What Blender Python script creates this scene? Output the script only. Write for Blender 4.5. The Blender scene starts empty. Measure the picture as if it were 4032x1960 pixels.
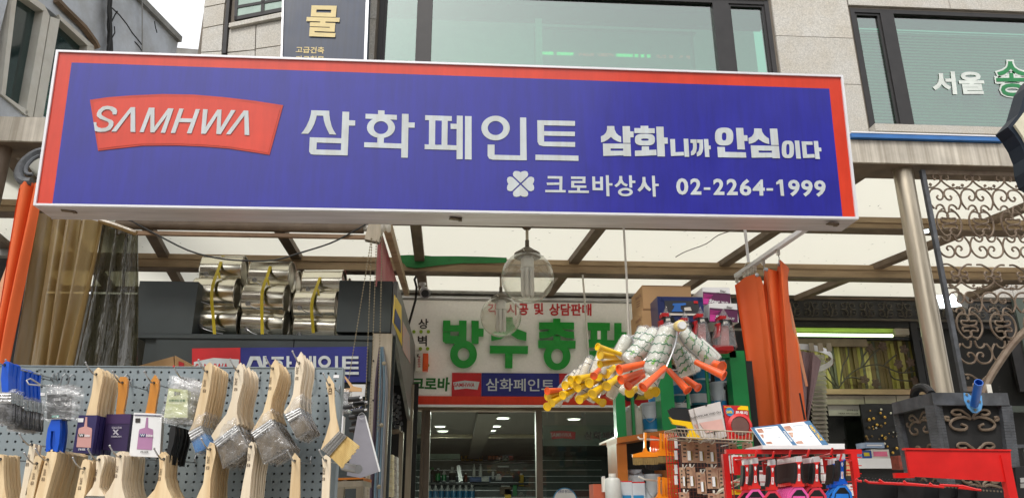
import bpy, math, random
from mathutils import Vector, Matrix
random.seed(7)
R = math.radians
sc = bpy.context.scene
COL = sc.collection
# ---------------------------------------------------------------- camera
FOC, CW, CH = 3000.0, 4032.0, 1960.0
CAM = Vector((0, 0, 1.6))
_p, _y, _a = R(18.5), R(3.9), 0.0044
fw = Vector((math.sin(_y)*math.cos(_p), math.cos(_y)*math.cos(_p), math.sin(_p)))
r0 = Vector((math.cos(_y), -math.sin(_y), 0)); u0 = r0.cross(fw)
ri = r0*math.cos(_a) - u0*math.sin(_a); up = u0*math.cos(_a) + r0*math.sin(_a)
cd = bpy.data.cameras.new('camera'); cam = bpy.data.objects.new('camera', cd); COL.objects.link(cam)
cam.matrix_world = Matrix.Translation(CAM) @ Matrix((ri, up, -fw)).transposed().to_4x4()
cd.sensor_width = 36; cd.lens = 36*FOC/CW; cd.clip_start = 0.05; cd.clip_end = 2000
sc.camera = cam
# ---------------------------------------------------------------- light
w = bpy.data.worlds.new('World'); sc.world = w; w.use_nodes = True
nt = w.node_tree; nt.nodes.clear()
o_ = nt.nodes.new('ShaderNodeOutputWorld'); bg = nt.nodes.new('ShaderNodeBackground')
sky = nt.nodes.new('ShaderNodeTexSky'); sky.sky_type = 'NISHITA'; sky.sun_disc = False
SUN_EL, SUN_AZ = 48, 205
sky.sun_elevation = R(SUN_EL); sky.sun_rotation = R(SUN_AZ); sky.dust_density = 6; sky.air_density = 1.2
hs = nt.nodes.new('ShaderNodeHueSaturation'); hs.inputs['Saturation'].default_value = 0.22; hs.inputs['Value'].default_value = 1.0
mx = nt.nodes.new('ShaderNodeMix'); mx.data_type = 'RGBA'; mx.inputs[0].default_value = 0.6
mx.inputs[7].default_value = (11, 11.1, 11.3, 1)           # even cloud layer over the sky
nt.links.new(sky.outputs[0], hs.inputs['Color']); nt.links.new(hs.outputs[0], mx.inputs[6])
nt.links.new(mx.outputs[2], bg.inputs[0]); bg.inputs[1].default_value = 0.12
nt.links.new(bg.outputs[0], o_.inputs[0])
sd = bpy.data.lights.new('sun', 'SUN'); sun = bpy.data.objects.new('sun', sd); COL.objects.link(sun)
sd.energy = 1.4; sd.angle = R(14); sd.color = (1, .96, .9)
_az = R(SUN_AZ)
sdir = Vector((math.sin(_az)*math.cos(R(SUN_EL)), math.cos(_az)*math.cos(R(SUN_EL)), math.sin(R(SUN_EL))))
sun.rotation_euler = sdir.to_track_quat('Z', 'Y').to_euler()
sc.view_settings.view_transform = 'Standard'; sc.view_settings.look = 'None'
sc.view_settings.exposure = 0.38; sc.view_settings.gamma = 1
sc.render.engine = 'CYCLES'
cy = sc.cycles; cy.max_bounces = 10; cy.transparent_max_bounces = 24; cy.transmission_bounces = 8
cy.diffuse_bounces = 4; cy.glossy_bounces = 4; cy.caustics_reflective = False; cy.caustics_refractive = False
cy.sample_clamp_indirect = 6
# ---------------------------------------------------------------- placing helpers
def ray(px, py): return fw + ri*((px-CW/2)/FOC) - up*((py-CH/2)/FOC)
def P(px, py, Y):
    d = ray(px, py); return CAM + d*(Y/d.y)
def PZ(px, py, z):
    d = ray(px, py); return CAM + d*((z-CAM.z)/d.z)
def PL(px, py, p0, n):
    d = ray(px, py); return CAM + d*((p0-CAM).dot(n)/d.dot(n))
# ---------------------------------------------------------------- materials
def lin(c):
    return tuple(((v/255/12.92) if v <= 10 else ((v/255+.055)/1.055)**2.4) for v in c) + (1,)
MATS = {}
def mat(name, c, rough=.55, metal=0, var=.12, scale=6, stretch=(1, 1, 1), bump=0, coat=0, rnd=.0, dirt=0, c2=None, spec=.5,
        emit=0, streak=0, detail=5):
    if name in MATS: return MATS[name]
    m = bpy.data.materials.new(name); MATS[name] = m; m.use_nodes = True
    t = m.node_tree; N = t.nodes; L = t.links; b = N['Principled BSDF']
    b.inputs['Roughness'].default_value = rough; b.inputs['Metallic'].default_value = metal
    b.inputs['Specular IOR Level'].default_value = spec; b.inputs['Coat Weight'].default_value = coat
    b.inputs['Coat Roughness'].default_value = .12
    if emit:
        b.inputs['Emission Color'].default_value = lin(c); b.inputs['Emission Strength'].default_value = emit
    tc = N.new('ShaderNodeTexCoord'); mp = N.new('ShaderNodeMapping'); mp.inputs['Scale'].default_value = stretch
    L.new(tc.outputs['Object'], mp.inputs[0])
    oi = N.new('ShaderNodeObjectInfo')
    ad = N.new('ShaderNodeVectorMath'); ad.operation = 'ADD'; mu = N.new('ShaderNodeVectorMath'); mu.operation = 'SCALE'
    cb = N.new('ShaderNodeCombineXYZ')
    for i in range(3): L.new(oi.outputs['Random'], cb.inputs[i])
    L.new(cb.outputs[0], mu.inputs[0]); mu.inputs['Scale'].default_value = 37
    L.new(mp.outputs[0], ad.inputs[0]); L.new(mu.outputs[0], ad.inputs[1])
    no = N.new('ShaderNodeTexNoise'); no.inputs['Scale'].default_value = scale; no.inputs['Detail'].default_value = detail
    no.inputs['Roughness'].default_value = .6
    L.new(ad.outputs[0], no.inputs['Vector'])
    cr = N.new('ShaderNodeValToRGB'); L.new(no.outputs[0], cr.inputs[0])
    c0 = lin(c); ca = lin(c2) if c2 else tuple(v*(1-var*1.6) for v in c0[:3])+(1,)
    cbm = c0 if c2 else tuple(min(1, v*(1+var*.8)) for v in c0[:3])+(1,)
    cr.color_ramp.elements[0].position = .3; cr.color_ramp.elements[0].color = ca
    cr.color_ramp.elements[1].position = .7; cr.color_ramp.elements[1].color = cbm
    out = cr.outputs[0]
    if dirt or streak:
        n2 = N.new('ShaderNodeTexNoise'); n2.inputs['Scale'].default_value = 2.3 if dirt else 9; n2.inputs['Detail'].default_value = 8
        n2.inputs['Roughness'].default_value = .7
        if streak:
            m2 = N.new('ShaderNodeMapping'); m2.inputs['Scale'].default_value = (2.6, 2.6, .05); L.new(tc.outputs['Object'], m2.inputs[0]); L.new(m2.outputs[0], n2.inputs['Vector'])
        else: L.new(ad.outputs[0], n2.inputs['Vector'])
        r2 = N.new('ShaderNodeValToRGB'); r2.color_ramp.elements[0].position = .38; r2.color_ramp.elements[1].position = .62
        d = 1-(dirt or streak); r2.color_ramp.elements[0].color = (d, d*.96, d*.9, 1); r2.color_ramp.elements[1].color = (1, 1, 1, 1)
        L.new(n2.outputs[0], r2.inputs[0])
        mm = N.new('ShaderNodeMix'); mm.data_type = 'RGBA'; mm.blend_type = 'MULTIPLY'; mm.inputs[0].default_value = 1
        L.new(out, mm.inputs[6]); L.new(r2.outputs[0], mm.inputs[7]); out = mm.outputs[2]
    if rnd:
        h = N.new('ShaderNodeHueSaturation'); mr = N.new('ShaderNodeMapRange')
        mr.inputs[3].default_value = 1-rnd; mr.inputs[4].default_value = 1+rnd*.6
        L.new(oi.outputs['Random'], mr.inputs[0]); L.new(mr.outputs[0], h.inputs['Value']); L.new(out, h.inputs['Color']); out = h.outputs[0]
    L.new(out, b.inputs['Base Color'])
    rr = N.new('ShaderNodeMapRange'); rr.inputs[3].default_value = max(0, rough-.08); rr.inputs[4].default_value = min(1, rough+.1)
    L.new(no.outputs[0], rr.inputs[0]); L.new(rr.outputs[0], b.inputs['Roughness'])
    if bump:
        bp = N.new('ShaderNodeBump'); bp.inputs['Strength'].default_value = bump; bp.inputs['Distance'].default_value = .004
        L.new(no.outputs[0], bp.inputs['Height']); L.new(bp.outputs[0], b.inputs['Normal'])
    return m
def mix_mat(name, tint, alpha, gloss=.15, rough=.08, diff=None, transl=None, bump=0, scale=14, stretch=(1, 1, 1), var=0):
    """thin transparent sheet: see-through + diffuse + gloss"""
    if name in MATS: return MATS[name]
    m = bpy.data.materials.new(name); MATS[name] = m; m.use_nodes = True
    t = m.node_tree; N = t.nodes; L = t.links; N.clear()
    o = N.new('ShaderNodeOutputMaterial')
    tr = N.new('ShaderNodeBsdfTransparent'); tr.inputs[0].default_value = lin(tint)
    df = N.new('ShaderNodeBsdfDiffuse'); df.inputs[0].default_value = lin(diff or tint)
    base = df
    if transl:
        tl = N.new('ShaderNodeBsdfTranslucent'); tl.inputs[0].default_value = lin(transl)
        a = N.new('ShaderNodeMixShader'); a.inputs[0].default_value = .84 if alpha == 1 else .55; L.new(df.outputs[0], a.inputs[1]); L.new(tl.outputs[0], a.inputs[2]); base = a
    gl = N.new('ShaderNodeBsdfGlossy'); gl.inputs['Roughness'].default_value = rough
    m1 = N.new('ShaderNodeMixShader'); m1.inputs[0].default_value = alpha
    L.new(tr.outputs[0], m1.inputs[1]); L.new(base.outputs[0], m1.inputs[2])
    fr = N.new('ShaderNodeLayerWeight'); fr.inputs[0].default_value = .5
    pw = N.new('ShaderNodeMath'); pw.operation = 'POWER'; pw.inputs[1].default_value = 4; L.new(fr.outputs['Facing'], pw.inputs[0])
    ma = N.new('ShaderNodeMath'); ma.operation = 'MULTIPLY_ADD'; ma.inputs[1].default_value = .7 if gloss else 0; ma.inputs[2].default_value = gloss; ma.use_clamp = True; L.new(pw.outputs[0], ma.inputs[0])
    m2 = N.new('ShaderNodeMixShader'); L.new(ma.outputs[0], m2.inputs[0]); L.new(m1.outputs[0], m2.inputs[1]); L.new(gl.outputs[0], m2.inputs[2])
    L.new(m2.outputs[0], o.inputs[0])
    tc = N.new('ShaderNodeTexCoord'); mp = N.new('ShaderNodeMapping'); mp.inputs['Scale'].default_value = stretch
    no = N.new('ShaderNodeTexNoise'); no.inputs['Scale'].default_value = scale; no.inputs['Detail'].default_value = 4
    L.new(tc.outputs['Object'], mp.inputs[0]); L.new(mp.outputs[0], no.inputs['Vector'])
    if bump:
        bp = N.new('ShaderNodeBump'); bp.inputs['Strength'].default_value = bump; bp.inputs['Distance'].default_value = .02
        L.new(no.outputs[0], bp.inputs['Height'])
        for s in (gl, df): L.new(bp.outputs[0], s.inputs['Normal'])
    if var:
        mr = N.new('ShaderNodeMapRange'); mr.inputs[1].default_value = .3; mr.inputs[2].default_value = .7
        mr.inputs[3].default_value = max(0, alpha-var); mr.inputs[4].default_value = min(1, alpha+var)
        L.new(no.outputs[0], mr.inputs[0]); L.new(mr.outputs[0], m1.inputs[0])
    return m
# ---------------------------------------------------------------- mesh helpers
class M:
    def __init__(s): s.v = []; s.f = []
    def add(s, vs, fs):
        b = len(s.v); s.v += [Vector(x) for x in vs]; s.f += [[b+i for i in f] for f in fs]; return s
    def prism(s, pts, d):
        n = len(pts); pts = [Vector(p) for p in pts]; d = Vector(d)
        nr = Vector((0, 0, 0))
        for i in range(n): nr += (pts[i]-pts[0]).cross(pts[(i+1) % n]-pts[0])
        if nr.dot(d) > 0: pts = pts[::-1]
        return s.add(pts+[p+d for p in pts], [list(range(n)), list(range(2*n-1, n-1, -1))]+[[i, i+n, (i+1) % n+n, (i+1) % n] for i in range(n)])
    def quad(s, pts): return s.add(pts, [list(range(len(pts)))])
    def box(s, a, b):
        x0, x1 = sorted((a[0], b[0])); y0, y1 = sorted((a[1], b[1])); z0, z1 = sorted((a[2], b[2]))
        return s.prism([(x0, y0, z0), (x1, y0, z0), (x1, y0, z1), (x0, y0, z1)], (0, y1-y0, 0))
    def bbox(s, c, size, rot=0, tilt=0, e=0):     # box about a centre, turned about z then rolled about y
        mt = Matrix.Rotation(rot, 3, 'Z') @ Matrix.Rotation(tilt, 3, 'Y'); hx, hy, hz = size[0]/2, size[1]/2, size[2]/2
        q = [mt @ Vector(p)+Vector(c) for p in ((-hx, -hy, -hz), (hx, -hy, -hz), (hx, -hy, hz), (-hx, -hy, hz))]
        return s.prism(q, mt @ Vector((0, size[1], 0)))
    def tube(s, path, r, n=6, closed=False, r2=None):
        path = [Vector(p) for p in path]; m = len(path); rings = []; pu = None
        for i, p in enumerate(path):
            a = path[(i-1) % m] if (closed or i) else p; b = path[(i+1) % m] if (closed or i < m-1) else p
            t = (b-a).normalized() if (b-a).length > 1e-9 else Vector((0, 0, 1))
            u = pu - t*pu.dot(t) if pu is not None else t.orthogonal()
            if u.length < 1e-6: u = t.orthogonal()
            u.normalize(); pu = u; vv = t.cross(u)
            rr = r if r2 is None else r+(r2-r)*i/max(1, m-1)
            rings.append([p+(u*math.cos(2*math.pi*k/n)+vv*math.sin(2*math.pi*k/n))*rr for k in range(n)])
        vs = [x for g in rings for x in g]; fs = []
        for i in range(m if closed else m-1):
            for k in range(n):
                fs.append([i*n+k, i*n+(k+1) % n, ((i+1) % m)*n+(k+1) % n, ((i+1) % m)*n+k])
        if not closed: fs += [list(range(n))[::-1], [(m-1)*n+k for k in range(n)]]
        return s.add(vs, fs)
    def lathe(s, prof, o, ax=(0, 0, 1), n=24, cap=True):     # prof: (radius, distance along the axis)
        o = Vector(o); ax = Vector(ax).normalized(); u = ax.orthogonal().normalized(); vv = ax.cross(u); m = len(prof)
        vs = [o+ax*h+(u*math.cos(2*math.pi*k/n)+vv*math.sin(2*math.pi*k/n))*max(r, 1e-4) for r, h in prof for k in range(n)]
        fs = [[i*n+k, i*n+(k+1) % n, (i+1)*n+(k+1) % n, (i+1)*n+k] for i in range(m-1) for k in range(n)]
        if cap: fs += [list(range(n))[::-1], [(m-1)*n+k for k in range(n)]]
        return s.add(vs, fs)
    def ball(s, c, r, n=20, k=12, z0=-1, z1=1):
        a0, a1 = math.asin(z0), math.asin(z1)
        return s.lathe([(r*math.cos(a0+(a1-a0)*i/k), r*math.sin(a0+(a1-a0)*i/k)) for i in range(k+1)], c, n=n, cap=False)
    def grid(s, fn, nu, nv):
        vs = [fn(i/nu, j/nv) for j in range(nv+1) for i in range(nu+1)]
        return s.add(vs, [[j*(nu+1)+i, j*(nu+1)+i+1, (j+1)*(nu+1)+i+1, (j+1)*(nu+1)+i] for j in range(nv) for i in range(nu)])
    # pixel-derived shapes at a real depth Y
    def rb(s, x0, y0, x1, y1, Y, d=.02):
        a = (P(x0, y0, Y)+P(x0, y1, Y))/2; b = (P(x1, y0, Y)+P(x1, y1, Y))/2
        t = (P(x0, y0, Y)+P(x1, y0, Y))/2; u = (P(x0, y1, Y)+P(x1, y1, Y))/2
        return s.box((a.x, Y, u.z), (b.x, Y+d, t.z))
    def pp(s, pts, Y, d=.02): return s.prism([P(x, y, Y) for x, y in pts], (0, d, 0))
    def text(s, txt, quad, place, bold=.0):
        vs, fs = glyphs(txt, bold)
        (ax, ay), (bx, by), (cx, cy_), (dx, dy) = quad
        out = []
        for u, v in vs:        # u right, v down, both 0..1
            x = (ax*(1-u)+bx*u)*(1-v)+(dx*(1-u)+cx*u)*v; y = (ay*(1-u)+by*u)*(1-v)+(dy*(1-u)+cy_*u)*v
            out.append(place(x, y))
        return s.add(out, fs)
_gc = {}
def glyphs(txt, bold):
    k = (txt, bold)
    if k not in _gc:
        c = bpy.data.curves.new('lettering', 'FONT'); c.body = txt; c.offset = bold; c.resolution_u = 3
        o = bpy.data.objects.new('lettering', c); me = bpy.data.meshes.new_from_object(o)
        v = [tuple(x.co) for x in me.vertices]; f = [list(p.vertices) for p in me.polygons]
        x0, x1 = min(a[0] for a in v), max(a[0] for a in v); y0, y1 = min(a[1] for a in v), max(a[1] for a in v)
        _gc[k] = ([((a[0]-x0)/(x1-x0), (y1-a[1])/(y1-y0)) for a in v], f)
        bpy.data.objects.remove(o); bpy.data.curves.remove(c); bpy.data.meshes.remove(me)
    return _gc[k]
def rect(x0, y0, x1, y1): return [(x0, y0), (x1, y0), (x1, y1), (x0, y1)]
def link(name, m, ma, org, smooth=False, fix=False):
    me = bpy.data.meshes.new(name); me.from_pydata([tuple(v-org) for v in m.v], [], m.f); me.materials.append(ma)
    if smooth:
        me.polygons.foreach_set('use_smooth', [True]*len(me.polygons))
        try: me.set_sharp_from_angle(angle=R(38))
        except Exception: pass
    me.update(); o = bpy.data.objects.new(name, me); COL.objects.link(o); return o
def base_of(ms):
    vs = [v for m in ms for v in m.v]
    return Vector(((min(v.x for v in vs)+max(v.x for v in vs))/2, (min(v.y for v in vs)+max(v.y for v in vs))/2, min(v.z for v in vs)))
def tag(o, label, cat, group=None, kind=None):
    if label: o['label'] = label
    if cat: o['category'] = cat
    if group: o['group'] = group
    if kind: o['kind'] = kind
    return o
def single(name, m, ma, label, cat, group=None, smooth=False):
    org = base_of([m]); o = link(name, m, ma, org, smooth); o.location = org; return tag(o, label, cat, group)
def structure(name, m, ma):
    org = base_of([m]); o = link(name, m, ma, org); o.location = org; o['kind'] = 'structure'; return o
def flat(parts): 
    for p in parts:
        if p is None: continue
        if p[1] is not None: yield p[1]
        if len(p) > 3 and p[3]: yield from flat(p[3])
def addparts(root, parts, org=None):
    org = root.location.copy() if org is None else org
    for p in parts:
        if p is None or not p[1].v: continue
        o = link(p[0], p[1], p[2], org, smooth=(len(p) > 4 and 's' in p[4])); o.parent = root
        if len(p) > 4 and p[4] and '=' in p[4]: o['kind'] = 'stuff'
        if len(p) > 5: o['label'] = p[5]
        if len(p) > 3 and p[3]:
            for q in p[3]:
                if not q[1].v: continue
                c = link(q[0], q[1], q[2], org, smooth=(len(q) > 4 and 's' in q[4])); c.parent = o
                if len(q) > 4 and q[4] and '=' in q[4]: c['kind'] = 'stuff'
def thing(name, label, cat, parts, group=None, loc=None):
    loc = Vector(loc) if loc is not None else base_of(list(flat(parts)))
    r = bpy.data.objects.new(name, None); r.empty_display_size = .05; r.location = loc; COL.objects.link(r); tag(r, label, cat, group)
    addparts(r, parts); return r
def copy_tree(o, parent=None):
    c = o.copy(); COL.objects.link(c); c.parent = parent
    for ch in list(o.children): copy_tree(ch, c)
    return c
ORD = ['front', 'second', 'third', 'fourth', 'fifth', 'sixth', 'seventh', 'eighth', 'ninth', 'tenth', 'eleventh', 'twelfth', 'thirteenth',
       'fourteenth', 'fifteenth', 'sixteenth', 'seventeenth', 'eighteenth']
def ordl(i, what): return f'front one of {what}' if i == 0 else f'{ORD[i]} one back in {what}'
def run(path):           # smooth a polyline (Catmull-Rom)
    p = [Vector(q) if len(q) > 2 else Vector((q[0], q[1], 0)) for q in path]; out = []
    for i in range(len(p)-1):
        a, b, c, d = p[max(0, i-1)], p[i], p[i+1], p[min(len(p)-1, i+2)]
        for k in range(3):
            t = k/3; out.append(.5*((2*b)+(c-a)*t+(2*a-5*b+4*c-d)*t*t+(3*b-a-3*c+d)*t**3))
    out.append(p[-1]); return out
# ---------------------------------------------------------------- palette
m_red = mat('sign_red', (214, 56, 24), .34, coat=.35, var=.05, streak=.10)
m_blue = mat('sign_blue', (32, 32, 152), .34, coat=.45, var=.05, streak=.12)
m_letter = mat('letter_white', (200, 208, 212), .4, var=.05, streak=.10)
m_alu = mat('white_aluminium', (228, 228, 232), .35, metal=.2, var=.04)
m_under = mat('sign_underside', (206, 200, 204), .34, metal=.15, var=.12, stretch=(.4, 4, 4), dirt=.15)
m_steel = mat('brushed_stainless', (186, 176, 158), .36, metal=.75, var=.12, stretch=(1, 1, .1), scale=30, dirt=.2)
m_fascia = mat('stained_fascia', (206, 198, 184), .5, metal=.25, var=.12, streak=.42)
m_beam = mat('beam_tan', (178, 154, 122), .6, metal=.1, var=.16, stretch=(.4, 3, 3), dirt=.28)
m_dbeam = mat('beam_dark', (118, 102, 86), .6, metal=.2, var=.2, dirt=.3)
m_stone = mat('speckled_granite', (192, 189, 182), .75, var=.2, scale=70, bump=.25, dirt=.07, rnd=.05, detail=3)
m_joint = mat('mortar_joint', (110, 102, 92), .9)
m_wframe = mat('bronze_window_frame', (44, 42, 42), .45, metal=.2, var=.2)
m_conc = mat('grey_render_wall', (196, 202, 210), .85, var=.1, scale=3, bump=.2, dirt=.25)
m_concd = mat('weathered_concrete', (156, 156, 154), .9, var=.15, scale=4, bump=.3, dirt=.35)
m_pvc = mat('white_pvc', (206, 204, 196), .4, var=.06, dirt=.12)
m_cable = mat('black_cable', (22, 22, 22), .6)
m_navy = mat('navy_panel', (42, 54, 78), .45, var=.08, streak=.2)
m_gold = mat('gold_lettering', (206, 186, 130), .5)
m_dgrey = mat('dark_slate_laminate', (56, 64, 66), .5, var=.08, dirt=.1)
m_tin = mat('tinplate', (228, 223, 206), .19, metal=1, var=.04, stretch=(1, 1, .2))
m_tind = mat('tin_lid', (214, 210, 198), .32, metal=1, var=.06)
m_strap = mat('yellow_strap', (214, 190, 40), .4)
m_wire = mat('zinc_wire', (176, 176, 176), .3, metal=.9)
m_chain = mat('ball_chain', (150, 140, 118), .35, metal=.7)
m_peg = mat('grey_pegboard', (134, 146, 152), .55, var=.06, dirt=.15)
m_black = mat('black_plastic', (20, 20, 21), .45)
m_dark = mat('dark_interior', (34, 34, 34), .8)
m_wood = mat('pale_wood', (232, 210, 172), .5, c2=(208, 178, 134), scale=5, stretch=(9, 9, .7), rnd=.12, bump=.1)
m_wood2 = mat('bleached_wood', (234, 220, 196), .5, c2=(218, 198, 168), scale=5, stretch=(9, 9, .7), rnd=.08, bump=.1)
m_woodo = mat('varnished_wood', (206, 140, 58), .3, c2=(188, 118, 40), scale=5, stretch=(9, 9, .7), coat=.4)
m_fer = mat('ferrule_tin', (205, 205, 204), .25, metal=.9, var=.1, scale=20)
m_bri = mat('grey_bristle', (132, 116, 92), .8, c2=(88, 76, 60), scale=60, stretch=(1, 1, .15), rnd=.1)
m_brib = mat('beige_bristle', (226, 198, 132), .8, c2=(190, 156, 92), scale=60, stretch=(1, 1, .15))
m_brk = mat('black_bristle', (34, 33, 34), .7)
m_briblue = mat('blue_bristle', (60, 150, 214), .6, c2=(36, 116, 190), scale=60)
m_bluep = mat('blue_plastic', (14, 84, 200), .35, coat=.2, rnd=.1)
m_ink = mat('burnt_ink', (70, 44, 26), .7)
m_bag = mix_mat('clear_bag', (250, 250, 250), .14, gloss=.07, rough=.12, diff=(225, 225, 225), bump=1.0, scale=26, var=.10)
m_purple = mat('indigo_card', (44, 36, 88), .4, coat=.1, rnd=.08)
m_mauve = mat('mauve_print', (170, 122, 160), .5)
m_pinkp = mat('rosy_print', (196, 146, 140), .5)
m_white = mat('white_card', (226, 226, 226), .5, var=.04)
m_green = mat('letter_green', (10, 146, 44), .35, coat=.3, var=.06)
m_gpaint = mat('green_paint', (8, 136, 66), .4, coat=.2, var=.08, dirt=.1)
m_gdaub = mat('green_daub', (30, 120, 58), .6, var=.2)
m_board = mat('silver_board', (238, 235, 230), .5, metal=.0, var=.04, scale=40)
m_redt = mat('red_print', (190, 30, 36), .5)
m_glass = mix_mat('door_glass', (206, 214, 208), .0, gloss=.05, rough=.02)
m_glassf = mix_mat('frosted_glass', (170, 190, 178), .30, gloss=.12, rough=.15, diff=(120, 140, 130))
m_cream = mat('plastic_white', (214, 210, 200), .4, rnd=.04)
m_orange = mat('orange_plastic', (238, 92, 24), .35, coat=.2, rnd=.08)
m_yellow = mat('yellow_plastic', (236, 190, 10), .35, coat=.2, rnd=.06)
m_cloth = mat('orange_tarpaulin', (222, 98, 42), .65, var=.06, scale=3, bump=.08)
m_clothp = mat('peach_tarpaulin', (220, 166, 130), .6)
m_iron = mat('wrought_iron', (124, 110, 94), .6, metal=.35, var=.35, scale=14, c2=(92, 74, 60), bump=.4)
m_irong = mat('iron_grey_paint', (92, 95, 100), .5, metal=.3, var=.25, scale=16, dirt=.35, bump=.3)
m_rackred = mat('red_enamel', (206, 26, 24), .35, coat=.25, dirt=.08)
m_card = mat('brown_cardboard', (186, 148, 104), .8, var=.06)
m_ink2 = mat('dark_print', (54, 48, 46), .7)
m_caseb = mat('blue_case', (34, 48, 96), .35, coat=.2)
m_plum = mat('plum_print', (92, 36, 76), .45)
m_pink = mat('pink_print', (206, 60, 150), .45)
m_teal = mat('teal_print', (40, 130, 180), .4)
m_ochre = mat('ochre_laminate', (176, 104, 36), .4, coat=.15, dirt=.12)

# ================================================================= SETTING
def ground():
    m = M(); m.quad([(-400, -400, 0), (400, -400, 0), (400, 400, 0), (-400, 400, 0)])
    structure('ground', m, mat('asphalt', (104, 102, 98), .9, scale=20, dirt=.2))
    m = M(); m.box((-14, 1.2, .004), (14, 12, .14)); structure('pavement', m, mat('paving', (196, 190, 180), .85, scale=4, dirt=.2))
ground()
# unseen buildings added behind the camera; heights shaped for the sign's reflections
for i, (x, wd, h) in enumerate(((-21, 12, 6.6), (-8.4, 13, 5.4), (1.4, 6.4, 5.8), (13, 16.5, 11))):
    b = M(); b.box((x-wd/2, -22, 0), (x+wd/2, -13, h)); ws = []
    for fl in range(int(h//3.2)):
        for k in range(4):
            q = M(); q.box((x-wd/2+1+k*wd/4.2, -12.99, 1+fl*3.2), (x-wd/2+1+k*wd/4.2+1.7, -12.93, 2.6+fl*3.2)); ws.append(('window', q, m_wframe))
    thing('reflection_building', ['low grey', 'cream two storey', 'brown three storey', 'tall pale'][i]+' building added unseen across the street to shape reflections', 'building',
          [('wall', b, mat('opp%d' % i, [(150, 148, 144), (176, 166, 146), (128, 104, 84), (186, 182, 176)][i], .8, dirt=.2))]+ws)

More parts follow.
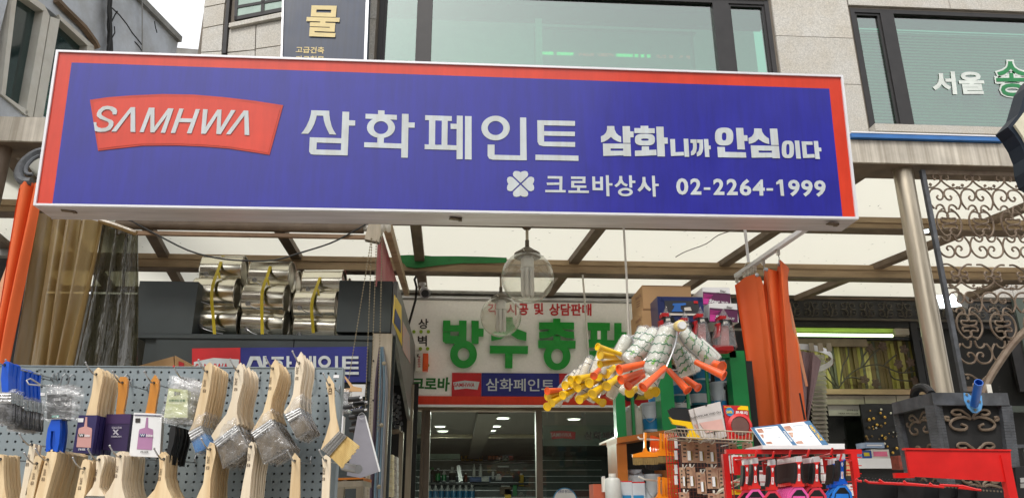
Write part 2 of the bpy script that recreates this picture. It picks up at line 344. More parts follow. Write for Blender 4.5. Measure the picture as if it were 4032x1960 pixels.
# ================================================================= UPPER STONE BUILDING
YF = 7.8
def stone_building():
    parts = []
    bk = M(); zt = 12.0; zb = 2.7
    xl = P(1440, 200, YF).x; xr = P(4600, 300, YF).x
    w1 = (P(1490, 100, YF).x, P(3040, 100, YF).x, P(2000, 480, YF).z, P(2000, -40, YF).z)
    w2 = (P(3395, 300, YF).x, xr, P(3700, 512, YF).z, P(3700, 42, YF).z)
    y0, y1 = YF+.03, YF+.3
    for a, b, c, d in ((xl, w1[0], zb, zt), (w1[0], w1[1], zb, w1[2]), (w1[0], w1[1], w1[3], zt), (w1[1], w2[0], zb, zt), (w2[0], w2[1], zb, w2[2]), (w2[0], w2[1], w2[3], zt)):
        bk.box((a, y0, c), (b, y1, d))
    parts.append(('wall', bk, m_joint))
    def panels(x0, x1, zs, cols=1):
        for i in range(len(zs)-1):
            for k in range(cols):
                q = M(); a = x0+(x1-x0)*k/cols; b = x0+(x1-x0)*(k+1)/cols
                q.box((a+.004, YF, zs[i]+.004), (b-.004, y0-.001, zs[i+1]-.004)); parts.append(('stone_panel', q, m_stone))
    zj = [P(3200, y, YF).z for y in (900, 720, 520, 328, 146, -40, -230, -420, -600)]
    panels(w1[1]+.03, w2[0]-.03, zj)
    panels(xl+.01, w1[0]-.03, [P(1460, y, YF).z for y in (700, 480, 260, 75, -110, -300, -480)])
    panels(w1[0], w1[1], [zb, zb+.6, zb+1.2, w1[2]-.01], 5); panels(w1[0], w1[1], [w1[3]+.01, w1[3]+.7, w1[3]+1.4], 5)
    panels(w2[0]-.02, w2[1], [w2[3]+.03, w2[3]+.7, w2[3]+1.4], 3); panels(w2[0]-.02, w2[1], [zb, zb+.7, w2[2]-.12], 3)
    # left chamfered flank, turning away to the left
    A = Vector((xl, YF, 0)); B = P(790, 100, YF+.75); B.z = 0
    dr = (B-A).normalized(); n = Vector((dr.y, -dr.x, 0)); n = n if n.y < 0 else -n
    def F(px, py, off=0): return PL(px, py, A+n*off, n)
    fl = M(); fl.prism([A-n*.02+Vector((0, 0, zb)), B-n*.02+Vector((0, 0, zb)), B-n*.02+Vector((0, 0, zt)), A-n*.02+Vector((0, 0, zt))], -n*.5)
    parts.append(('wall', fl, m_joint))
    def fp(q, name, ma, off=0, d=.02):
        m = M(); m.prism([F(x, y, off) for x, y in q], -n*d); parts.append((name, m, ma))
    for q in ([(812, -30), (893, -30), (885, 12), (803, 28)], [(803, 32), (884, 16), (878, 95), (799, 110)], [(799, 114), (878, 99), (872, 200), (792, 205)],
              [(792, 209), (872, 204), (868, 300), (785, 300)],
              [(903, 118), (1006, 100), (1003, 195), (896, 205)], [(1010, 99), (1125, 78), (1122, 175), (1007, 192)],
              [(896, 210), (1003, 199), (1000, 300), (890, 300)], [(1007, 196), (1122, 179), (1120, 300), (1003, 300)]):
        fp(q, 'stone_panel', m_stone)
    fp([(896, -40), (908, -40), (888, 210), (874, 210)], 'downpipe', m_wframe, .03, .05)
    fp([(902, 92), (1130, 44), (1130, 62), (900, 108)], 'sill', m_stone, .05, .08)
    fr = M()
    for q in ([(925, -40), (940, -40), (932, 78), (922, 80)], [(922, 66), (1130, 26), (1130, 40), (922, 80)], [(1030, -40), (1042, -40), (1040, 52), (1026, 55)],
              [(935, 22), (1130, -12), (1130, -2), (935, 32)]):
        fr.prism([F(x, y, .015) for x, y in q], -n*.05)
    gl = M(); gl.prism([F(x, y, .005) for x, y in ((925, -40), (1130, -40), (1130, 40), (925, 78))], -n*.008)
    parts.append(('window', fr, m_wframe, [('pane', gl, mat('pale_green_glass', (150, 172, 160), .15, spec=.8))]))
    # windows
    def window(x0, x1, z0, z1, mull, blind, dp=.10):
        f = M(); t = .055; Y0 = YF+.02
        f.box((x0, Y0, z0), (x0+t, Y0+dp, z1)); f.box((x1-t, Y0, z0), (x1, Y0+dp, z1))
        f.box((x0+t, Y0+.004, z0), (x1-t, Y0+dp-.004, z0+t)); f.box((x0+t, Y0+.004, z1-t), (x1-t, Y0+dp-.004, z1))
        sub = []
        for a, b in mull: f.box((a, Y0+.002, z0+t), (b, Y0+dp-.002, z1-t))
        edges = [x0+t]+[v for ab in mull for v in ab]+[x1-t]
        for i in range(0, len(edges), 2):
            a, b = edges[i], edges[i+1]
            g = M(); g.box((a, Y0+.05, z0+t), (b, Y0+.056, z1-t)); sub.append(('pane', g, m_win))
            if b-a < .6:
                s2 = M()
                for q in ((a, z0+t, a+.03, z1-t), (b-.03, z0+t, b, z1-t), (a+.03, z0+t, b-.03, z0+t+.03), (a+.03, z1-t-.03, b-.03, z1-t)):
                    s2.box((q[0], Y0+.02, q[1]), (q[2], Y0+.045, q[3]))
                sub.append(('sash', s2, m_wframe))
        parts.append(('window', f, m_wframe, sub))
    m_win = mix_mat('window_glass', (160, 212, 192), .0, gloss=.27, rough=.03, bump=0)
    X = lambda px, py=150: P(px, py, YF).x
    window(w1[0], w1[1], w1[2], w1[3], [(X(1647), X(1698)), (X(2822), X(2886))], None)
    window(w2[0], w2[1], w2[2], w2[3], [(X(3497, 200), X(3550, 200))], None)
    # roller shade band and screen behind window 1; its glow stands in for room light
    q = M(); q.box((w1[0], YF+.55, w1[2]), (w1[1], YF+.6, w1[3]-.05)); parts.append(('glowing_screen', q, mat('pale_teal_glow', (206, 222, 214), .8, emit=.16)))
    q = M(); q.box((w1[0], YF+.3, w1[3]-.22), (w1[1], YF+.36, w1[3])); parts.append(('window_head_band', q, mat('deep_green_band', (36, 62, 48), .6)))
    q = M(); q.box((X(2118), YF+.25, w1[2]), (X(2145), YF+.3, w1[3]-.22)); parts.append(('interior_post', q, mat('pale_teal_glow', (188, 206, 198), .8)))
    # venetian blind
    b = M(); b.box((w2[0], YF+.5, w2[2]), (w2[1], YF+.52, w2[3])); 
    z = w2[3]-.17; sl = []
    while z > w2[2]+.05:
        s = M(); s.prism([(w2[0]+.05, YF+.19, z), (w2[1], YF+.19, z), (w2[1], YF+.204, z+.037), (w2[0]+.05, YF+.204, z+.037)], (0, .001, -.001)); sl.append(('slat', s, mat('blind_slat', (196, 224, 200), .5)))
        z -= .043
    parts.append(('venetian_blind', b, mat('room_dark', (34, 52, 44), .8), sl))
    q = M(); q.box((w2[0], YF+.14, w2[3]-.16), (w2[1], YF+.19, w2[3]-.05)); parts.append(('blind_head_box', q, mat('deep_green_band', (36, 62, 48), .6)))
    q = M(); q.box((w2[0]-.02, YF-.12, P(3700, 541, YF).z), (w2[1], YF+.028, P(3700, 513, YF).z)); parts.append(('sill', q, m_stone))
    # window lettering
    pl = lambda x, y: P(x, y, YF+.062)
    fr = lambda x, y: P(x, y, YF+.066)
    t = M(); t.text('서울', [(3668, 282), (3868, 282), (3884, 372), (3674, 372)], pl, .035); parts.append(('window_lettering', t, mat('window_white', (206, 212, 206), .5)))
    t = M(); t.text('송', [(3908, 236), (4046, 236), (4056, 386), (3924, 386)], pl, .06); t2 = M(); t2.text('송', [(3915, 242), (4040, 242), (4050, 380), (3930, 380)], lambda x, y: P(x, y, YF+.058), .015)
    parts.append(('window_lettering', t, mat('window_white', (206, 212, 206), .5))); parts.append(('window_lettering', t2, mat('window_green', (28, 120, 66), .5)))
    thing('stone_building', 'granite clad office building with large bronze framed windows above the canopy', 'building', parts)
stone_building()
# LED matrix behind the glass
def led():
    Y = YF+.42; fr = M()
    for q in ((2105, 116, 2740, 124), (2105, 124, 2113, 430), (2732, 124, 2740, 430)): fr.rb(*q, Y-.02, .04)
    pn = M(); pn.rb(2113, 124, 2732, 430, Y, .03)
    g, r = M(), M(); rnd = random.Random(3)
    for y, segs in ((203, [(2116, 2180, 0), (2194, 2258, 0), (2280, 2340, 1), (2352, 2416, 1), (2428, 2490, 0), (2500, 2515, 0), (2524, 2539, 0), (2548, 2563, 0), (2584, 2622, 1), (2637, 2650, 1), (2675, 2690, 1), (2704, 2718, 1)]),
                    (262, [(2116, 2180, 0), (2196, 2258, 0), (2276, 2292, 1), (2308, 2416, 1), (2428, 2498, 0), (2508, 2566, 0), (2590, 2606, 1), (2640, 2720, 1)])):
        for a, b, c in segs:
            x = a
            while x < b:
                for k in range(3):
                    yy = y+k*4+(x-2116)*.028+(rnd.random()*4 if y > 250 else 0)
                    if c and rnd.random() < .35: continue
                    (r if c else g).rb(x, yy, x+3, yy+2.6, Y-.012, .01)
                x += 5
    thing('led_display', 'scrolling LED text board with green and red dots behind the centre window', 'display',
          [('frame', fr, mat('led_frame', (170, 184, 176), .5)), ('panel', pn, mat('led_panel', (150, 170, 166), .6, emit=.12)),
           ('green_dot', g, mat('led_green', (40, 220, 140), emit=1.6), None, '='), ('red_dot', r, mat('led_red', (235, 110, 100), emit=1.3), None, '=')])
led()
def navy_sign():
    Y = 7.25; b = M(); q = [(1126, -420), (1462, -420), (1437, 250), (1107, 250)]
    b.pp(q, Y, .28)
    e = M(); e.pp([(1455, -420), (1468, -420), (1443, 250), (1432, 250)], Y-.015, .012); e.pp([(1122, -420), (1130, -420), (1111, 250), (1104, 250)], Y-.015, .012)
    t = M(); t.text('물', [(1211, 22), (1342, 24), (1331, 148), (1202, 143)], lambda x, y: P(x, y, Y-.012), .028)
    t2 = M(); t2.text('고급건축', [(1166, 184), (1278, 186), (1275, 212), (1164, 209)], lambda x, y: P(x, y, Y-.004), .02)
    t2.text('가구철물', [(1165, 220), (1277, 222), (1275, 248), (1163, 245)], lambda x, y: P(x, y, Y-.004), .02)
    thing('hanging_sign', 'navy vertical shop sign with gold Korean letters fixed to the stone building', 'sign',
          [('panel', b, m_navy), ('edge_trim', e, m_alu), ('lettering', t, m_gold), ('small_lettering', t2, m_gold)])
navy_sign()
# ================================================================= LEFT GREY BUILDING
def left_building():
    A = P(180, 460, 5.3); A.z = 0; dr = Vector((.22, 1, 0)).normalized(); n = Vector((dr.y, -dr.x, 0)); n = n if n.x > 0 else -n
    def G(px, py, off=0): return PL(px, py, A+n*off, n)
    ps = []
    def poly(q, name, ma, off=0, d=.04, lst=None):
        m = M(); m.prism([G(x, y, off) for x, y in q], -n*d); (ps if lst is None else lst).append((name, m, ma))
    E0 = G(697, 190); T0 = G(561, 0); z_top0, z_top1 = T0.z, E0.z
    zt = (z_top0+z_top1)/2
    near = A-dr*3.4
    # wall with the window opening left out
    o = {}
    q = M()
    tl, tr_, br_, bl = (60, -120), (372, 190), (300, 520), (5, 372)
    far = Vector((E0.x, E0.y, 0))
    def wq(pts): q.prism(pts, -n*.35)
    TR, TL, BR, BL = G(*tr_), G(*tl), G(*br_), G(*bl)
    H = lambda p, z: Vector((p.x, p.y, z))
    wq([H(TR, 3.95), H(far, 3.95), H(far, zt), H(TR, zt)])
    wq([H(TR, 3.95), H(TR, BL.z), H(TL, BL.z), H(TL, 3.95)]); wq([H(TR, TR.z), H(TR, zt), H(TL, zt), H(TL, TR.z)]) if TR.z < zt else None
    wq([H(TL, 3.95), H(TL, zt), H(near, zt), H(near, 3.95)])
    cr = [('crack', None, None)]; subs = []
    for path in ([(438, 30), (470, 60), (498, 95), (520, 130), (545, 160), (560, 180)], [(440, 85), (452, 60), (462, 45)], [(530, 165), (548, 185), (560, 205)], [(608, 85), (612, 110), (618, 130)], [(440, 150), (452, 130), (450, 105)]):
        c = M(); c.tube([G(x, y, .001) for x, y in path], .006, 4); subs.append(('crack', c, m_dark))
    ps.append(('wall', q, m_conc, subs))
    cap = M(); cap.box((0, 0, 0), (0, 0, 0)); cap = M(); cap.prism([H(near+n*.04, zt), H(far+n*.04, zt), H(far+n*.04, zt+.06), H(near+n*.04, zt+.06)], -n*.42); ps.append(('parapet_cap', cap, m_concd))
    # window set in the opening
    fr = M(); 
    for s in ([(5, 372), (20, 374), (112, 440), (104, 455)], [(172, 40), (196, 62), (128, 470), (100, 445)], [(200, 66), (236, 78), (168, 470), (132, 470)],
              [(236, 78), (232, 58), (380, 190), (345, 180)], [(345, 180), (372, 190), (318, 520), (290, 520)], [(60, -60), (176, 22), (196, 62), (90, -14)], [(60, -120), (80, -120), (22, 374), (5, 372)]):
        fr.prism([G(x, y, .02) for x, y in s], -n*.12)
    gl = M(); gl.prism([G(x, y, -.05) for x, y in ((75, -30), (372, 190), (300, 520), (10, 378))], -n*.006)
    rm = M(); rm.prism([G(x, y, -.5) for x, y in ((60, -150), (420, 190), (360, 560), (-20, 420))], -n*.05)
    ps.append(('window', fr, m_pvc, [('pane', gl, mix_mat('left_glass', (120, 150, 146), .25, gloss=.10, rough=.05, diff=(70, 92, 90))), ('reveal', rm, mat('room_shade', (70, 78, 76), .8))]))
    ex = M(); ex.tube([G(x, y, .02) for x, y in ((220, 0), (258, 40), (330, 110), (372, 168), (382, 190))], .03, 5); ps.append(('broken_edge', ex, mat('exposed_brick', (120, 100, 80), .9, dirt=.4)))
    thing('grey_building', 'weathered grey rendered building with cracked wall and white framed window at upper left', 'building', ps)
    # cables on the wall
    for i, (xs, r, lb) in enumerate(((0, .02, 'thick bundle of black cables running down the grey cracked wall'), (128, .009, 'thin grey conduit running down the far end of the cracked wall'))):
        ms = []
        for k in range(5 if i == 0 else 1):
            m = M(); pth = [G(432+xs+math.sin(k*2+j*1.7)*(5 if i == 0 else 0)-(y/30 if i == 0 else 0)*(.3*k-.5), y, .04+.01*k) for j, y in enumerate((-60, 0, 50, 100, 150, 215, 330))]
            m.tube(run(pth), r*.6, 5); ms.append(('strand', m, m_cable if i == 0 else m_concd))
        thing('cable_bundle' if i == 0 else 'conduit', lb, 'cable', ms)
    # grey roof lip seen above the big sign, between the two buildings
    m = M(); m.prism([P(x, y, 8.9) for x, y in ((690, 188), (800, 197), (930, 210), (1125, 222), (1125, 330), (690, 330))], (0, 1.5, 0))
    single('roof_lip', m, m_concd, 'low dark grey roof edge between the cracked wall and the stone building', 'roof')
left_building()

# ================================================================= CANOPY
SL = .093                                    # the roof falls gently towards the wall
def ZS(Y): return 3.878-SL*(Y-5.74)
def PS(px, py, dz=0): return PL(px, py, Vector((0, 5.74, 3.878+dz)), Vector((0, SL, 1)))
YB = PS(3400, 1036).y
XL, XR = -7.0, 7.2
def canopy():
    ps = []; YFa = 4.6
    zt, zb = P(90, 461, YFa).z, P(90, 555, YFa).z
    f = M(); f.box((XL, YFa, zb), (XR, YFa+.02, zt)); ps.append(('fascia', f, m_fascia))
    f = M(); f.box((XL, YFa+.02, zb+.003), (XR, YFa+.27, zb+.06)); ps.append(('fascia_soffit', f, m_dbeam))
    f = M(); f.box((P(3345, 540, YFa).x, YFa-.03, zt+.005), (P(3940, 540, YFa).x, YFa+.2, zt+.036)); ps.append(('blue_trim', f, mat('sky_blue_trim', (52, 110, 176), .4)))
    f = M(); f.box((P(3345, 540, YFa).x, YFa-.034, zt+.037), (P(3940, 540, YFa).x, YFa+.2, zt+.047)); ps.append(('white_trim', f, m_alu))
    for Y in (5.74, YB):
        ZR = ZS(Y); zA = P(3400, 900 if Y < 6 else 1094, Y).z
        b = M(); b.box((XL, Y, zA), (XR, Y+.1, ZR-.02)); l = M(); l.box((XL, Y-.012, ZR-.07), (XR, Y-.001, ZR-.022)); fl = M(); fl.box((XL, Y-.02, zA-.012), (XR, Y+.11, zA-.001))
        ps.append(('beam', b, m_beam, [('beam_lip', l, m_beam), ('beam_flange', fl, m_dbeam)]))
    b = M(); b.box((XL, YF-.14, P(3400, 1168, 7.7).z), (XR, YF-.03, ZS(YF)-.02)); ps.append(('wall_plate', b, m_dbeam))
    # rafters: pixel foot on beam A and beam B
    raf = []
    pts = [(-330, 700, 60, 1010), (140, 760, 330, 1010), (592, 925, 640, 1010), (1095, 905, 1160, 1010), (1636, 890, 1652, 1030), (2372, 895, 2268, 1028), (3080, 900, 2870, 1037), (3960, 860, 3460, 1058), (4600, 850, 4100, 1060)]
    for k, (xa, ya, xb, yb) in enumerate(pts):
        a = PS(xa, ya, -.06); b = PS(xb, yb, -.06); d = (b-a)/(b.y-a.y)
        s = a+d*(4.75-a.y); e = a+d*(YF-.15-a.y); raf.append((s, e))
        sh = M(); sh.prism([s+Vector((-.045, 0, 0)), s+Vector((.045, 0, 0)), s+Vector((.045, 0, .054)), s+Vector((-.045, 0, .054))], e-s)
        ps.append(('rafter', sh, m_dbeam))
    # sheets, one per bay
    msh = mix_mat('milky_polycarbonate', (255, 255, 255), 1.0, gloss=0, rough=.4, diff=(222, 221, 214), transl=(240, 239, 232), bump=.0)
    ys = [4.62, 5.8, YB+.06, YF-.04]
    for i in range(len(raf)-1):
        for j in range(3):
            (s0, e0), (s1, e1) = raf[i], raf[i+1]
            def at(se, y): return se[0].x+(se[1].x-se[0].x)*(y-se[0].y)/(se[1].y-se[0].y)
            y0, y1 = ys[j]+.003, ys[j+1]-.003
            q = M(); q.prism([(at(raf[i], y0)+.003, y0, ZS(y0)), (at(raf[i+1], y0)-.003, y0, ZS(y0)), (at(raf[i+1], y1)-.003, y1, ZS(y1)), (at(raf[i], y1)+.003, y1, ZS(y1))], (0, 0, .006))
            ps.append(('roof_sheet', q, msh))
    # leaf litter and specks on the sheets
    dm = M(); rr = random.Random(9)
    for k in range(420):
        x, y = rr.uniform(-4.5, 6.5), rr.uniform(4.9, 7.6); a = rr.random()*6.3; l = rr.uniform(.004, .022); t = .003
        c, s_ = math.cos(a), math.sin(a); p = Vector((x, y, ZS(y)-.004))
        dm.quad([p+Vector((c*l, s_*l, 0)), p+Vector((-s_*t, c*t, 0)), p+Vector((-c*l, -s_*l, 0)), p+Vector((s_*t, -c*t, 0))])
    ps.append(('dirt_specks', dm, m_dark, None, '='))
    g = M(); g.pp([(1552, 1006), (1640, 1002), (1700, 1008), (1800, 1008), (1900, 1010), (1995, 1014), (1995, 1034), (1900, 1036), (1820, 1036), (1730, 1044), (1672, 1052), (1640, 1056), (1600, 1050), (1590, 1036), (1552, 1028)], YB-.018, .005)
    ps.append(('green_paint_daub', g, m_gdaub))
    thing('canopy', 'steel framed canopy roofed with milky translucent sheets over the shop front', 'canopy', ps)
    # conduit pipes and dark gap on the wall under the canopy
    m = M()
    for dz, r in ((.0, .018), (-.05, .012), (-.08, .01)):
        z = P(2000, 1150, 7.6).z+dz; m.tube([(P(1560, 1150, 7.6).x, 7.62, z), (P(2500, 1150, 7.6).x, 7.62, z-.01)], r, 6)
    single('wall_pipes', m, m_concd, 'pipes and cables running along the wall above the green lettered sign', 'pipe')
canopy()
def post():
    def mk(px0, py0, px1, py1, Y, r):
        a = P(px0, py0, Y); b = P(px1, py1, Y); x = (a.x+b.x)/2; return x
    x = mk(3583, 800, 3680, 1400, 4.72, 0); c = M(); c.lathe([(.064, 0), (.064, 3.8)], (x, 4.72, .14), n=28)
    cap = M(); cap.lathe([(.10, 0), (.10, .015), (.07, .03)], (x, 4.72, .14), n=24)
    thing('steel_post', 'thick round stainless steel canopy post at right', 'post', [('shaft', c, m_steel, None, 's'), ('base_ring', cap, m_steel)])
    x = P(8, 700, 4.72).x; c = M(); c.lathe([(.05, 0), (.05, 3.75)], (x-.03, 4.72, .14), n=20)
    thing('steel_post', 'dark steel canopy post at the far left edge behind the orange cloth', 'post', [('shaft', c, m_dbeam, None, 's')])
post()

# ================================================================= LETTER SHAPES (traced outlines, in picture units of each close-up)
def cv(ox, oy, s): return lambda pts: [(ox+x/s, oy+y/s) for x, y in pts]
def ring(cx, cy, rx, ry, ix, iy, n=36, sq=2.0):
    def el(a, b): return [(cx+a*(abs(math.cos(t))**(2/sq))*(1 if math.cos(t) >= 0 else -1), cy+b*(abs(math.sin(t))**(2/sq))*(1 if math.sin(t) >= 0 else -1)) for t in [2*math.pi*k/n for k in range(n)]]
    return ('ring', el(rx, ry), el(ix, iy))
def lay(m, items, place, th, conv, eps=.0):
    """items: polygons or rings in close-up units -> raised solid strokes; place(px,py,off)"""
    for k, it in enumerate(items):
        h = th+eps*k
        if isinstance(it, tuple) and it[0] == 'ring':
            a, b = conv(it[1]), conv(it[2]); n = len(a)
            A0 = [place(x, y, 0) for x, y in a]; A1 = [place(x, y, h) for x, y in a]; B0 = [place(x, y, 0) for x, y in b]; B1 = [place(x, y, h) for x, y in b]
            m.add(A0+A1+B0+B1, [[i+n, (i+1) % n+n, (i+1) % n+3*n, i+3*n] for i in range(n)]+[[i, (i+1) % n, (i+1) % n+n, i+n] for i in range(n)]+[[i+2*n, i+3*n, (i+1) % n+3*n, (i+1) % n+2*n] for i in range(n)])
        else:
            q = conv(it); f0 = [place(x, y, h) for x, y in q]; d = sum((place(x, y, 0)-place(x, y, h) for x, y in q), Vector((0, 0, 0)))/len(q)
            m.prism(f0, d)
SAMHWA = [  # from close-ups 340,340 x4.17 and 700,340 x4.17 in source pixels
    [(440, 451), (424, 451), (442, 431), (458, 436)]]
zA4 = cv(340, 340, 4.1725); zB4 = cv(700, 340, 4.1733)
def samhwa_px():
    L = []
    S = [(432, 463), (425, 420), (385, 385), (330, 378), (275, 400), (245, 440), (250, 475), (300, 505), (370, 540), (425, 560), (446, 590), (438, 650), (390, 715), (310, 745), (225, 749), (170, 742), (140, 735), (118, 592),
         (165, 592), (165, 640), (190, 675), (250, 690), (320, 680), (360, 650), (370, 610), (350, 580), (280, 555), (215, 530), (172, 490), (172, 450), (200, 390), (270, 335), (350, 322), (430, 335), (485, 365), (505, 405), (492, 463)]
    L.append(zA4(S))
    L.append(zA4([(410, 742), (728, 345), (800, 345), (803, 752), (725, 748), (727, 428), (488, 744)]))
    L.append(zA4([(874, 752), (1028, 352), (1118, 354), (1117, 670), (1345, 362), (1433, 367), (1292, 765), (1222, 763), (1330, 470), (1115, 760), (1050, 757), (1052, 458), (940, 754)]))
    H = zA4([(1386, 767), (1528, 367), (1598, 370), (1542, 526)]) + zB4([(240, 532), (295, 375), (363, 378), (222, 775), (150, 772), (215, 592)]) + zA4([(1520, 588), (1458, 768)])
    L.append(H)
    L.append(zB4([(383, 780), (415, 377), (490, 381), (458, 672), (650, 385), (718, 386), (703, 682), (878, 391), (948, 395), (705, 787), (633, 783), (650, 482), (460, 780)]))
    L.append(zB4([(792, 788), (1085, 398), (1158, 402), (1174, 802), (1098, 799), (1094, 480), (864, 790)]))
    return L
def main_sign():
    t = R(5.4); n = Vector((0, -math.cos(t), -math.sin(t))); p0 = P(1750, 838, 3.75)
    S = lambda x, y, o=0: PL(x, y, p0+n*o, n)
    C = [(220, 196), (3320, 296), (3382, 862), (130, 808)]
    def insp(a, b, c, d, q=C):  # bilinear inside sign quad
        return q
    ps = []
    box = M(); box.prism([S(*c) for c in C], Vector((0, .20, 0))); seam = M()
    for k in (.4, .8):   # underside seams
        seam.prism([S(132, 809)+Vector((0, 0, -.001))-n*(.2*k), S(3380, 861)+Vector((0, 0, -.001))-n*(.2*k), S(3380, 861)+Vector((0, 0, -.004))-n*(.2*k), S(132, 809)+Vector((0, 0, -.004))-n*(.2*k)], -n*.006)
    slots = []
    for x, y in ((265, 830), (1790, 862), (3275, 882)):
        b = S(x-20, 822 if x < 500 else (840 if x < 2500 else 862)); o = M(); c = PZ(x, y, S(1750, 838).z-.004)
        o.bbox(c, (.055, .03, .006), R(15)); o.bbox(c+Vector((.03, .01, 0)), (.02, .03, .012), 0); slots.append(('bracket_slot', o, m_dbeam))
    ps.append(('housing', box, m_under, [('seam', seam, m_dbeam)]+slots))
    # red face panel and white trim
    red = M(); red.prism([S(x, y, .006) for x, y in C], -n*.005); ps.append(('face_panel', red, m_red))
    tr = M(); e = 7
    out = C; inn = [(229, 204), (3312, 303), (3370, 853), (141, 800)]
    for i in range(4):
        j = (i+1) % 4; tr.prism([S(*out[i], .016), S(*out[j], .016), S(*inn[j], .016), S(*inn[i], .016)], -n*.03)
    ps.append(('trim', tr, m_alu))
    bl = M(); bl.prism([S(x, y, .0085) for x, y in ((282, 247), (3265, 350), (3318, 857), (206, 803))], -n*.002); ps.append(('blue_field', bl, m_blue))
    lg = M(); top = [(354, 394), (420, 384), (520, 376), (640, 371), (760, 373), (880, 383), (1000, 397), (1115, 415)]; bot = [(1061, 610), (1000, 600), (900, 585), (800, 577), (700, 573), (560, 574), (460, 585), (386, 594)]
    lg.prism([S(x, y, .012) for x, y in top+bot], -n*.003)
    edge = M(); it = [(368, 403), (430, 394), (530, 386), (640, 382), (760, 384), (880, 394), (990, 407), (1103, 427)]; ib = [(1056, 603), (1000, 593), (900, 578), (800, 570), (700, 566), (560, 567), (460, 577), (390, 586)]
    ed2 = M(); ed2.prism([S(x, y, .0135) for x, y in it+ib], -n*.001)
    L = M()
    for q in samhwa_px(): L.prism([S(x, y, .018) for x, y in q], -n*.0045)
    ps.append(('logo_panel', lg, mat('logo_edge_red', (196, 62, 44), .4), [('logo_face', ed2, m_red), ('logo_lettering', L, m_letter)]))
    pl = lambda x, y, o: S(x, y, .0088+o)
    # main words
    z = cv(1150, 400, 4.471); w1 = M()
    arcL = [(338, 155), (330, 230), (300, 330), (255, 430), (200, 520), (160, 565), (285, 568), (345, 490), (390, 400), (418, 320), (433, 250), (548, 252), (560, 330), (585, 420), (620, 500), (660, 578), (780, 583), (730, 510), (695, 430), (670, 330), (657, 240), (655, 165)]
    lay(w1, [arcL, [(887, 180), (1007, 183), (1003, 332), (1112, 334), (1110, 427), (1000, 424), (978, 950), (380, 935), (330, 925), (300, 880), (312, 630), (435, 634), (435, 722), (428, 846), (860, 857), (865, 737), (435, 722), (435, 634), (868, 648)],
              ], pl, .003, z, .0001)
    # second syllable
    lay(w1, [[(1514, 157), (1628, 160), (1628, 230), (1845, 238), (1845, 323), (1292, 303), (1294, 217), (1514, 225)], ring(1565, 460, 247, 185, 127, 113),
             [(1502, 625), (1618, 625), (1613, 735), (1500, 735)], [(1270, 717), (1925, 742), (1935, 218), (2052, 222), (2050, 370), (2160, 372), (2157, 463), (2048, 460), (2038, 990), (1920, 986), (1923, 828), (1268, 805)]], pl, .003, z, .0001)
    z = cv(1650, 400, 3.963)
    lay(w1, [[(95, 215), (511, 230), (511, 305), (447, 303), (442, 680), (585, 685), (587, 430), (492, 430), (492, 347), (588, 350), (590, 222), (682, 225), (680, 900), (585, 900), (585, 758), (87, 744), (88, 668), (153, 672), (157, 292), (95, 292)],
             [(718, 228), (820, 230), (820, 905), (716, 903)]], pl, .003, z, .0001)
    # 'pe' counter drawn as field-coloured inlay
    ct = M(); lay(ct, [[(255, 297), (355, 300), (350, 675), (250, 672)]], lambda x, y, o: S(x, y, .0123+o), .0004, z); 
    lay(w1, [ring(1194, 415, 222, 192, 122, 110), [(1070, 672), (1178, 674), (1178, 832), (1578, 842), (1576, 250), (1672, 252), (1680, 918), (1150, 908), (1095, 893), (1070, 850)],
             [(1845, 293), (2433, 305), (2433, 381), (1950, 371), (1950, 463), (2433, 473), (2431, 542), (1950, 532), (1952, 627), (2436, 634), (2434, 709), (1940, 698), (1875, 680), (1848, 630)],
             [(1816, 830), (2488, 845), (2488, 926), (1816, 912)]], pl, .003, z, .0001)
    z1 = cv(1150, 400, 4.471)
    ps.append(('main_lettering', w1, m_letter, [('letter_counter', ct, m_blue)]))
    # slogan
    w2 = M(); z = cv(2300, 460, 5.152)
    SA = [(465, 190), (612, 190), (618, 260), (650, 330), (700, 380), (750, 402), (752, 520), (680, 500), (600, 460), (543, 410), (480, 465), (410, 505), (345, 520), (340, 398), (400, 370), (445, 320), (465, 260)]
    lay(w2, [SA, [(778, 192), (928, 192), (933, 298), (1003, 298), (1005, 418), (938, 418), (940, 532), (790, 532)],
             [(380, 545), (943, 548), (946, 645), (790, 645), (537, 645), (537, 690), (793, 690), (793, 645), (946, 645), (953, 800), (800, 798), (798, 783), (388, 795)],
             [(1145, 185), (1301, 185), (1303, 235), (1430, 235), (1433, 336), (1020, 332), (1018, 230), (1145, 232)], ring(1233, 465, 202, 118, 76, 22, sq=3),
             [(1170, 602), (1315, 602), (1317, 675), (1465, 667), (1470, 780), (1033, 800), (1030, 688), (1168, 683)],
             [(1460, 203), (1610, 203), (1618, 422), (1695, 424), (1698, 548), (1630, 546), (1640, 806), (1488, 804)],
             [(1743, 453), (1842, 453), (1853, 720), (2022, 712), (2028, 785), (1762, 798)], [(2017, 447), (2112, 447), (2132, 813), (2038, 812)],
             [(2155, 460), (2280, 460), (2285, 640), (2270, 720), (2230, 770), (2168, 788), (2165, 710), (2200, 670), (2210, 610), (2205, 533), (2158, 530)],
             [(2288, 462), (2410, 462), (2417, 640), (2400, 720), (2360, 780), (2288, 808), (2283, 730), (2325, 690), (2340, 610), (2338, 530), (2290, 530)],
             [(2428, 453), (2518, 453), (2528, 585), (2566, 587), (2570, 660), (2532, 660), (2544, 818), (2455, 816)]], pl, .003, z, .0001)
    z = cv(2780, 460, 5.152)
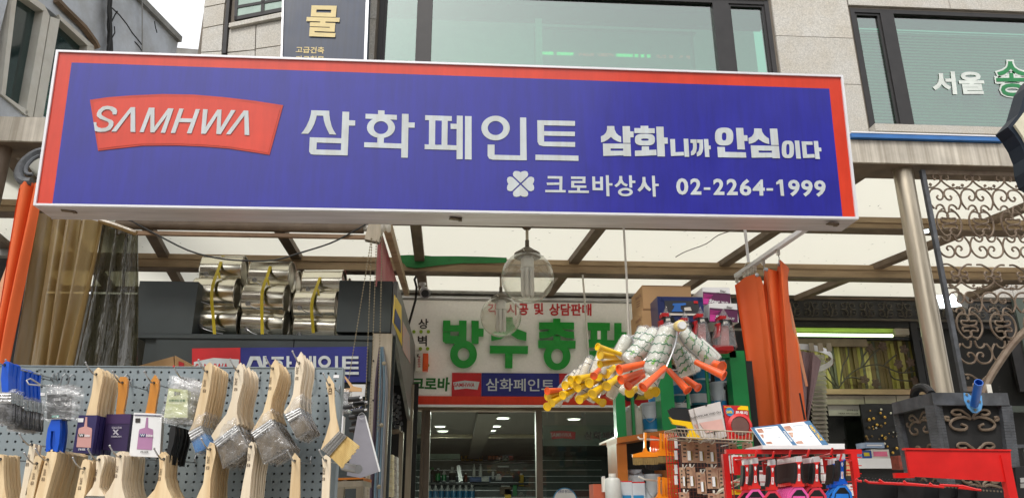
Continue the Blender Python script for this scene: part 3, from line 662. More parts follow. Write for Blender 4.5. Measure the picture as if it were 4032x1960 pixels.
    lay(w2, [ring(367, 402, 186, 181, 46, 80, sq=2.7), [(605, 228), (753, 228), (765, 375), (838, 377), (845, 492), (775, 492), (790, 665), (638, 662)], [(228, 613), (380, 615), (388, 714), (808, 722), (817, 830), (242, 822)],
             [(975, 238), (1125, 240), (1140, 310), (1180, 370), (1230, 415), (1275, 440), (1284, 556), (1200, 535), (1130, 500), (1063, 452), (1000, 510), (930, 540), (868, 550), (860, 435), (930, 400), (968, 340), (975, 290)],
             [(1292, 242), (1444, 242), (1475, 577), (1320, 575)],
             [(906, 582), (1478, 592), (1486, 686), (1335, 688), (1063, 686), (1072, 730), (1337, 728), (1335, 688), (1486, 686), (1500, 843), (1350, 842), (1345, 825), (925, 831)],
             ring(1660, 663, 124, 177, 34, 108, sq=3), [(1797, 484), (1890, 485), (1925, 850), (1832, 848)], [(1936, 500), (2158, 503), (2165, 570), (2032, 568), (2048, 762), (2200, 757), (2207, 828), (1968, 838)],
             [(2182, 493), (2272, 494), (2285, 626), (2335, 627), (2342, 703), (2292, 702), (2310, 857), (2218, 855)]], pl, .003, z, .0001)
    ps.append(('slogan_lettering', w2, m_letter))
    # shop name
    w3 = M(); z = cv(1950, 640, 3.68)
    lay(w3, [[(760, 197), (973, 200), (970, 398), (1020, 400), (1020, 433), (725, 430), (725, 397), (928, 398), (930, 322), (752, 326), (745, 292), (930, 290), (930, 235), (760, 232)],
             [(1098, 203), (1308, 205), (1306, 300), (1143, 298), (1143, 332), (1320, 334), (1320, 367), (1228, 366), (1228, 405), (1357, 408), (1357, 441), (1060, 438), (1060, 405), (1187, 405), (1187, 365), (1101, 364), (1101, 266), (1265, 267), (1265, 238), (1098, 237)],
             [(1405, 203), (1446, 203), (1449, 275), (1519, 275), (1518, 205), (1560, 206), (1563, 403), (1410, 400), (1408, 308), (1450, 308), (1452, 366), (1522, 368), (1519, 308), (1408, 308)],
             [(1602, 185), (1644, 185), (1648, 300), (1698, 300), (1699, 334), (1650, 334), (1656, 488), (1612, 487)],
             [(1797, 196), (1840, 196), (1842, 250), (1865, 295), (1922, 318), (1900, 350), (1850, 325), (1822, 295), (1795, 330), (1755, 358), (1725, 333), (1775, 295), (1797, 250)],
             [(1937, 187), (1978, 187), (1982, 262), (2030, 263), (2030, 297), (1983, 297), (1986, 365), (1944, 364)], ring(1886, 428, 107, 61, 63, 28),
             [(2133, 210), (2175, 210), (2180, 280), (2205, 330), (2262, 388), (2235, 418), (2190, 385), (2160, 345), (2135, 385), (2092, 423), (2060, 397), (2110, 340), (2133, 280)],
             [(2270, 192), (2312, 192), (2318, 308), (2369, 309), (2370, 342), (2320, 342), (2327, 495), (2285, 494)]], pl, .0025, z, .0001)
    ps.append(('shop_name_lettering', w3, m_letter))
    cl = M(); z = cv(1950, 640, 3.68); cx, cy_ = 367, 310
    leaf = [(0, -15), (-60, -75), (-100, -115), (-106, -150), (-90, -180), (-60, -188), (-25, -182), (0, -168), (25, -182), (60, -188), (92, -178), (106, -145), (98, -112), (60, -72)]
    for a in range(4):
        c, s_ = math.cos(a*math.pi/2), math.sin(a*math.pi/2)
        lay(cl, [[(cx+(x*c-y*s_)*1.05, cy_+x*s_+y*c) for x, y in leaf]], pl, .0025, z)
    ps.append(('clover_emblem', cl, m_letter))
    w4 = M(); z = cv(2600, 640, 3.68)
    place = lambda x, y: S(x, y, .0108)
    # digits drawn glyph by glyph so that each sits where it does on the sign
    for ch, x0, y0, x1, y1 in (('0', 228, 227, 402, 468), ('2', 432, 230, 590, 466), ('-', 630, 361, 725, 396), ('2', 765, 234, 923, 470), ('2', 958, 236, 1117, 472), ('6', 1146, 238, 1315, 480), ('4', 1333, 246, 1511, 480),
                               ('-', 1538, 373, 1634, 408), ('1', 1678, 247, 1795, 484), ('9', 1850, 250, 2017, 490), ('9', 2038, 254, 2205, 494), ('9', 2226, 258, 2394, 497)):
        q = z([(x0, y0), (x1, y0), (x1+6, y1), (x0+6, y1)])
        if ch in '1-': lay(w4, [[(x0, y0), (x1, y0), (x1, y1), (x0, y1)] if ch == '-' else [(1728, 247), (1773, 248), (1795, 484), (1745, 482), (1728, 303), (1682, 322), (1678, 288)]], pl, .0025, z)
        else: w4.text(ch, q, place, .030)
    ps.append(('phone_number', w4, m_letter))
    thing('shop_sign', 'long lightbox sign with red border, blue field, white Korean lettering and phone number', 'sign', ps)
    # brackets holding it to the canopy
    for i, x in enumerate((420, 1400, 2300, 3120)):
        b = M(); s = S(x, 500)-n*.2; b.box((s.x-.03, s.y, s.z-.03), (s.x+.03, 4.6, s.z+.03))
        single('sign_bracket', b, m_dbeam, 'steel bracket tying the long sign to the canopy, '+['behind the red logo', 'behind the second large syllable', 'behind the last large syllable', 'near its right end'][i], 'bracket', 'brackets behind the long sign')
main_sign()

# ================================================================= SHOP FRONT (back wall, sign board, door, interior)
def shop_sign_board():
    Y = 7.62; ps = []
    b = M(); b.rb(1500, 1176, 2640, 1598, Y, .1); t = M(); t.rb(1500, 1171, 2640, 1177, Y-.01, .12)
    ps += [('board', b, m_board), ('top_trim', t, m_alu)]
    r = M(); r.rb(1600, 1560, 2640, 1593, Y-.012, .012); r2 = M(); r2.rb(1600, 1593, 2640, 1600, Y-.03, .04)
    ps += [('red_band', r, m_red), ('bottom_trim', r2, m_alu)]
    pl = lambda x, y, o: P(x, y, Y-.002-o)
    z = cv(1400, 850, 2.086); g = M(); z2 = cv(2000, 850, 2.086)
    lay(g, [[(720, 857), (778, 857), (778, 895), (850, 895), (850, 857), (912, 858), (910, 1047), (740, 1047), (717, 1030), (717, 950), (778, 950), (778, 982), (848, 982), (848, 948), (778, 948), (717, 948)],
            [(952, 858), (1012, 860), (1012, 922), (1052, 923), (1050, 990), (1012, 990), (1010, 1050), (952, 1048)], ring(887, 1135, 110, 115, 48, 52),
            [(1232, 830), (1290, 830), (1292, 880), (1325, 925), (1405, 955), (1402, 1026), (1330, 1010), (1262, 965), (1195, 1010), (1115, 1025), (1113, 962), (1190, 930), (1230, 885)],
            [(1103, 1063), (1417, 1065), (1415, 1132), (1290, 1130), (1288, 1250), (1228, 1250), (1228, 1128), (1102, 1128)]], pl, .035, z, .0006)
    lay(g, [[(370, 842), (431, 842), (431, 872), (543, 874), (543, 932), (450, 930), (480, 945), (543, 950), (545, 1007), (470, 1000), (402, 970), (330, 1000), (257, 1005), (256, 952), (320, 945), (350, 930), (255, 930), (255, 872), (370, 872)],
            [(372, 985), (432, 985), (432, 1020), (556, 1022), (555, 1088), (250, 1085), (248, 1020), (372, 1018)], ring(404, 1150, 110, 115, 48, 60),
            [(645, 874), (838, 876), (837, 940), (815, 940), (815, 1018), (905, 1020), (902, 1080), (652, 1080), (650, 1012), (680, 1012), (680, 938), (646, 938)],
            [(873, 877), (933, 878), (933, 952), (975, 953), (973, 1020), (935, 1018), (935, 1082), (873, 1080)], [(667, 1105), (728, 1105), (728, 1180), (980, 1183), (978, 1240), (668, 1240)]], pl, .035, z2, .0006)
    ct = M(); lay(ct, [[(735, 942), (762, 942), (762, 1012), (735, 1012)]], pl, .039, z2)
    ps.append(('large_lettering', g, m_green, [('letter_counter', ct, m_board)]))
    t = M(); qf = lambda x, y: P(x, y, Y-.004)
    t.text('공', [(2042, 1194), (2080, 1194), (2080, 1240), (2042, 1240)], qf, .03); ps.append(('red_lettering', t, m_redt)); t = M(); t.text('및', [(2103, 1192), (2140, 1192), (2140, 1238), (2103, 1238)], qf, .03)
    ps.append(('red_lettering', t, m_redt)); t = M(); t.text('상담판매', [(2162, 1194), (2329, 1195), (2329, 1243), (2162, 1242)], qf, .03); ps.append(('red_lettering', t, m_redt)); t = M(); t.text('시', [(1995, 1194), (2034, 1194), (2034, 1240), (1995, 1240)], qf, .03); t.text('각', [(1920, 1194), (1960, 1194), (1960, 1240), (1920, 1240)], qf, .03)
    ps.append(('red_lettering', t, m_redt))
    t = M(); t.text('상', [(1647, 1254), (1687, 1254), (1687, 1294), (1647, 1294)], qf, .02); ps.append(('black_lettering', t, m_ink2)); t = M(); t.text('벽', [(1645, 1320), (1681, 1320), (1681, 1362), (1645, 1362)], qf, .02)
    ps.append(('black_lettering', t, m_ink2))
    d = M()
    for x, y in ((1630, 1306), (1658, 1306), (1687, 1306), (1656, 1373), (1684, 1373), (1684, 1438)): c = P(x, y, Y); d.lathe([(.017, 0), (.017, .012)], c+Vector((0, -.004, 0)), (0, -1, 0), 16)
    ps.append(('dot', d, mat('lime_dot', (140, 170, 40), .5), None, '='))
    t = M(); t.text('크로바', [(1622, 1484), (1773, 1484), (1768, 1540), (1622, 1533)], qf, .035); ps.append(('green_lettering', t, mat('leaf_green', (30, 110, 40), .4)))
    b = M(); b.rb(1779, 1467, 1895, 1559, Y-.012, .012); b2 = M(); b2.rb(1896, 1468, 2202, 1559, Y-.012, .012); b3 = M(); b3.rb(2203, 1470, 2440, 1559, Y-.012, .012)
    lg = M(); lg.pp([(1784, 1504), (1830, 1497), (1888, 1502), (1880, 1533), (1835, 1528), (1790, 1533)], Y-.016, .004)
    t = M(); t.text('SAMHWA', [(1787, 1507), (1870, 1506), (1868, 1523), (1787, 1522)], lambda x, y: P(x, y, Y-.018), .01)
    t2 = M(); t2.text('삼화페인트', [(1913, 1488), (2182, 1491), (2182, 1540), (1913, 1538)], lambda x, y: P(x, y, Y-.014), .012)
    ps += [('red_plate', b, m_redt, [('logo', lg, m_letter), ('logo_lettering', t, m_redt)]), ('blue_plate', b2, mat('plate_blue', (30, 36, 120), .45), [('plate_lettering', t2, m_letter)]), ('red_plate', b3, m_redt)]
    thing('shop_front_sign', 'silver grey sign board above the door with big green Korean letters and a red band', 'sign', ps)
shop_sign_board()
YD = 7.75
def shop_wall_and_interior():
    zt = P(1800, 1598, YD).z+.0
    x0, x1 = P(1612, 1750, YD).x, P(2900, 1750, YD).x
    ceil, dep, zc = M(), 16.5, zt+.02
    ps = []
    def side(n_, a, b, ma): q = M(); q.box(a, b); ps.append((n_, q, ma))
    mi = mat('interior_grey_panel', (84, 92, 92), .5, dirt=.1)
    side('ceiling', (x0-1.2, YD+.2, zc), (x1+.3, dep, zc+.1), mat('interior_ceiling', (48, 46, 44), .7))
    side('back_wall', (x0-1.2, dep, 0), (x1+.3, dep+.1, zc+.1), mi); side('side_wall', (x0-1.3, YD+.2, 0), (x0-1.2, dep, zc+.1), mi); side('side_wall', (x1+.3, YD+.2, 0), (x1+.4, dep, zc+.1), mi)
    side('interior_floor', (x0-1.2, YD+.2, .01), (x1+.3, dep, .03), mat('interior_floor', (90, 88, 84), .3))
    side('lintel_wall', (XL, YD-.02, zt), (P(2650, 1500, YD).x, YF-.001, ZS(YF)-.05), m_concd)
    side('wall_left', (XL, YD-.015, 0), (x0, YD+.15, zt), m_concd)
    side('ceiling_beam', (P(1868, 1600, 10).x, YD+.3, zc-.06), (P(1868, 1600, 10).x+.22, dep, zc-.001), mat('interior_beam', (66, 62, 58), .6))
    q = M(); q.box((x0-1.2, 11.2, zc-.05), (x1+.3, 11.25, zc-.002)); ps.append(('ceiling_rail', q, m_steel))
    thing('shop_interior', 'dim shop room seen through the sliding door', 'room', ps)
    # slat-wall shelves at the back
    ys = [1720, 1728, 1758, 1790, 1812, 1850, 1875, 1899, 1930, 1958, 1990, 2030]
    sh = []
    for y in ys:
        q = M(); z = P(1900, y, dep-.03).z; q.box((x0-1.1, dep-.02, z), (x1+.2, dep-.003, z+.012)); sh.append(('slat_groove', q, m_alu))
    for xa, xb, y in ((1810, 2100, 1815), (2020, 2120, 1785), (1680, 2080, 1899), (1680, 1890, 1968)):
        q = M(); a, b = P(xa, y, dep-.35), P(xb, y, dep-.35); q.box((a.x, dep-.38, a.z-.04), (b.x, dep-.025, a.z-.005)); sh.append(('shelf', q, m_black))
    thing('wall_shelving', 'grey slatted shelving on the far wall of the shop interior', 'shelving', sh)
    # downlights
    me = mat('downlight_glow', (255, 252, 240), emit=5)
    i = 0
    for x, y, r in ((1741, 1611, 30), (2011, 1614, 27), (1979, 1644, 25), (1733, 1677, 19), (1743, 1695, 19), (1950, 1676, 21), (1934, 1693, 17), (2260, 1648, 23)):
        c = PZ(x, y, zc-.012); s = r*1.0/FOC*(c-CAM).length*.98
        a = M(); a.lathe([(s*1.25, 0), (s*1.25, .012), (s, .014)], c-Vector((0, 0, .003)), n=20); b = M(); b.lathe([(s, 0), (s, .006)], c-Vector((0, 0, .010)), n=20)
        thing('downlight', ['round downlight nearest the door at left', 'large downlight nearest the door frame at right', 'second downlight inside on the right row', 'middle downlight of the left row', 'farthest downlight of the left row', 'third downlight of the right row', 'farthest downlight of the right row', 'single downlight seen through the fixed frosted pane'][i], 'light',
              [('rim', a, m_alu), ('diffuser', b, me)], 'ceiling downlights inside the shop'); i += 1
        ld = bpy.data.lights.new('downlight_lamp', 'AREA'); ld.shape = 'DISK'; ld.size = s*2; ld.energy = 10 if c.y < 10 else 260; ld.color = (1, .98, .94)
        lo = bpy.data.objects.new('downlight_lamp', ld); COL.objects.link(lo); lo.location = c-Vector((0, 0, .03))
    # door set
    fr = []
    def jamb(a, b, nm='jamb', d=.12, dy=0, ya=1601, yb=2240):
        q = M(); X0, X1 = P(a, 1800, YD).x, P(b, 1800, YD).x; q.box((X0, YD+dy, .14), (X1, YD+dy+d, P(1800, ya, YD).z)); fr.append((nm, q, mat('brown_steel_frame', (104, 92, 82), .5, metal=.1, dirt=.2)))
    jamb(1596, 1618, dy=-.2); jamb(1655, 1667, dy=-.0); jamb(1668, 1690, dy=.03); jamb(2112, 2136); jamb(2606, 2640)
    q = M(); q.box((P(1600, 1800, YD).x, YD-.01, zt-.04), (P(2640, 1800, YD).x, YD+.14, zt)); fr.append(('head_rail', q, m_dbeam))
    for a, b, ma, dy in ((1618, 1655, m_glass, .06), (1690, 2112, m_glass, .10), (2136, 2606, m_glass, .05)):
        q = M(); X0, X1 = P(a, 1800, YD).x, P(b, 1800, YD).x; q.box((X0-.012, YD+dy, .16), (X1+.012, YD+dy+.008, zt-.045)); fr.append(('glass_pane', q, ma))
    q = M(); q.rb(2138, 1673, 2604, 1754, YD+.043, .002); l1 = M(); l1.pp([(2166, 1698), (2210, 1694), (2266, 1699), (2264, 1728), (2215, 1723), (2173, 1727)], YD+.040, .002)
    l2 = M(); l2.text('SAMHWA', [(2168, 1702), (2252, 1702), (2250, 1719), (2168, 1719)], lambda x, y: P(x, y, YD+.038), .01)
    l3 = M(); l3.text('삼화페인트', [(2300, 1697), (2476, 1699), (2476, 1731), (2300, 1729)], lambda x, y: P(x, y, YD+.038), .015)
    fr.append(('frosted_band', q, m_glassf, [('logo', l1, mat('dull_red_film', (130, 40, 38), .5)), ('logo_lettering', l2, mat('film_grey', (130, 140, 132), .5)), ('band_lettering', l3, m_ink2)]))
    q = M(); c = P(2225, 1968, YD+.03); q.lathe([(.118, 0), (.118, .004)], c, (0, -1, 0), 32); q2 = M(); q2.lathe([(.108, 0), (.108, .003)], c+Vector((0, -.0045, 0)), (0, -1, 0), 32)
    q3 = M(); q3.text('친환경 핸디코트', [(2196, 1927), (2256, 1927), (2256, 1939), (2196, 1939)], lambda x, y: P(x, y, YD+.02), .01)
    fr.append(('round_sticker', q, m_teal, [('sticker_face', q2, m_white), ('sticker_lettering', q3, mat('navy_print', (30, 50, 110), .5))]))
    thing('sliding_door', 'brown framed glass sliding door with frosted band and shop lettering', 'door', fr)
    # goods on the far shelves
    def bottle(name, lb, cat, x, yb, wpx, hpx, ma, cap, grp, Y=dep-.2, lab=None):
        c = P(x, yb, Y); s = (c-CAM).dot(fw)/FOC; r = wpx*s/2; h = hpx*s*1.02
        b = M(); b.lathe([(r*.9, 0), (r, .02*h), (r, .66*h), (r*.8, .74*h), (r*.42, .82*h), (r*.42, .86*h)], c, n=12); k = M(); k.lathe([(r*.46, 0), (r*.46, .14*h)], c+Vector((0, 0, .86*h)), n=10)
        pp = [('body', b, ma, None, 's'), ('cap', k, cap)]
        if lab: l = M(); l.lathe([(r*1.02, .12*h), (r*1.02, .6*h)], c, n=12, cap=False); pp.append(('paper_label', l, lab))
        return thing(name, lb, cat, pp, grp)
    for i in range(5):
        x = 1823+i*17.5; c = P(x, 1812, dep-.2); s = c.y/FOC*.98
        b = M(); b.rb(x-7, 1765, x+7, 1812, dep-.2, .1); k = M(); k.rb(x-4, 1755, x+2, 1765, dep-.18, .05); l = M(); l.rb(x-4, 1778, x+6, 1806, dep-.203, .002)
        thing('oil_can', f'yellow flat can, {["leftmost", "second", "middle", "fourth", "rightmost"][i]} of the five on the interior shelf', 'can', [('body', b, mat('can_yellow', (220, 168, 20), .4)), ('neck', k, m_redt), ('paper_label', l, m_ink2)], 'yellow cans on the interior shelf')
    for i, x in enumerate((1928, 1943, 1957, 1972)):
        bottle('spray_bottle', f'white capped orange bottle, {["leftmost", "second", "third", "rightmost"][i]} of four beside the yellow cans', 'bottle', x, 1810, 14, 58, mat('brown_orange', (150, 70, 34), .4), m_white, 'orange bottles on the interior shelf')
    bottle('bottle', 'white bottle with dark label right of the orange bottles', 'bottle', 1991, 1810, 20, 42, m_white, m_black, None, lab=m_ink2)
    b = M(); b.rb(2003, 1780, 2022, 1811, dep-.2, .08); k = M(); k.rb(2001, 1758, 2023, 1778, dep-.18, .03); thing('hang_card', 'red blister card with a white header beside the white bottle', 'package', [('blister', b, m_redt), ('header', k, m_white)])
    for i, x in enumerate((2066, 2082, 2106)): bottle('bottle', f'small white bottle with dark label, {["left", "middle", "right"][i]} one on the upper right interior shelf', 'bottle', x, 1767, 13, 32, m_white, m_white, 'small white bottles on the upper shelf', lab=m_ink2)
    for i, (x, wd, h, ma, la) in enumerate(((1694, 18, 46, m_white, None), (1702, 22, 54, mat('bottle_dark', (26, 32, 30), .3), m_ink2), (1724, 20, 52, mat('bottle_dark', (26, 32, 30), .3), m_gpaint), (1748, 18, 46, m_white, m_gpaint), (1781, 26, 56, m_white, m_ink2), (1833, 14, 34, mat('amber_bottle', (120, 60, 30), .3), None), (1866, 12, 50, m_white, None), (1892, 14, 52, m_white, None))):
        bottle('bottle', ['white jar half hidden by the door jamb', 'dark bottle with green top, first on the middle shelf', 'dark bottle with green label, second on the middle shelf', 'white bottle with green label on the middle shelf', 'large white bottle with black label on the middle shelf', 'short amber bottle on the middle shelf', 'slim white nozzle bottle on the blue box', 'taller white nozzle bottle on the blue box'][i], 'bottle', x, 1896 if i < 6 else 1876, wd, h, ma, m_white if i != 1 else m_gpaint, None, lab=la)
    q = M(); q.rb(1850, 1876, 1930, 1895, dep-.25, .2); q2 = M(); q2.rb(1896, 1876, 1926, 1895, dep-.254, .003); thing('flat_box', 'blue and white flat box on the middle interior shelf', 'box', [('body', q, mat('box_blue', (40, 76, 150), .4)), ('end_label', q2, m_white)])
    q = M(); q.pp([(1797, 1832), (1812, 1828), (1822, 1890), (1808, 1896)], dep-.2, .08); single('film_roll', q, m_wire, 'clear plastic film roll leaning on the middle interior shelf', 'roll')
    for i in range(8): bottle('jug', f'white bottle with blue label, number {["one", "two", "three", "four", "five", "six", "seven", "eight"][i]} from the left in the bottom row', 'bottle', 1690+i*24, 1964, 22, 52, m_white, m_white, 'blue labelled bottles in the bottom interior row', lab=m_teal)
    for i, (x0_, y0_, x1_, y1_, ma) in enumerate(((2040, 1750, 2010, 1775, m_black), (2020, 1852, 2048, 1892, m_black), (1937, 1855, 1946, 1885, m_white), (1952, 1870, 1974, 1890, m_white), (2043, 1868, 2062, 1912, m_yellow), (1988, 1924, 2012, 1960, m_yellow), (1955, 1838, 2008, 1860, m_black), (1990, 1730, 2010, 1758, m_black), (2020, 1905, 2035, 1950, m_gpaint), (1968, 1914, 2012, 1945, m_dbeam))):
        q = M(); q.rb(min(x0_, x1_), y0_, max(x0_, x1_), y1_, dep-.12, .07)
        c = M(); c.rb(min(x0_, x1_)+5, y0_-6, max(x0_, x1_)-5, y0_, dep-.11, .01)
        thing('hanging_package', ['black tool pack on the top right shelf', 'dark bracket pack on the slatted wall', 'thin white pack right of the blue box', 'square white pack right of the blue box', 'yellow tool card hanging near the door jamb', 'yellow note card at the bottom of the far wall', 'black caddy above the white packs', 'dark gauge pack above the orange bottles', 'green tube standing near the yellow note', 'brown box behind the yellow note'][i], 'package', [('pack', q, ma), ('hanger', c, m_white)])
    # wall air conditioner
    a = M(); Y = dep-.9; a.rb(1600, 1718, 1811, 1778, Y, .5); v = M(); v.rb(1600, 1779, 1811, 1806, Y+.03, .4); f = M(); f.rb(1606, 1773, 1808, 1777, Y-.006, .01)
    d = M(); d.rb(1776, 1776, 1802, 1780, Y-.01, .01); thing('air_conditioner', 'pale wall mounted air conditioner seen through the sliding door', 'appliance', [('casing', a, mat('ac_white', (150, 168, 158), .4)), ('louvre', v, mat('ac_white2', (128, 146, 138), .4)), ('seam_strip', f, m_wframe), ('nameplate', d, m_dark)])
shop_wall_and_interior()
def wall_devices():
    Y = 7.5
    a = M(); a.rb(1637, 1388, 1664, 1460, Y, .1); b = M(); b.rb(1664, 1390, 1685, 1458, Y+.005, .09); c = M(); c.rb(1668, 1396, 1686, 1452, Y-.015, .06)
    t = M()
    for k, (s, x0, x1, y0, y1, ma) in enumerate((('K', 1642, 1652, 1392, 1406, 0),)): t.text(s, rect(x0, y0, x1, y1), lambda x, y: P(x, y, Y-.003), .03)
    t2 = M()
    for k, ch in enumerate('Pocom'): t2.text(ch, [(1655, 1402+k*9), (1655, 1409+k*9), (1645, 1409+k*9), (1645, 1402+k*9)], lambda x, y: P(x, y, Y-.003), .02)
    thing('alarm_box', 'small cream security box with orange lamp on the left end of the green lettered sign', 'alarm', [('case', a, m_cream, [('mark_lettering', t, m_ink2), ('name_lettering', t2, m_redt)]), ('lamp_base', b, m_orange), ('lamp_lens', c, m_orange)])
    base = P(1664, 1114, 7.0); b = M(); b.lathe([(.035, 0), (.035, .02), (.012, .03), (.012, .09)], base+Vector((0, 0, .0)), (0, 0, -1), 16)
    h = P(1672, 1148, 6.85); body = M(); body.lathe([(.03, 0), (.042, .02), (.045, .16), (.038, .165)], h+Vector((-.01, .12, .03)), (.1, -1, -.35), 20); l = M(); l.lathe([(.036, 0), (.036, .008)], h+Vector((.006, -.035, -.026)), (.1, -1, -.35), 20)
    hd = M(); hd.lathe([(.046, 0), (.05, .17), (.05, .19)], h+Vector((-.01, .125, .036)), (.1, -1, -.35), 20, cap=False)
    m = M(); m.prism([P(1700, 1130, 6.95), P(1640, 1290, 6.95), P(1604, 1300, 6.95), P(1690, 1130, 6.95)], (0, .02, 0))
    thing('security_camera', 'white bullet security camera on a bracket below the green daub', 'camera', [('mount', b, m_alu), ('body', body, m_alu, None, 's'), ('lens', l, m_black), ('sun_hood', hd, m_alu, None, 's')])
    c = M(); c.tube([P(x, y, 6.96) for x, y in ((1650, 1065), (1632, 1100), (1640, 1130), (1636, 1180), (1605, 1290))], .012, 5)
    single('camera_cable', c, m_cable, 'grey cable looping from the camera down to the cabinet side', 'cable')
wall_devices()
def globes():
    for i, (gx, gy, rp, mx_, my, Y) in enumerate(((2077, 1092, 104, 2055, 893, 5.83), (1972, 1246, 81, 1963, 1068, YB+.05))):
        c = P(gx, gy, Y); s = (c-CAM).dot(fw)/FOC; r = rp*s; top = P(mx_, my, Y); top.x = c.x
        gl = M(); gl.ball(c, r, 40, 24, -1, .86); gl2 = M(); gl2.ball(c, r*.975, 40, 24, -1, .86)
        cone = M(); zc = c.z+r*.80; cone.lathe([(r*.52, 0), (r*.50, r*.14), (r*.34, r*.24), (r*.14, r*.38), (r*.08, r*.40), (r*.08, r*.68)], (c.x, c.y, zc), n=20)
        rod = M(); rod.lathe([(r*.06, 0), (r*.06, top.z-zc-r*.62)], (c.x, c.y, zc+r*.65), n=10); pl = M(); pl.lathe([(r*.22, 0), (r*.22, -.012), (r*.12, -.035)][::-1], (c.x, c.y, top.z+.012), n=16)
        bolt = M()
        for a in (0, 2.1, 4.2): bolt.tube([(c.x+math.cos(a+.2)*r*.48, c.y+math.sin(a+.2)*r*.48, zc+r*.1), (c.x+math.cos(a+.2)*r*.66, c.y+math.sin(a+.2)*r*.66, zc+r*.1)], r*.025, 6)
        sock = M(); sock.lathe([(r*.18, 0), (r*.25, -r*.08), (r*.25, -r*.42), (r*.28, -r*.46)], (c.x, c.y, zc), n=20)
        bt = []
        for k in range(6):
            a = k*math.pi/3+.3; b = M(); b.lathe([(r*.075, 0), (r*.075, -r*1.02), (r*.04, -r*1.08)], (c.x+math.cos(a)*r*.19, c.y+math.sin(a)*r*.19, zc-r*.46), n=8); bt.append(('lamp_tube', b, m_white, None, 's'))
        thing('globe_lamp', ['large clear glass globe lamp hanging from the front beam', 'smaller looking clear glass globe lamp behind, hanging from the rear beam'][i], 'lamp',
              [('glass_globe', gl, mix_mat('clear_globe', (253, 253, 250), .10, gloss=.05, rough=.03, diff=(236, 234, 226), bump=.25, scale=7), [('inner_glass', gl2, mix_mat('clear_globe2', (253, 253, 251), .03, gloss=.02, rough=.1, diff=(210, 205, 190)))], 's'),
               ('cap', cone, mat('grey_cast_cap', (104, 96, 84), .6, dirt=.2), [('bolt', bolt, m_cream)], 's'), ('stem', rod, m_steel), ('ceiling_plate', pl, m_dbeam), ('bulb_socket', sock, m_white, bt, 's')], 'globe lamps under the canopy')
    # thin rods and rope
    for i, (xa, ya, xb, yb, Y, r, lb) in enumerate(((2455, 880, 2476, 1330, 5.2, .008, 'thin white rope hanging from under the long sign to the roller bunch'), (2294, 1082, 2320, 1450, YB-.02, .009, 'thin white rod hanging from the rear beam before the green letters'))):
        a, b = P(xa, ya, Y), P(xb, yb, Y); m = M(); m.tube([a, (a+b)/2+Vector((.004, 0, 0)), b], r, 6); k = M(); k.bbox(a+Vector((0, .02, .01)), (.06, .05, .02))
        thing('hanging_rod', lb, 'rod', [('rod', m, m_cream), ('hook_plate', k, m_dbeam)])
    m = M(); m.tube(run([P(x, y, 4.95) for x, y in ((460, 845), (520, 872), (620, 925), (740, 985), (850, 1015), (960, 1026), (1080, 1024), (1180, 996), (1300, 958), (1380, 918), (1440, 884))]), .006, 5)
    single('sagging_cable', m, m_cable, 'thin black cable sagging under the canopy above the metal cans', 'cable')
    m = M(); m.tube(run([P(x, y, 5.6) for x, y in ((2660, 1012), (2700, 990), (2780, 960), (2830, 925), (2900, 905), (2930, 903))]), .004, 5)
    single('thin_wire', m, m_concd, 'thin grey wire running under the sheets to the curtain rail hanger', 'wire')
globes()
def roller_blind():
    Y = 4.98; a = P(460, 884, Y); b = P(1432, 900, Y); z = (a.z+b.z)/2
    t = M(); t.lathe([(.033, 0), (.033, b.x-a.x)], (a.x, Y, z), (1, 0, 0), 20); t2 = M(); t2.lathe([(.022, 0), (.022, .12)], (b.x, Y, z+.005), (1, 0, 0), 16)
    r = M(); r.box((a.x, Y-.02, z-.075), (b.x+.12, Y+.01, z-.05)); br = M(); c = P(1475, 915, Y); br.bbox(c, (.10, .06, .14), 0, .2)
    wheel = M(); w = P(1502, 890, Y-.03); wheel.lathe([(.04, 0), (.045, .015), (.03, .03), (.045, .045), (.04, .06)], w, (1, 0, 0), 18)
    thing('roller_blind', 'rolled-up awning tube with a chain bracket just below the long sign', 'blind', [('tube', t, m_dbeam), ('tube_end', t2, m_cream), ('bottom_rail', r, mat('rusty_rail', (150, 120, 90), .6, dirt=.4)), ('bracket', br, m_steel), ('chain_wheel', wheel, m_cream)])
    for i, (xa, ya, xb, yb) in enumerate(((1462, 940, 1372, 1500), (1464, 940, 1438, 1620), (1482, 948, 1447, 1958), (1505, 920, 1488, 1700))):
        p, q = P(xa, ya, 4.95), P(xb, yb, 4.95); m = M(); n = int((q-p).length/.02)
        for k in range(n): 
            c = p+(q-p)*(k/n); s = .0055; m.add([c+Vector(v)*s for v in ((1, 0, 0), (-1, 0, 0), (0, 1, 0), (0, -1, 0), (0, 0, 1.4), (0, 0, -1.4))], [(0, 2, 4), (2, 1, 4), (1, 3, 4), (3, 0, 4), (2, 0, 5), (1, 2, 5), (3, 1, 5), (0, 3, 5)])
        m.tube([p, q], .0018, 4)
        single('bead_chain', m, m_chain, ['slanting bead chain, leftmost of the four below the awning bracket', 'second bead chain from the left below the awning bracket', 'third bead chain from the left, reaching to the bottom edge', 'rightmost bead chain, hanging from the chain wheel'][i], 'chain', 'bead chains of the awning')
    # pinkish side sheet going back from the bracket
    s0, s1 = P(1508, 905, 5.05), P(1592, 1165, 7.5)
    m = M(); m.prism([s0+Vector((0, 0, .09)), s1+Vector((0, 0, .05)), s1, s0], (.05, 0, 0)); sh = M(); sh.prism([s0+Vector((-.03, 0, .05)), s1+Vector((-.03, 0, 0)), s1+Vector((-.06, 0, -.12)), s0+Vector((-.05, .2, -.35))], (-.004, 0, 0))
    thing('awning_arm', 'diagonal steel arm with a pinkish faded sheet beside the bead chains', 'awning', [('arm', m, m_beam), ('faded_sheet', sh, mat('faded_pink_sheet', (196, 150, 146), .7, c2=(176, 60, 80), scale=3))])
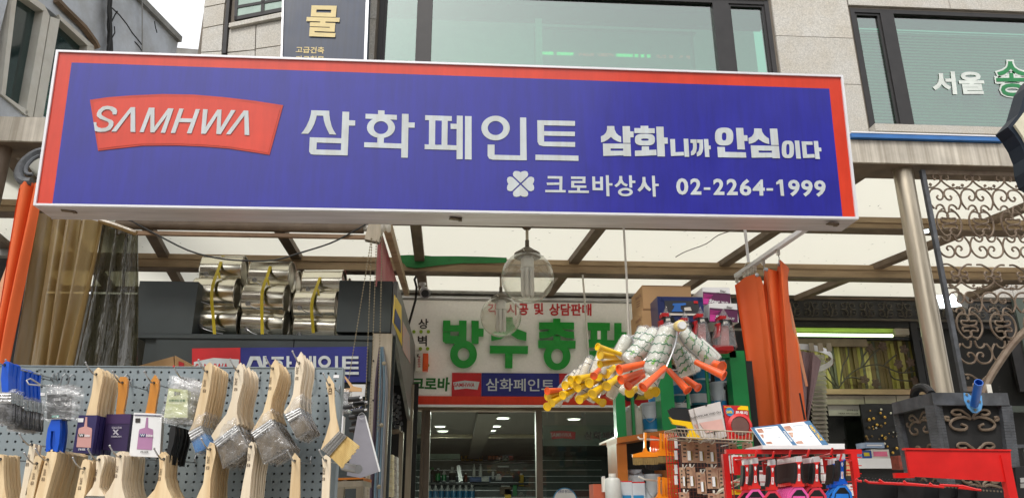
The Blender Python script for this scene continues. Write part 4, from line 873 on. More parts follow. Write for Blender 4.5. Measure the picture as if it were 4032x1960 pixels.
roller_blind()

# ================================================================= LEFT CABINET WITH CANS
YC = 5.3
def cabinet():
    ps = []
    xl, xs = P(528, 1400, YC).x, P(1543, 1250, YC).x
    m = M(); m.rb(530, 1318, 1543, 1960, YC+.03, .05); ps.append(('front_board', m, m_dgrey))
    m = M(); m.rb(605, 1324, 1150, 1500, YC+.01, .02); ps.append(('front_panel', m, m_dgrey)); m = M(); m.rb(1154, 1322, 1462, 1500, YC+.01, .02); ps.append(('front_panel', m, m_dgrey))
    z = P(1000, 1316, YC).z
    m = M(); m.box((xl, YC, z-.03), (xs, YF-.2, z)); ps.append(('shelf', m, m_dgrey))
    m = M(); m.rb(534, 1107, 768, 1314, YC, .35); ps.append(('end_panel', m, m_dgrey)); m = M(); m.rb(1330, 1105, 1542, 1306, YC, .35); ps.append(('end_panel', m, m_dgrey))
    x = xs; zt = P(1543, 1107, YC).z; zb2 = P(1543, 1330, YC).z
    m = M(); m.prism([(x, YC+.001, zt), (x, YF-.1, zt), (x, YF-.1, zt-.85), (x, YC+.001, zb2+.02)], (.03, 0, 0)); ps.append(('side_fascia', m, mat('side_grey', (112, 112, 110), .5, dirt=.2)))
    n = Vector((1, 0, 0)); SP = lambda px, py, o=.032: PL(px, py, Vector((x+o, 0, 0)), n)
    m = M(); m.prism([SP(*q) for q in ((1553, 1160), (1580, 1205), (1582, 1362), (1546, 1268))], (.002, 0, 0)); m2 = M(); m2.prism([SP(*q, .036) for q in ((1556, 1215), (1577, 1260), (1577, 1310), (1552, 1270))], (.002, 0, 0))
    ps.append(('yellow_sticker', m, mat('sticker_yellow', (226, 190, 40), .4), [('sticker_mark', m2, mat('navy_print', (30, 50, 110), .5))]))
    m = M(); m.prism([SP(*q) for q in ((1585, 1262), (1612, 1320), (1615, 1430), (1584, 1375))], (.002, 0, 0)); ps.append(('peach_sticker', m, mat('sticker_peach', (200, 140, 120), .5, c2=(150, 160, 170), scale=20)))
    m = M(); m.box((xl-.02, YC, .14), (xl, YF-.2, zt-.4)); ps.append(('side_board', m, m_concd))
    thing('display_cabinet', 'dark slate cabinet holding shiny metal cans on its open top shelf', 'cabinet', ps)
    # steel corner upright
    m = M(); m.rb(1452, 1312, 1530, 1990, YC-.06, .05); s = M()
    for y in (1420, 1575, 1917): c = P(1470, y, YC-.062); s.lathe([(.007, 0), (.007, .004)], c, (0, -1, 0), 10)
    thing('steel_upright', 'flat brushed steel upright at the right corner of the cabinet', 'post', [('plate', m, m_steel), ('screw', s, m_dark)])
    # rolled striped tarp with eyelets along the upright
    q = []
    base = [(1500, 1365), (1500, 1500), (1493, 1650), (1486, 1800), (1478, 1990)]
    cols = [mat('hem_grey', (150, 152, 156), .5), mat('hem_blue', (96, 120, 134), .5), mat('hem_plum', (74, 60, 74), .6), mat('hem_grey2', (120, 122, 126), .5)]
    for k in range(9):
        m = M(); m.tube(run([P(x-20+k*5.5+(8 if y < 1400 else 0)*(k-4)*-.5, y, YC-.12+.01*(k % 3)) for x, y in base]), .0075, 6); q.append(('fold', m, cols[[2, 2, 0, 1, 0, 3, 1, 0, 3][k]]))
    for y in (1430, 1673, 1915):
        m = M(); c = P(1512-(y-1430)*.04, y, YC-.15); m.lathe([(.014, 0), (.014, .005), (.006, .006)], c, (0, -1, 0), 14); q.append(('eyelet', m, m_chain))
    thing('rolled_tarpaulin', 'bundle of rolled grey and blue striped tarpaulin with brass eyelets', 'tarpaulin', q)
    # small shop sign on the front
    Y = YC-.01; r = M(); r.pp([(756, 1371), (946, 1368), (945, 1560), (756, 1560)], Y, .015); b = M(); b.pp([(947, 1368), (1447, 1364), (1443, 1503), (947, 1503)], Y, .015)
    lg = M(); lg.pp([(763, 1424), (840, 1408), (942, 1414), (935, 1470), (765, 1480)], Y-.004, .003)
    t = M(); t.text('SAMHWA', [(770, 1431), (900, 1429), (898, 1462), (767, 1464)], lambda x, y: P(x, y, Y-.006), .015)
    w = M(); z = cv(700, 1360, 2.086); pl = lambda x, y, o: P(x, y, Y-.001-o)
    lay(w, [[(605, 87), (672, 87), (640, 180), (690, 190), (700, 195), (625, 195), (645, 115), (610, 115), (590, 190), (565, 190)] if 0 else [(595, 87), (675, 87), (705, 182), (672, 182), (648, 118), (620, 118), (590, 182), (558, 182)], [(700, 85), (724, 85), (724, 130), (738, 130), (738, 152), (724, 152), (724, 250), (580, 250), (580, 225), (700, 225)],
            [(770, 90), (870, 90), (870, 112), (770, 112)], ring(820, 150, 42, 32, 24, 15), [(893, 85), (916, 85), (916, 130), (935, 130), (935, 152), (916, 152), (916, 260), (893, 260)],
            [(975, 92), (1052, 92), (1052, 112), (975, 112)], [(985, 112), (1005, 112), (1005, 200), (985, 200)], [(1025, 112), (1045, 112), (1045, 200), (1025, 200)], [(970, 200), (1078, 200), (1078, 220), (970, 220)], [(1078, 85), (1100, 85), (1100, 265), (1078, 265)], [(1112, 85), (1136, 85), (1136, 265), (1112, 265)],
            ring(1205, 132, 52, 50, 28, 26), [(1292, 85), (1316, 85), (1316, 250), (1190, 250), (1190, 195), (1216, 195), (1216, 228), (1292, 228)],
            [(1350, 87), (1484, 87), (1484, 108), (1380, 108), (1380, 130), (1484, 130), (1484, 150), (1380, 150), (1380, 172), (1484, 172), (1484, 192), (1350, 192)], [(1345, 215), (1486, 215), (1486, 237), (1345, 237)]], pl, .004, z, .0003)
    thing('small_shop_sign', 'red and blue shop name plate on the cabinet behind the hanging brushes', 'sign', [('red_plate', r, m_redt, [('logo', lg, m_letter), ('logo_lettering', t, m_redt)]), ('blue_plate', b, mat('plate_blue', (30, 36, 120), .45), [('lettering', w, m_letter)])])
    # sticker plates below it
    m = M(); m.pp([(1380, 1512), (1440, 1512), (1436, 1560), (1376, 1560)], YC-.02, .006); t = M(); t.text('전용', [(1388, 1563), (1424, 1563), (1422, 1592), (1388, 1592)], lambda x, y: P(x, y, YC-.03), .03); w2 = M(); w2.pp([(1376, 1560), (1428, 1560), (1426, 1594), (1376, 1594)], YC-.024, .006)
    n2 = M(); n2.pp([(1378, 1595), (1425, 1595), (1420, 1618), (1378, 1614)], YC-.024, .006); t3 = M(); t3.text('5112', [(1384, 1597), (1418, 1597), (1417, 1611), (1384, 1611)], lambda x, y: P(x, y, YC-.03), .03)
    thing('phone_sticker', 'white, red and navy sticker with the number 5112 behind the peg board', 'sticker', [('plate', m, m_white), ('middle', w2, m_white, [('lettering', t, m_redt)]), ('foot', n2, mat('navy_print', (30, 50, 110), .5), [('number', t3, m_white)])])
cabinet()
def can_proto(r, L):
    b = M(); b.lathe([(r*.97, 0), (r, .004), (r*1.02, .008), (r, .014), (r, L-.014), (r*1.02, L-.008), (r*1.02, L-.002)], (-L/2, 0, 0), (1, 0, 0), 40, cap=False)
    lid = M(); lid.lathe([(r*1.0, L-.001), (r*.93, L-.004), (r*.90, L-.016), (r*.62, L-.018), (r*.60, L-.010), (.001, L-.010)], (-L/2, 0, 0), (1, 0, 0), 40, cap=False)
    bot = M(); bot.lathe([(.001, .01), (r*.97, .008), (r*.97, .001)], (-L/2, 0, 0), (1, 0, 0), 32, cap=False)
    ear = M(); ear.lathe([(.018, 0), (.018, .006), (.009, .008), (.008, .014)], (-L*.32, -r*.93, -.38*r), (0, -1, -.3), 14)
    h = M(); h.tube(run([(-L*.32, -r*1.02, -.38*r), (-L*.2, -r*1.06, -.6*r), (L*.02, -r*.98, -.78*r), (L*.2, -r*.8, -.85*r)]), .003, 5)
    return thing('metal_can', 'x', 'can', [('body', b, m_tin, [('ear', ear, m_wire), ('wire_handle', h, m_wire)], 's'), ('lid', lid, m_tind, None, 's'), ('base', bot, m_tind, None, 's')], 'shiny metal cans on the cabinet', loc=(0, 0, 0))
def cans():
    r, L = .119, .305; first = can_proto(r, L); used = False
    z = cv(700, 850, 2.087); cols = [(0, 'left column'), (1, 'middle column'), (2, 'right column')]
    spots = {(0, 0): (390, 455, .10), (0, 1): (328, 645, .0), (0, 2): (345, 875, .02), (1, 0): (780, 500, .12), (1, 1): (730, 690, .0), (1, 2): (730, 905, .02), (2, 0): (1210, 570, .16), (2, 1): (1150, 745, .05), (2, 2): (1150, 945, .06)}
    wh = ['top', 'middle', 'bottom']
    for (c, rw), (x, y, dy) in sorted(spots.items()):
        px, py = z([(x, y)])[0]; Y = YC+.22+dy
        for back in ((0, 1, 2) if rw < 2 or c else (0, 1)):
            o = first if not used else copy_tree(first); used = True
            p = P(px, py, Y); o.location = p+Vector((random.uniform(-.008, .008), back*.245, random.uniform(-.006, .006)-back*.0)); o.rotation_euler = (random.uniform(-.9, .9) if back else random.uniform(-.15, .15), random.uniform(-.02, .02), R(0 if c == 0 else -2)+random.uniform(-.03, .03))
            o['label'] = f'shiny metal can lying in the {["left", "middle", "right"][c]} column, {wh[rw]} row, {["front", "second behind", "rearmost"][back]} of its line'
    for c, q in enumerate(([(372, 325), (340, 420), (290, 560), (278, 680), (290, 820), (302, 970)], [(770, 380), (740, 480), (698, 600), (690, 720), (692, 850), (694, 970)], [(1185, 458), (1150, 560), (1108, 680), (1100, 780), (1108, 880), (1114, 960)])):
        m = M(); pts = z(q); Yf = [YC+v+(.0 if c < 2 else .045)+(.015 if c == 1 and i < 2 else 0) for v in (.27, .165, .072, .06, .075, .08)]
        path = [P(x, y, Yf[i]) for i, (x, y) in enumerate(pts)]; path = run(path)
        for i in range(len(path)-1): a, b = path[i], path[i+1]; m.prism([a+Vector((-.011, 0, 0)), a+Vector((.011, 0, 0)), b+Vector((.011, 0, 0)), b+Vector((-.011, 0, 0))], (0, .002, 0))
        e = M(); a = P(*z([(360, 420), (750, 470), (1165, 560)])[c:c+1][0], YC+.14) if False else path[4]; e.prism([a, a+Vector((.02, -.005, 0)), a+Vector((.035, -.012, -.05)), a+Vector((.022, -.012, -.05))], (0, .002, 0))
        thing('strap', f'yellow packing strap tied round the {["left", "middle", "right"][c]} column of metal cans', 'strap', [('band', m, m_strap), ('loose_end', e, m_strap)], 'yellow straps round the cans')
    # open cardboard box below, just above the peg board
    m = M(); m.pp([(520, 1446), (683, 1402), (687, 1470), (520, 1500)], 4.7, .3); m2 = M(); m2.pp([(688, 1398), (762, 1440), (762, 1500), (687, 1500)], 4.7, .3)
    k = M(); k.pp([(703, 1420), (724, 1428), (724, 1448), (703, 1448)], 4.695, .004)
    thing('cardboard_box', 'brown cardboard box with red print peeking over the peg board', 'box', [('flap', m, m_card), ('flap', m2, m_card, [('print', k, m_redt)])])
cans()

# ================================================================= PEG BOARD AND BRUSHES
YP = 2.74
def pegboard():
    x0, x1 = P(-420, 1500, YP).x, P(1337, 1600, YP).x; z1 = P(700, 1446, YP).z; z0 = P(700, 2300, YP).z
    pit = .0262; m = M(); rh = .0042; ox, oz = x1-.021, z1-.017
    nx = int((x1-x0)/pit); nz = int((z1-z0)/pit)
    for i in range(nx):
        for j in range(nz):
            cx, cz = ox-i*pit, oz-j*pit; h = pit/2
            sq = [(cx+a*h, YP, cz+b*h) for a, b in ((1, 0), (1, 1), (0, 1), (-1, 1), (-1, 0), (-1, -1), (0, -1), (1, -1))]
            ho = [(cx+rh*math.cos(k*math.pi/4), YP, cz+rh*math.sin(k*math.pi/4)) for k in range(8)]
            hb = [(a, YP+.012, c) for a, b, c in ho]
            m.add(sq+ho+hb, [[k, (k+1) % 8, (k+1) % 8+8, k+8] for k in range(8)]+[[k+8, (k+1) % 8+8, (k+1) % 8+16, k+16] for k in range(8)])
    xr, zt = ox+pit/2, oz+pit/2
    m.box((xr, YP, z0), (x1, YP+.02, z1)); m.box((x0, YP, zt), (xr, YP+.02, z1))
    e = M(); e.box((x1+.0005, YP-.003, z0), (x1+.004, YP+.05, z1+.004)); e.box((x0, YP-.003, z1+.0005), (x1, YP+.05, z1+.004))
    bk = M(); bk.box((x0, YP+.03, z0), (x1-.01, YP+.04, z1-.01))
    st = M()
    for x, y in ((1313, 1475), (155, 1545)): st.rb(x, y, x+22, y+12, YP-.002, .001)
    sc_ = M()
    for x, y, t in ((150, 1452, 'M'), (247, 1455, '4'), (337, 1453, '5'), (537, 1458, '5'), (600, 1458, '8'), (605, 1840, '40')): sc_.text(t, [(x, y), (x+(10 if len(t) == 1 else 18), y-3), (x+(12 if len(t) == 1 else 20), y+9), (x+2, y+12)], lambda a, b: P(a, b, YP-.0015), .0)
    thing('peg_board', 'grey perforated steel peg board hung with paint brushes', 'board', [('perforated_panel', m, m_peg), ('edge_trim', e, m_peg), ('backing', bk, mat('board_backing', (84, 78, 64), .8)), ('white_sticker', st, m_white), ('pencil_mark', sc_, mat('pencil_grey', (84, 88, 92), .7))])
pegboard()
def strands(a0, a1, b0, b1, n, th, Y, jag):
    """bristle clumps between root edge a0-a1 and tip edge b0-b1 (3-D points)"""
    m = M(); rr = random.Random(int(a0.x*1000))
    for k in range(n):
        t0, t1 = k/n, (k+1)/n; g = .12/n
        p0, p1 = a0.lerp(a1, t0), a0.lerp(a1, t1); j = 1+rr.uniform(-jag, jag*.5)
        q0 = p0.lerp(b0.lerp(b1, t0+g), j); q1 = p1.lerp(b0.lerp(b1, t1-g), j); d = th*rr.uniform(.72, 1.0); o = Vector((0, -(th-d)*-.5, 0))
        m.prism([p0+o, p1+o, q1+o, q0+o], (0, d, 0))
    return m
hook_i = [0]
def hook(px, py, Yf, tip=(-14, -34)):
    e = P(px, py, Yf); a = Vector((e.x, YP-.002, e.z+.004)); 
    m = M(); m.tube([a+Vector((0, 0, .025)), a+Vector((0, -.012, .012)), a, Vector((e.x, Yf-.02, e.z-.002)), Vector((e.x-.004, Yf-.045, e.z+.010)), Vector((e.x-.012, Yf-.055, e.z+.026))], .0023, 6)
    k = M(); k.ball(Vector((e.x-.012, Yf-.055, e.z+.027)), .0034, 8, 6)
    hook_i[0] += 1
    return m, k
def brush_stack(desc, cat, zc, outline, eye, n, dY, Yf, wood, fer=None, bri=None, bmat=None, bag=False, th=.013, group=None, box=None, stamp=None, below=None, nk_up=.05, hk=True, tip=None, jit=.004, name='paint_brush', fmat=None):
    """first brush traced on a plane at Yf, then copied back along its hook"""
    e = zc([eye])[0]; org = P(e[0], e[1], Yf)
    ps = []
    o = zc(outline); h = M(); h.prism([P(x, y, Yf) for x, y in o], (0, th, 0)); ho = M(); ho.lathe([(.0042, 0), (.0042, .001)], org+Vector((0, -.0006, 0)), (0, -1, 0), 12)
    hh = [('eye_hole', ho, m_dark)]
    ps.append(('handle', h, wood, hh))
    if below:       # the head hanging below the handle, past the bottom of the picture
        (ax, ay), (bx, by) = zc(below); c = P((ax+bx)/2, (ay+by)/2, Yf); hw = (P(bx, by, Yf)-P(ax, ay, Yf)).length/2*1.02
        f = M(); f.box((c.x-hw, Yf-.002, c.z-.032), (c.x+hw, Yf+th+.002, c.z-.0005)); ps.append(('ferrule', f, m_fer))
        a0, a1 = Vector((c.x-hw, Yf+.001, c.z-.0325)), Vector((c.x+hw, Yf+.001, c.z-.0325)); ps.append(('bristles', strands(a0, a1, a0+Vector((-.004, 0, -.07)), a1+Vector((.004, 0, -.07)), 10, th, Yf, .04), m_brib))
    if fer:
        q = [P(x, y, Yf-.003) for x, y in zc(fer)]; f = M(); f.prism(q, (0, th+.006, 0))
        for t in (.2, .5, .8):
            a, b = q[0].lerp(q[3], t), q[1].lerp(q[2], t); f.tube([a+Vector((0, -.001, 0)), b+Vector((0, -.001, 0))], .0022, 5)
        ps.append(('ferrule', f, fmat or m_fer))
    if bri:
        q = [P(x, y, Yf+.001) for x, y in zc(bri)]
        s2 = strands(q[0], q[1], q[3], q[2], 18, th+.002, Yf, .06)
        sub = []
        ps.append(('bristles', s2, bmat or m_bri, sub))
        if bag:
            fq = [P(x, y, Yf-.006) for x, y in zc(fer)]; cen = sum(q+fq, Vector())/8
            ou = [cen+(p-cen)*1.10 for p in (fq[0], fq[1], q[1], q[2]+(q[2]-q[1])*.04, q[3]+(q[3]-q[0])*.04, q[0])]
            for p in ou: p.y = Yf-.008
            nk = (fq[0]+fq[1])/2+Vector((.012, -.004, nk_up)); ou = [ou[0], nk+Vector((-.012, 0, -.005)), nk+Vector((.016, 0, .004))]+ou[1:]
            for p in ou: p.y = Yf-.008
            bgm = M(); c0 = sum(ou, Vector())/len(ou); rr = random.Random(5+len(desc)); rings = 5; nn = 28
            def edge(t):
                t = (t % 1)*len(ou); i = int(t); return ou[i].lerp(ou[(i+1) % len(ou)], t-i)
            for side in (-1, 1):
                vs = []
                for k in range(rings+1):
                    for i in range(nn):
                        p = c0.lerp(edge(i/nn), k/rings); w_ = (1-(k/rings)**2); p.y = Yf+th/2+side*(.004+w_*.016)+rr.uniform(-.003, .003); vs.append(p)
                bgm.add(vs, [[k*nn+i, k*nn+(i+1) % nn, (k+1)*nn+(i+1) % nn, (k+1)*nn+i] for k in range(rings) for i in range(nn)])
            ps.append(('plastic_wrap', bgm, m_bag, None, 's'))
    if box: ps += box(Yf)
    r = thing(name, ordl(0, desc) if n > 1 else desc, cat, ps, group if n > 1 else None, loc=org)
    for i in range(1, n):
        c = copy_tree(r); c.location = org+Vector((random.uniform(-jit, jit)*.6, dY*i+random.uniform(-.001, .001), random.uniform(-jit, jit)*.5))
        c.rotation_euler = (random.uniform(-.012, .012), random.uniform(-1, 1)*jit*5, random.uniform(-.05, .05)); c['label'] = ordl(i, desc)
    if stamp:
        t = M()
        for txt, q in stamp: t.text(txt, zc(q), lambda x, y: P(x, y, Yf-.0012), .015)
        s_ = link('stamp', t, m_ink, org); s_.parent = r
    if hk:
        a, b = hook(e[0], e[1], Yf)
        thing('peg_hook', ' '.join(('steel peg hook holding '+(desc if n > 1 else 'the '+desc)).split()[:16]), 'hook', [('wire', a, m_wire), ('tip', b, m_wire if not tip else m_redt, None, 's')])
    return r
z0 = cv(0, 1360, 2.086); z3 = cv(700, 1360, 2.086)
def vert(x, y, w_, h_, dx=0): return [(x, y), (x+w_, y), (x+w_+dx, y+h_), (x+dx, y+h_)]
def brushes():
    V = lambda s, x, y, w_, h_, dx: (s, [(x+w_, y), (x+w_+dx, y+h_), (x+dx, y+h_), (x, y)])       # text turned to run down the handle
    st = lambda x, y, dx=-6: [V('고려모', x, y, 22, 62, dx), ('日', [(x-4, y+84), (x+18, y+84), (x+16, y+108), (x-6, y+108)])]
    Y = 2.47
    # top row, right half
    brush_stack('the flat stack with blue bristles', 'brush', z3, [(262, 135), (285, 160), (282, 210), (262, 350), (235, 480), (212, 580), (195, 655), (88, 712), (128, 630), (158, 500), (182, 400), (205, 280), (225, 165)], (240, 213), 8, .024, Y,
                m_wood, [(85, 708), (190, 652), (214, 715), (112, 778)], [(112, 778), (214, 715), (285, 822), (145, 880)], m_briblue, True, stamp=st(212, 275), group='blue bristle brushes', jit=.003)
    brush_stack('the first wrapped stack, right of the blue bristles', 'brush', z3, [(515, 138), (540, 190), (535, 300), (508, 400), (490, 470), (483, 560), (505, 640), (300, 785), (275, 740), (330, 650), (400, 560), (440, 440), (455, 330), (465, 225), (490, 165)], (495, 208), 7, .029, Y,
                m_wood2, [(292, 790), (475, 648), (505, 700), (330, 835)], [(330, 835), (505, 700), (575, 850), (372, 985)], m_bri, True, stamp=st(470, 262), group='angled grey bristle brushes in wrap')
    brush_stack('the second wrapped stack, of yellowish wood', 'brush', z3, [(800, 110), (828, 160), (836, 230), (810, 330), (775, 430), (760, 520), (790, 600), (770, 610), (640, 700), (600, 720), (640, 650), (700, 545), (735, 420), (752, 300), (765, 165)], (780, 188), 7, .029, Y,
                m_wood, [(602, 712), (768, 598), (792, 650), (636, 762)], [(636, 762), (792, 650), (905, 835), (700, 945)], m_bri, True, stamp=st(750, 255), group='angled grey bristle brushes in wrap')
    brush_stack('the third wrapped stack, with the highest pointed tips', 'brush', z3, [(1012, 48), (1036, 110), (1030, 210), (1008, 330), (1000, 430), (1005, 505), (885, 570), (870, 545), (915, 480), (945, 400), (958, 300), (962, 190), (980, 105)], (997, 142), 7, .029, Y,
                m_wood2, [(882, 560), (1000, 503), (1020, 565), (912, 628)], [(912, 628), (1020, 565), (1085, 690), (972, 755)], m_bri, True, stamp=st(972, 172), group='angled grey bristle brushes in wrap')
    brush_stack('single angled brush with clean beige bristles at the right end of the peg board', 'brush', z3, [(1240, 243), (1282, 310), (1285, 450), (1300, 580), (1325, 700), (1200, 870), (1175, 850), (1222, 720), (1252, 610), (1240, 420), (1216, 305)], (1246, 320), 1, .03, Y+.05,
                m_wood, [(1180, 852), (1325, 700), (1388, 742), (1245, 905)], [(1245, 905), (1388, 742), (1496, 825), (1345, 1006)], m_brib, False, stamp=[('日', [(1240, 350), (1265, 350), (1262, 400), (1237, 400)])], th=.014)
    # packaged brushes in printed boxes
    def cardbox(q, ma, pr, words, depth=.022):
        def f(Yf):
            ps = []; b = M(); b.prism([P(x, y, Yf-.008) for x, y in z0(q)], (0, depth, 0)); sub = []
            for k, (poly, m2) in enumerate(pr): m = M(); m.prism([P(x, y, Yf-.0092-.0006*k) for x, y in z0(poly)], (0, .001, 0)); sub.append(('print', m, m2))
            for tx, qq, m2 in words: m = M(); m.text(tx, z0(qq), lambda x, y: P(x, y, Yf-.012), .02); sub.append(('lettering', m, m2))
            return [('card_box', b, ma, sub)]
        return f
    sil = lambda cx, ty, s, x0=0: [(cx+4-7*s, ty), (cx+4+7*s, ty), (cx+10*s, ty+78*s), (cx+48*s, ty+92*s), (cx+50*s, ty+110*s), (cx+40*s, ty+252*s), (cx-78*s, ty+246*s), (cx-62*s, ty+106*s), (cx-56*s, ty+90*s), (cx-14*s, ty+78*s)]
    brush_stack('the stack in indigo boxes printed with a pink brush', 'brush', z0, [(805, 178), (838, 205), (846, 240), (835, 300), (815, 400), (798, 500), (790, 590), (700, 590), (725, 500), (750, 400), (765, 300), (772, 210)], (790, 235), 5, .027, Y, m_wood,
                box=cardbox([(648, 570), (800, 570), (752, 886), (595, 876)], m_purple, [(sil(705, 585, 1), m_pinkp), ([(638, 595), (686, 595), (682, 627), (640, 627)], m_white), ([(642, 722), (692, 722), (690, 748), (644, 748)], m_ink2)],
                            [('W', [(650, 724), (684, 724), (684, 746), (650, 746)], m_white), ('hite', [(696, 724), (738, 724), (736, 748), (694, 748)], m_white), ('3"B SIZE', [(642, 842), (700, 842), (700, 858), (642, 858)], m_white)]), group='brushes in indigo boxes')
    brush_stack('varnished brush in a plain dark purple box', 'brush', z0, [(985, 255), (1035, 255), (1050, 290), (1040, 400), (1012, 545), (1020, 570), (950, 570), (958, 480), (970, 380), (968, 300)], (1005, 303), 1, .03, Y+.06, m_woodo,
                box=cardbox([(875, 562), (1076, 560), (1040, 866), (843, 856)], mat('dark_purple_card', (50, 34, 76), .4), [([(876, 562), (1076, 560), (1066, 640), (866, 640)], mat('plum_flap', (66, 40, 88), .4)), ([(925, 690), (935, 685), (975, 728), (965, 735)], mat('silver_print', (190, 186, 196), .4)), ([(965, 685), (975, 690), (935, 730), (927, 724)], mat('silver_print', (190, 186, 196), .4))],
                            [('GOLD STAR', [(918, 664), (1000, 664), (1000, 680), (918, 680)], mat('silver_print', (190, 186, 196), .4)), ('GBBRUSH', [(912, 738), (996, 738), (996, 752), (912, 752)], mat('silver_print', (190, 186, 196), .4))]))
    brush_stack('varnished pointed brush in a white box with a purple brush print', 'brush', z0, [(1272, 238), (1304, 290), (1302, 360), (1285, 450), (1268, 570), (1190, 570), (1215, 450), (1226, 380), (1236, 290)], (1264, 305), 1, .03, Y+.04, m_woodo,
                box=cardbox([(1100, 548), (1332, 560), (1310, 916), (1060, 905)], m_white, [(sil(1205, 590, 1.05), m_mauve), ([(1112, 595), (1152, 595), (1150, 630), (1112, 630)], m_ink2), ([(1146, 722), (1196, 722), (1194, 748), (1146, 748)], mat('navy_print', (30, 50, 110), .5)), ([(1102, 564), (1330, 572), (1330, 578), (1102, 570)], m_purple)],
                            [('W', [(1152, 724), (1190, 724), (1190, 746), (1152, 746)], m_white), ('hite', [(1202, 724), (1256, 724), (1254, 748), (1200, 748)], m_white), ('4"B SIZE', [(1152, 862), (1218, 862), (1218, 880), (1152, 880)], m_ink2)]))
    # black handled brushes in bags
    def bagged(q, lab, labm, words, wid=.022):
        def f(Yf):
            b = M(); rr = random.Random(11); pts = [P(x, y, Yf-.012) for x, y in z0(q)]; nu, nv = 8, 10
            def fn(u, v):
                p = pts[0].lerp(pts[1], u).lerp(pts[3].lerp(pts[2], u), v); p.y += rr.uniform(-.003, .003); return p
            b.grid(fn, nu, nv); b.grid(lambda u, v: fn(u, v)+Vector((0, wid, 0)), nu, nv)
            l = M(); l.prism([P(x, y, Yf-.004) for x, y in z0(lab)], (0, .004, 0)); t = []
            for tx, qq, m2 in words: m = M(); m.text(tx, z0(qq), lambda x, y: P(x, y, Yf-.0055), .02); t.append(('lettering', m, m2))
            return [('plastic_bag', b, m_bag, None, 's'), ('card_label', l, labm, t)]
        return f
    brush_stack('the bagged black handled brushes with a lime card', 'brush', z0, [(1405, 650), (1440, 660), (1440, 720), (1425, 800), (1400, 880), (1380, 970), (1355, 970), (1365, 880), (1385, 790), (1390, 700)], (1500, 265), 6, .024, Y+.01, m_black,
                box=bagged([(1390, 240), (1600, 262), (1560, 640), (1310, 625)], [(1385, 350), (1540, 362), (1540, 590), (1345, 590)], mat('lime_card', (214, 216, 196), .5, c2=(196, 204, 110), scale=9),
                            [('롤러리', [(1430, 375), (1480, 375), (1480, 410), (1430, 410)], m_ink2), ('친환경도장용', [(1385, 440), (1520, 440), (1520, 460), (1385, 460)], mat('leaf_green', (30, 110, 40), .4))]), group='bagged black handled brushes', tip='red', name='bagged_brush')
    brush_stack('the bagged block brushes with dark label and blue handles', 'brush', z0, [(425, 600), (490, 600), (495, 690), (485, 800), (470, 870), (430, 870), (455, 790), (450, 700), (420, 700), (412, 790), (415, 870), (375, 870), (378, 780), (392, 680)], (430, 330), 2, .04, Y-.02, m_bluep,
                box=bagged([(348, 320), (622, 318), (610, 600), (340, 610)], [(388, 402), (545, 398), (535, 600), (385, 602)], mat('dark_photo_card', (70, 74, 76), .4, c2=(20, 22, 24), scale=40),
                            [('모모예', [(440, 430), (495, 430), (495, 455), (440, 455)], m_white), ('모던시멘트', [(425, 572), (485, 570), (485, 588), (425, 590)], mat('mint_print', (90, 220, 190), .5))]), group='block brushes with blue handles', hk=False, name='block_brush')
    m = M(); m.tube([P(600/2.086, 1360+330/2.086, YP-.003), P(530/2.086, 1360+335/2.086, YP-.06), P(330/2.086, 1360+325/2.086, Y-.08), P(235/2.086, 1360+318/2.086, Y-.1), P(218/2.086, 1360+285/2.086, Y-.1), P(250/2.086, 1360+270/2.086, Y-.09), P(330/2.086, 1360+318/2.086, Y-.06)], .0026, 6)
    single('long_hook', m, m_wire, 'long looped steel hook reaching out over the bagged block brushes', 'hook')
    # blue ring-handled brushes at far left
    ringh = [(165, 183), (190, 196), (178, 300), (182, 440), (128, 440), (118, 330), (128, 230), (145, 195)]
    sh = lambda d, dy: [(x+d, y+dy) for x, y in ringh]
    for k, (dx, dy, n_, nm) in enumerate(((-112, -58, 5, 'the leftmost stack of blue ring handled brushes'), (-5, -2, 9, 'the right hand stack of blue ring handled brushes'))):
        brush_stack(nm, 'brush', z0, sh(dx, dy), (150+dx, 215+dy), n_, .0125, 2.42+.10*k, m_bluep, [(70+dx, 440+dy), (205+dx, 440+dy), (205+dx, 530+dy), (70+dx, 530+dy)], [(70+dx, 530+dy), (205+dx, 530+dy), (200+dx, 680+dy), (60+dx, 680+dy)], m_brk, True, nk_up=.008, group='blue handled wide brushes in wrap')
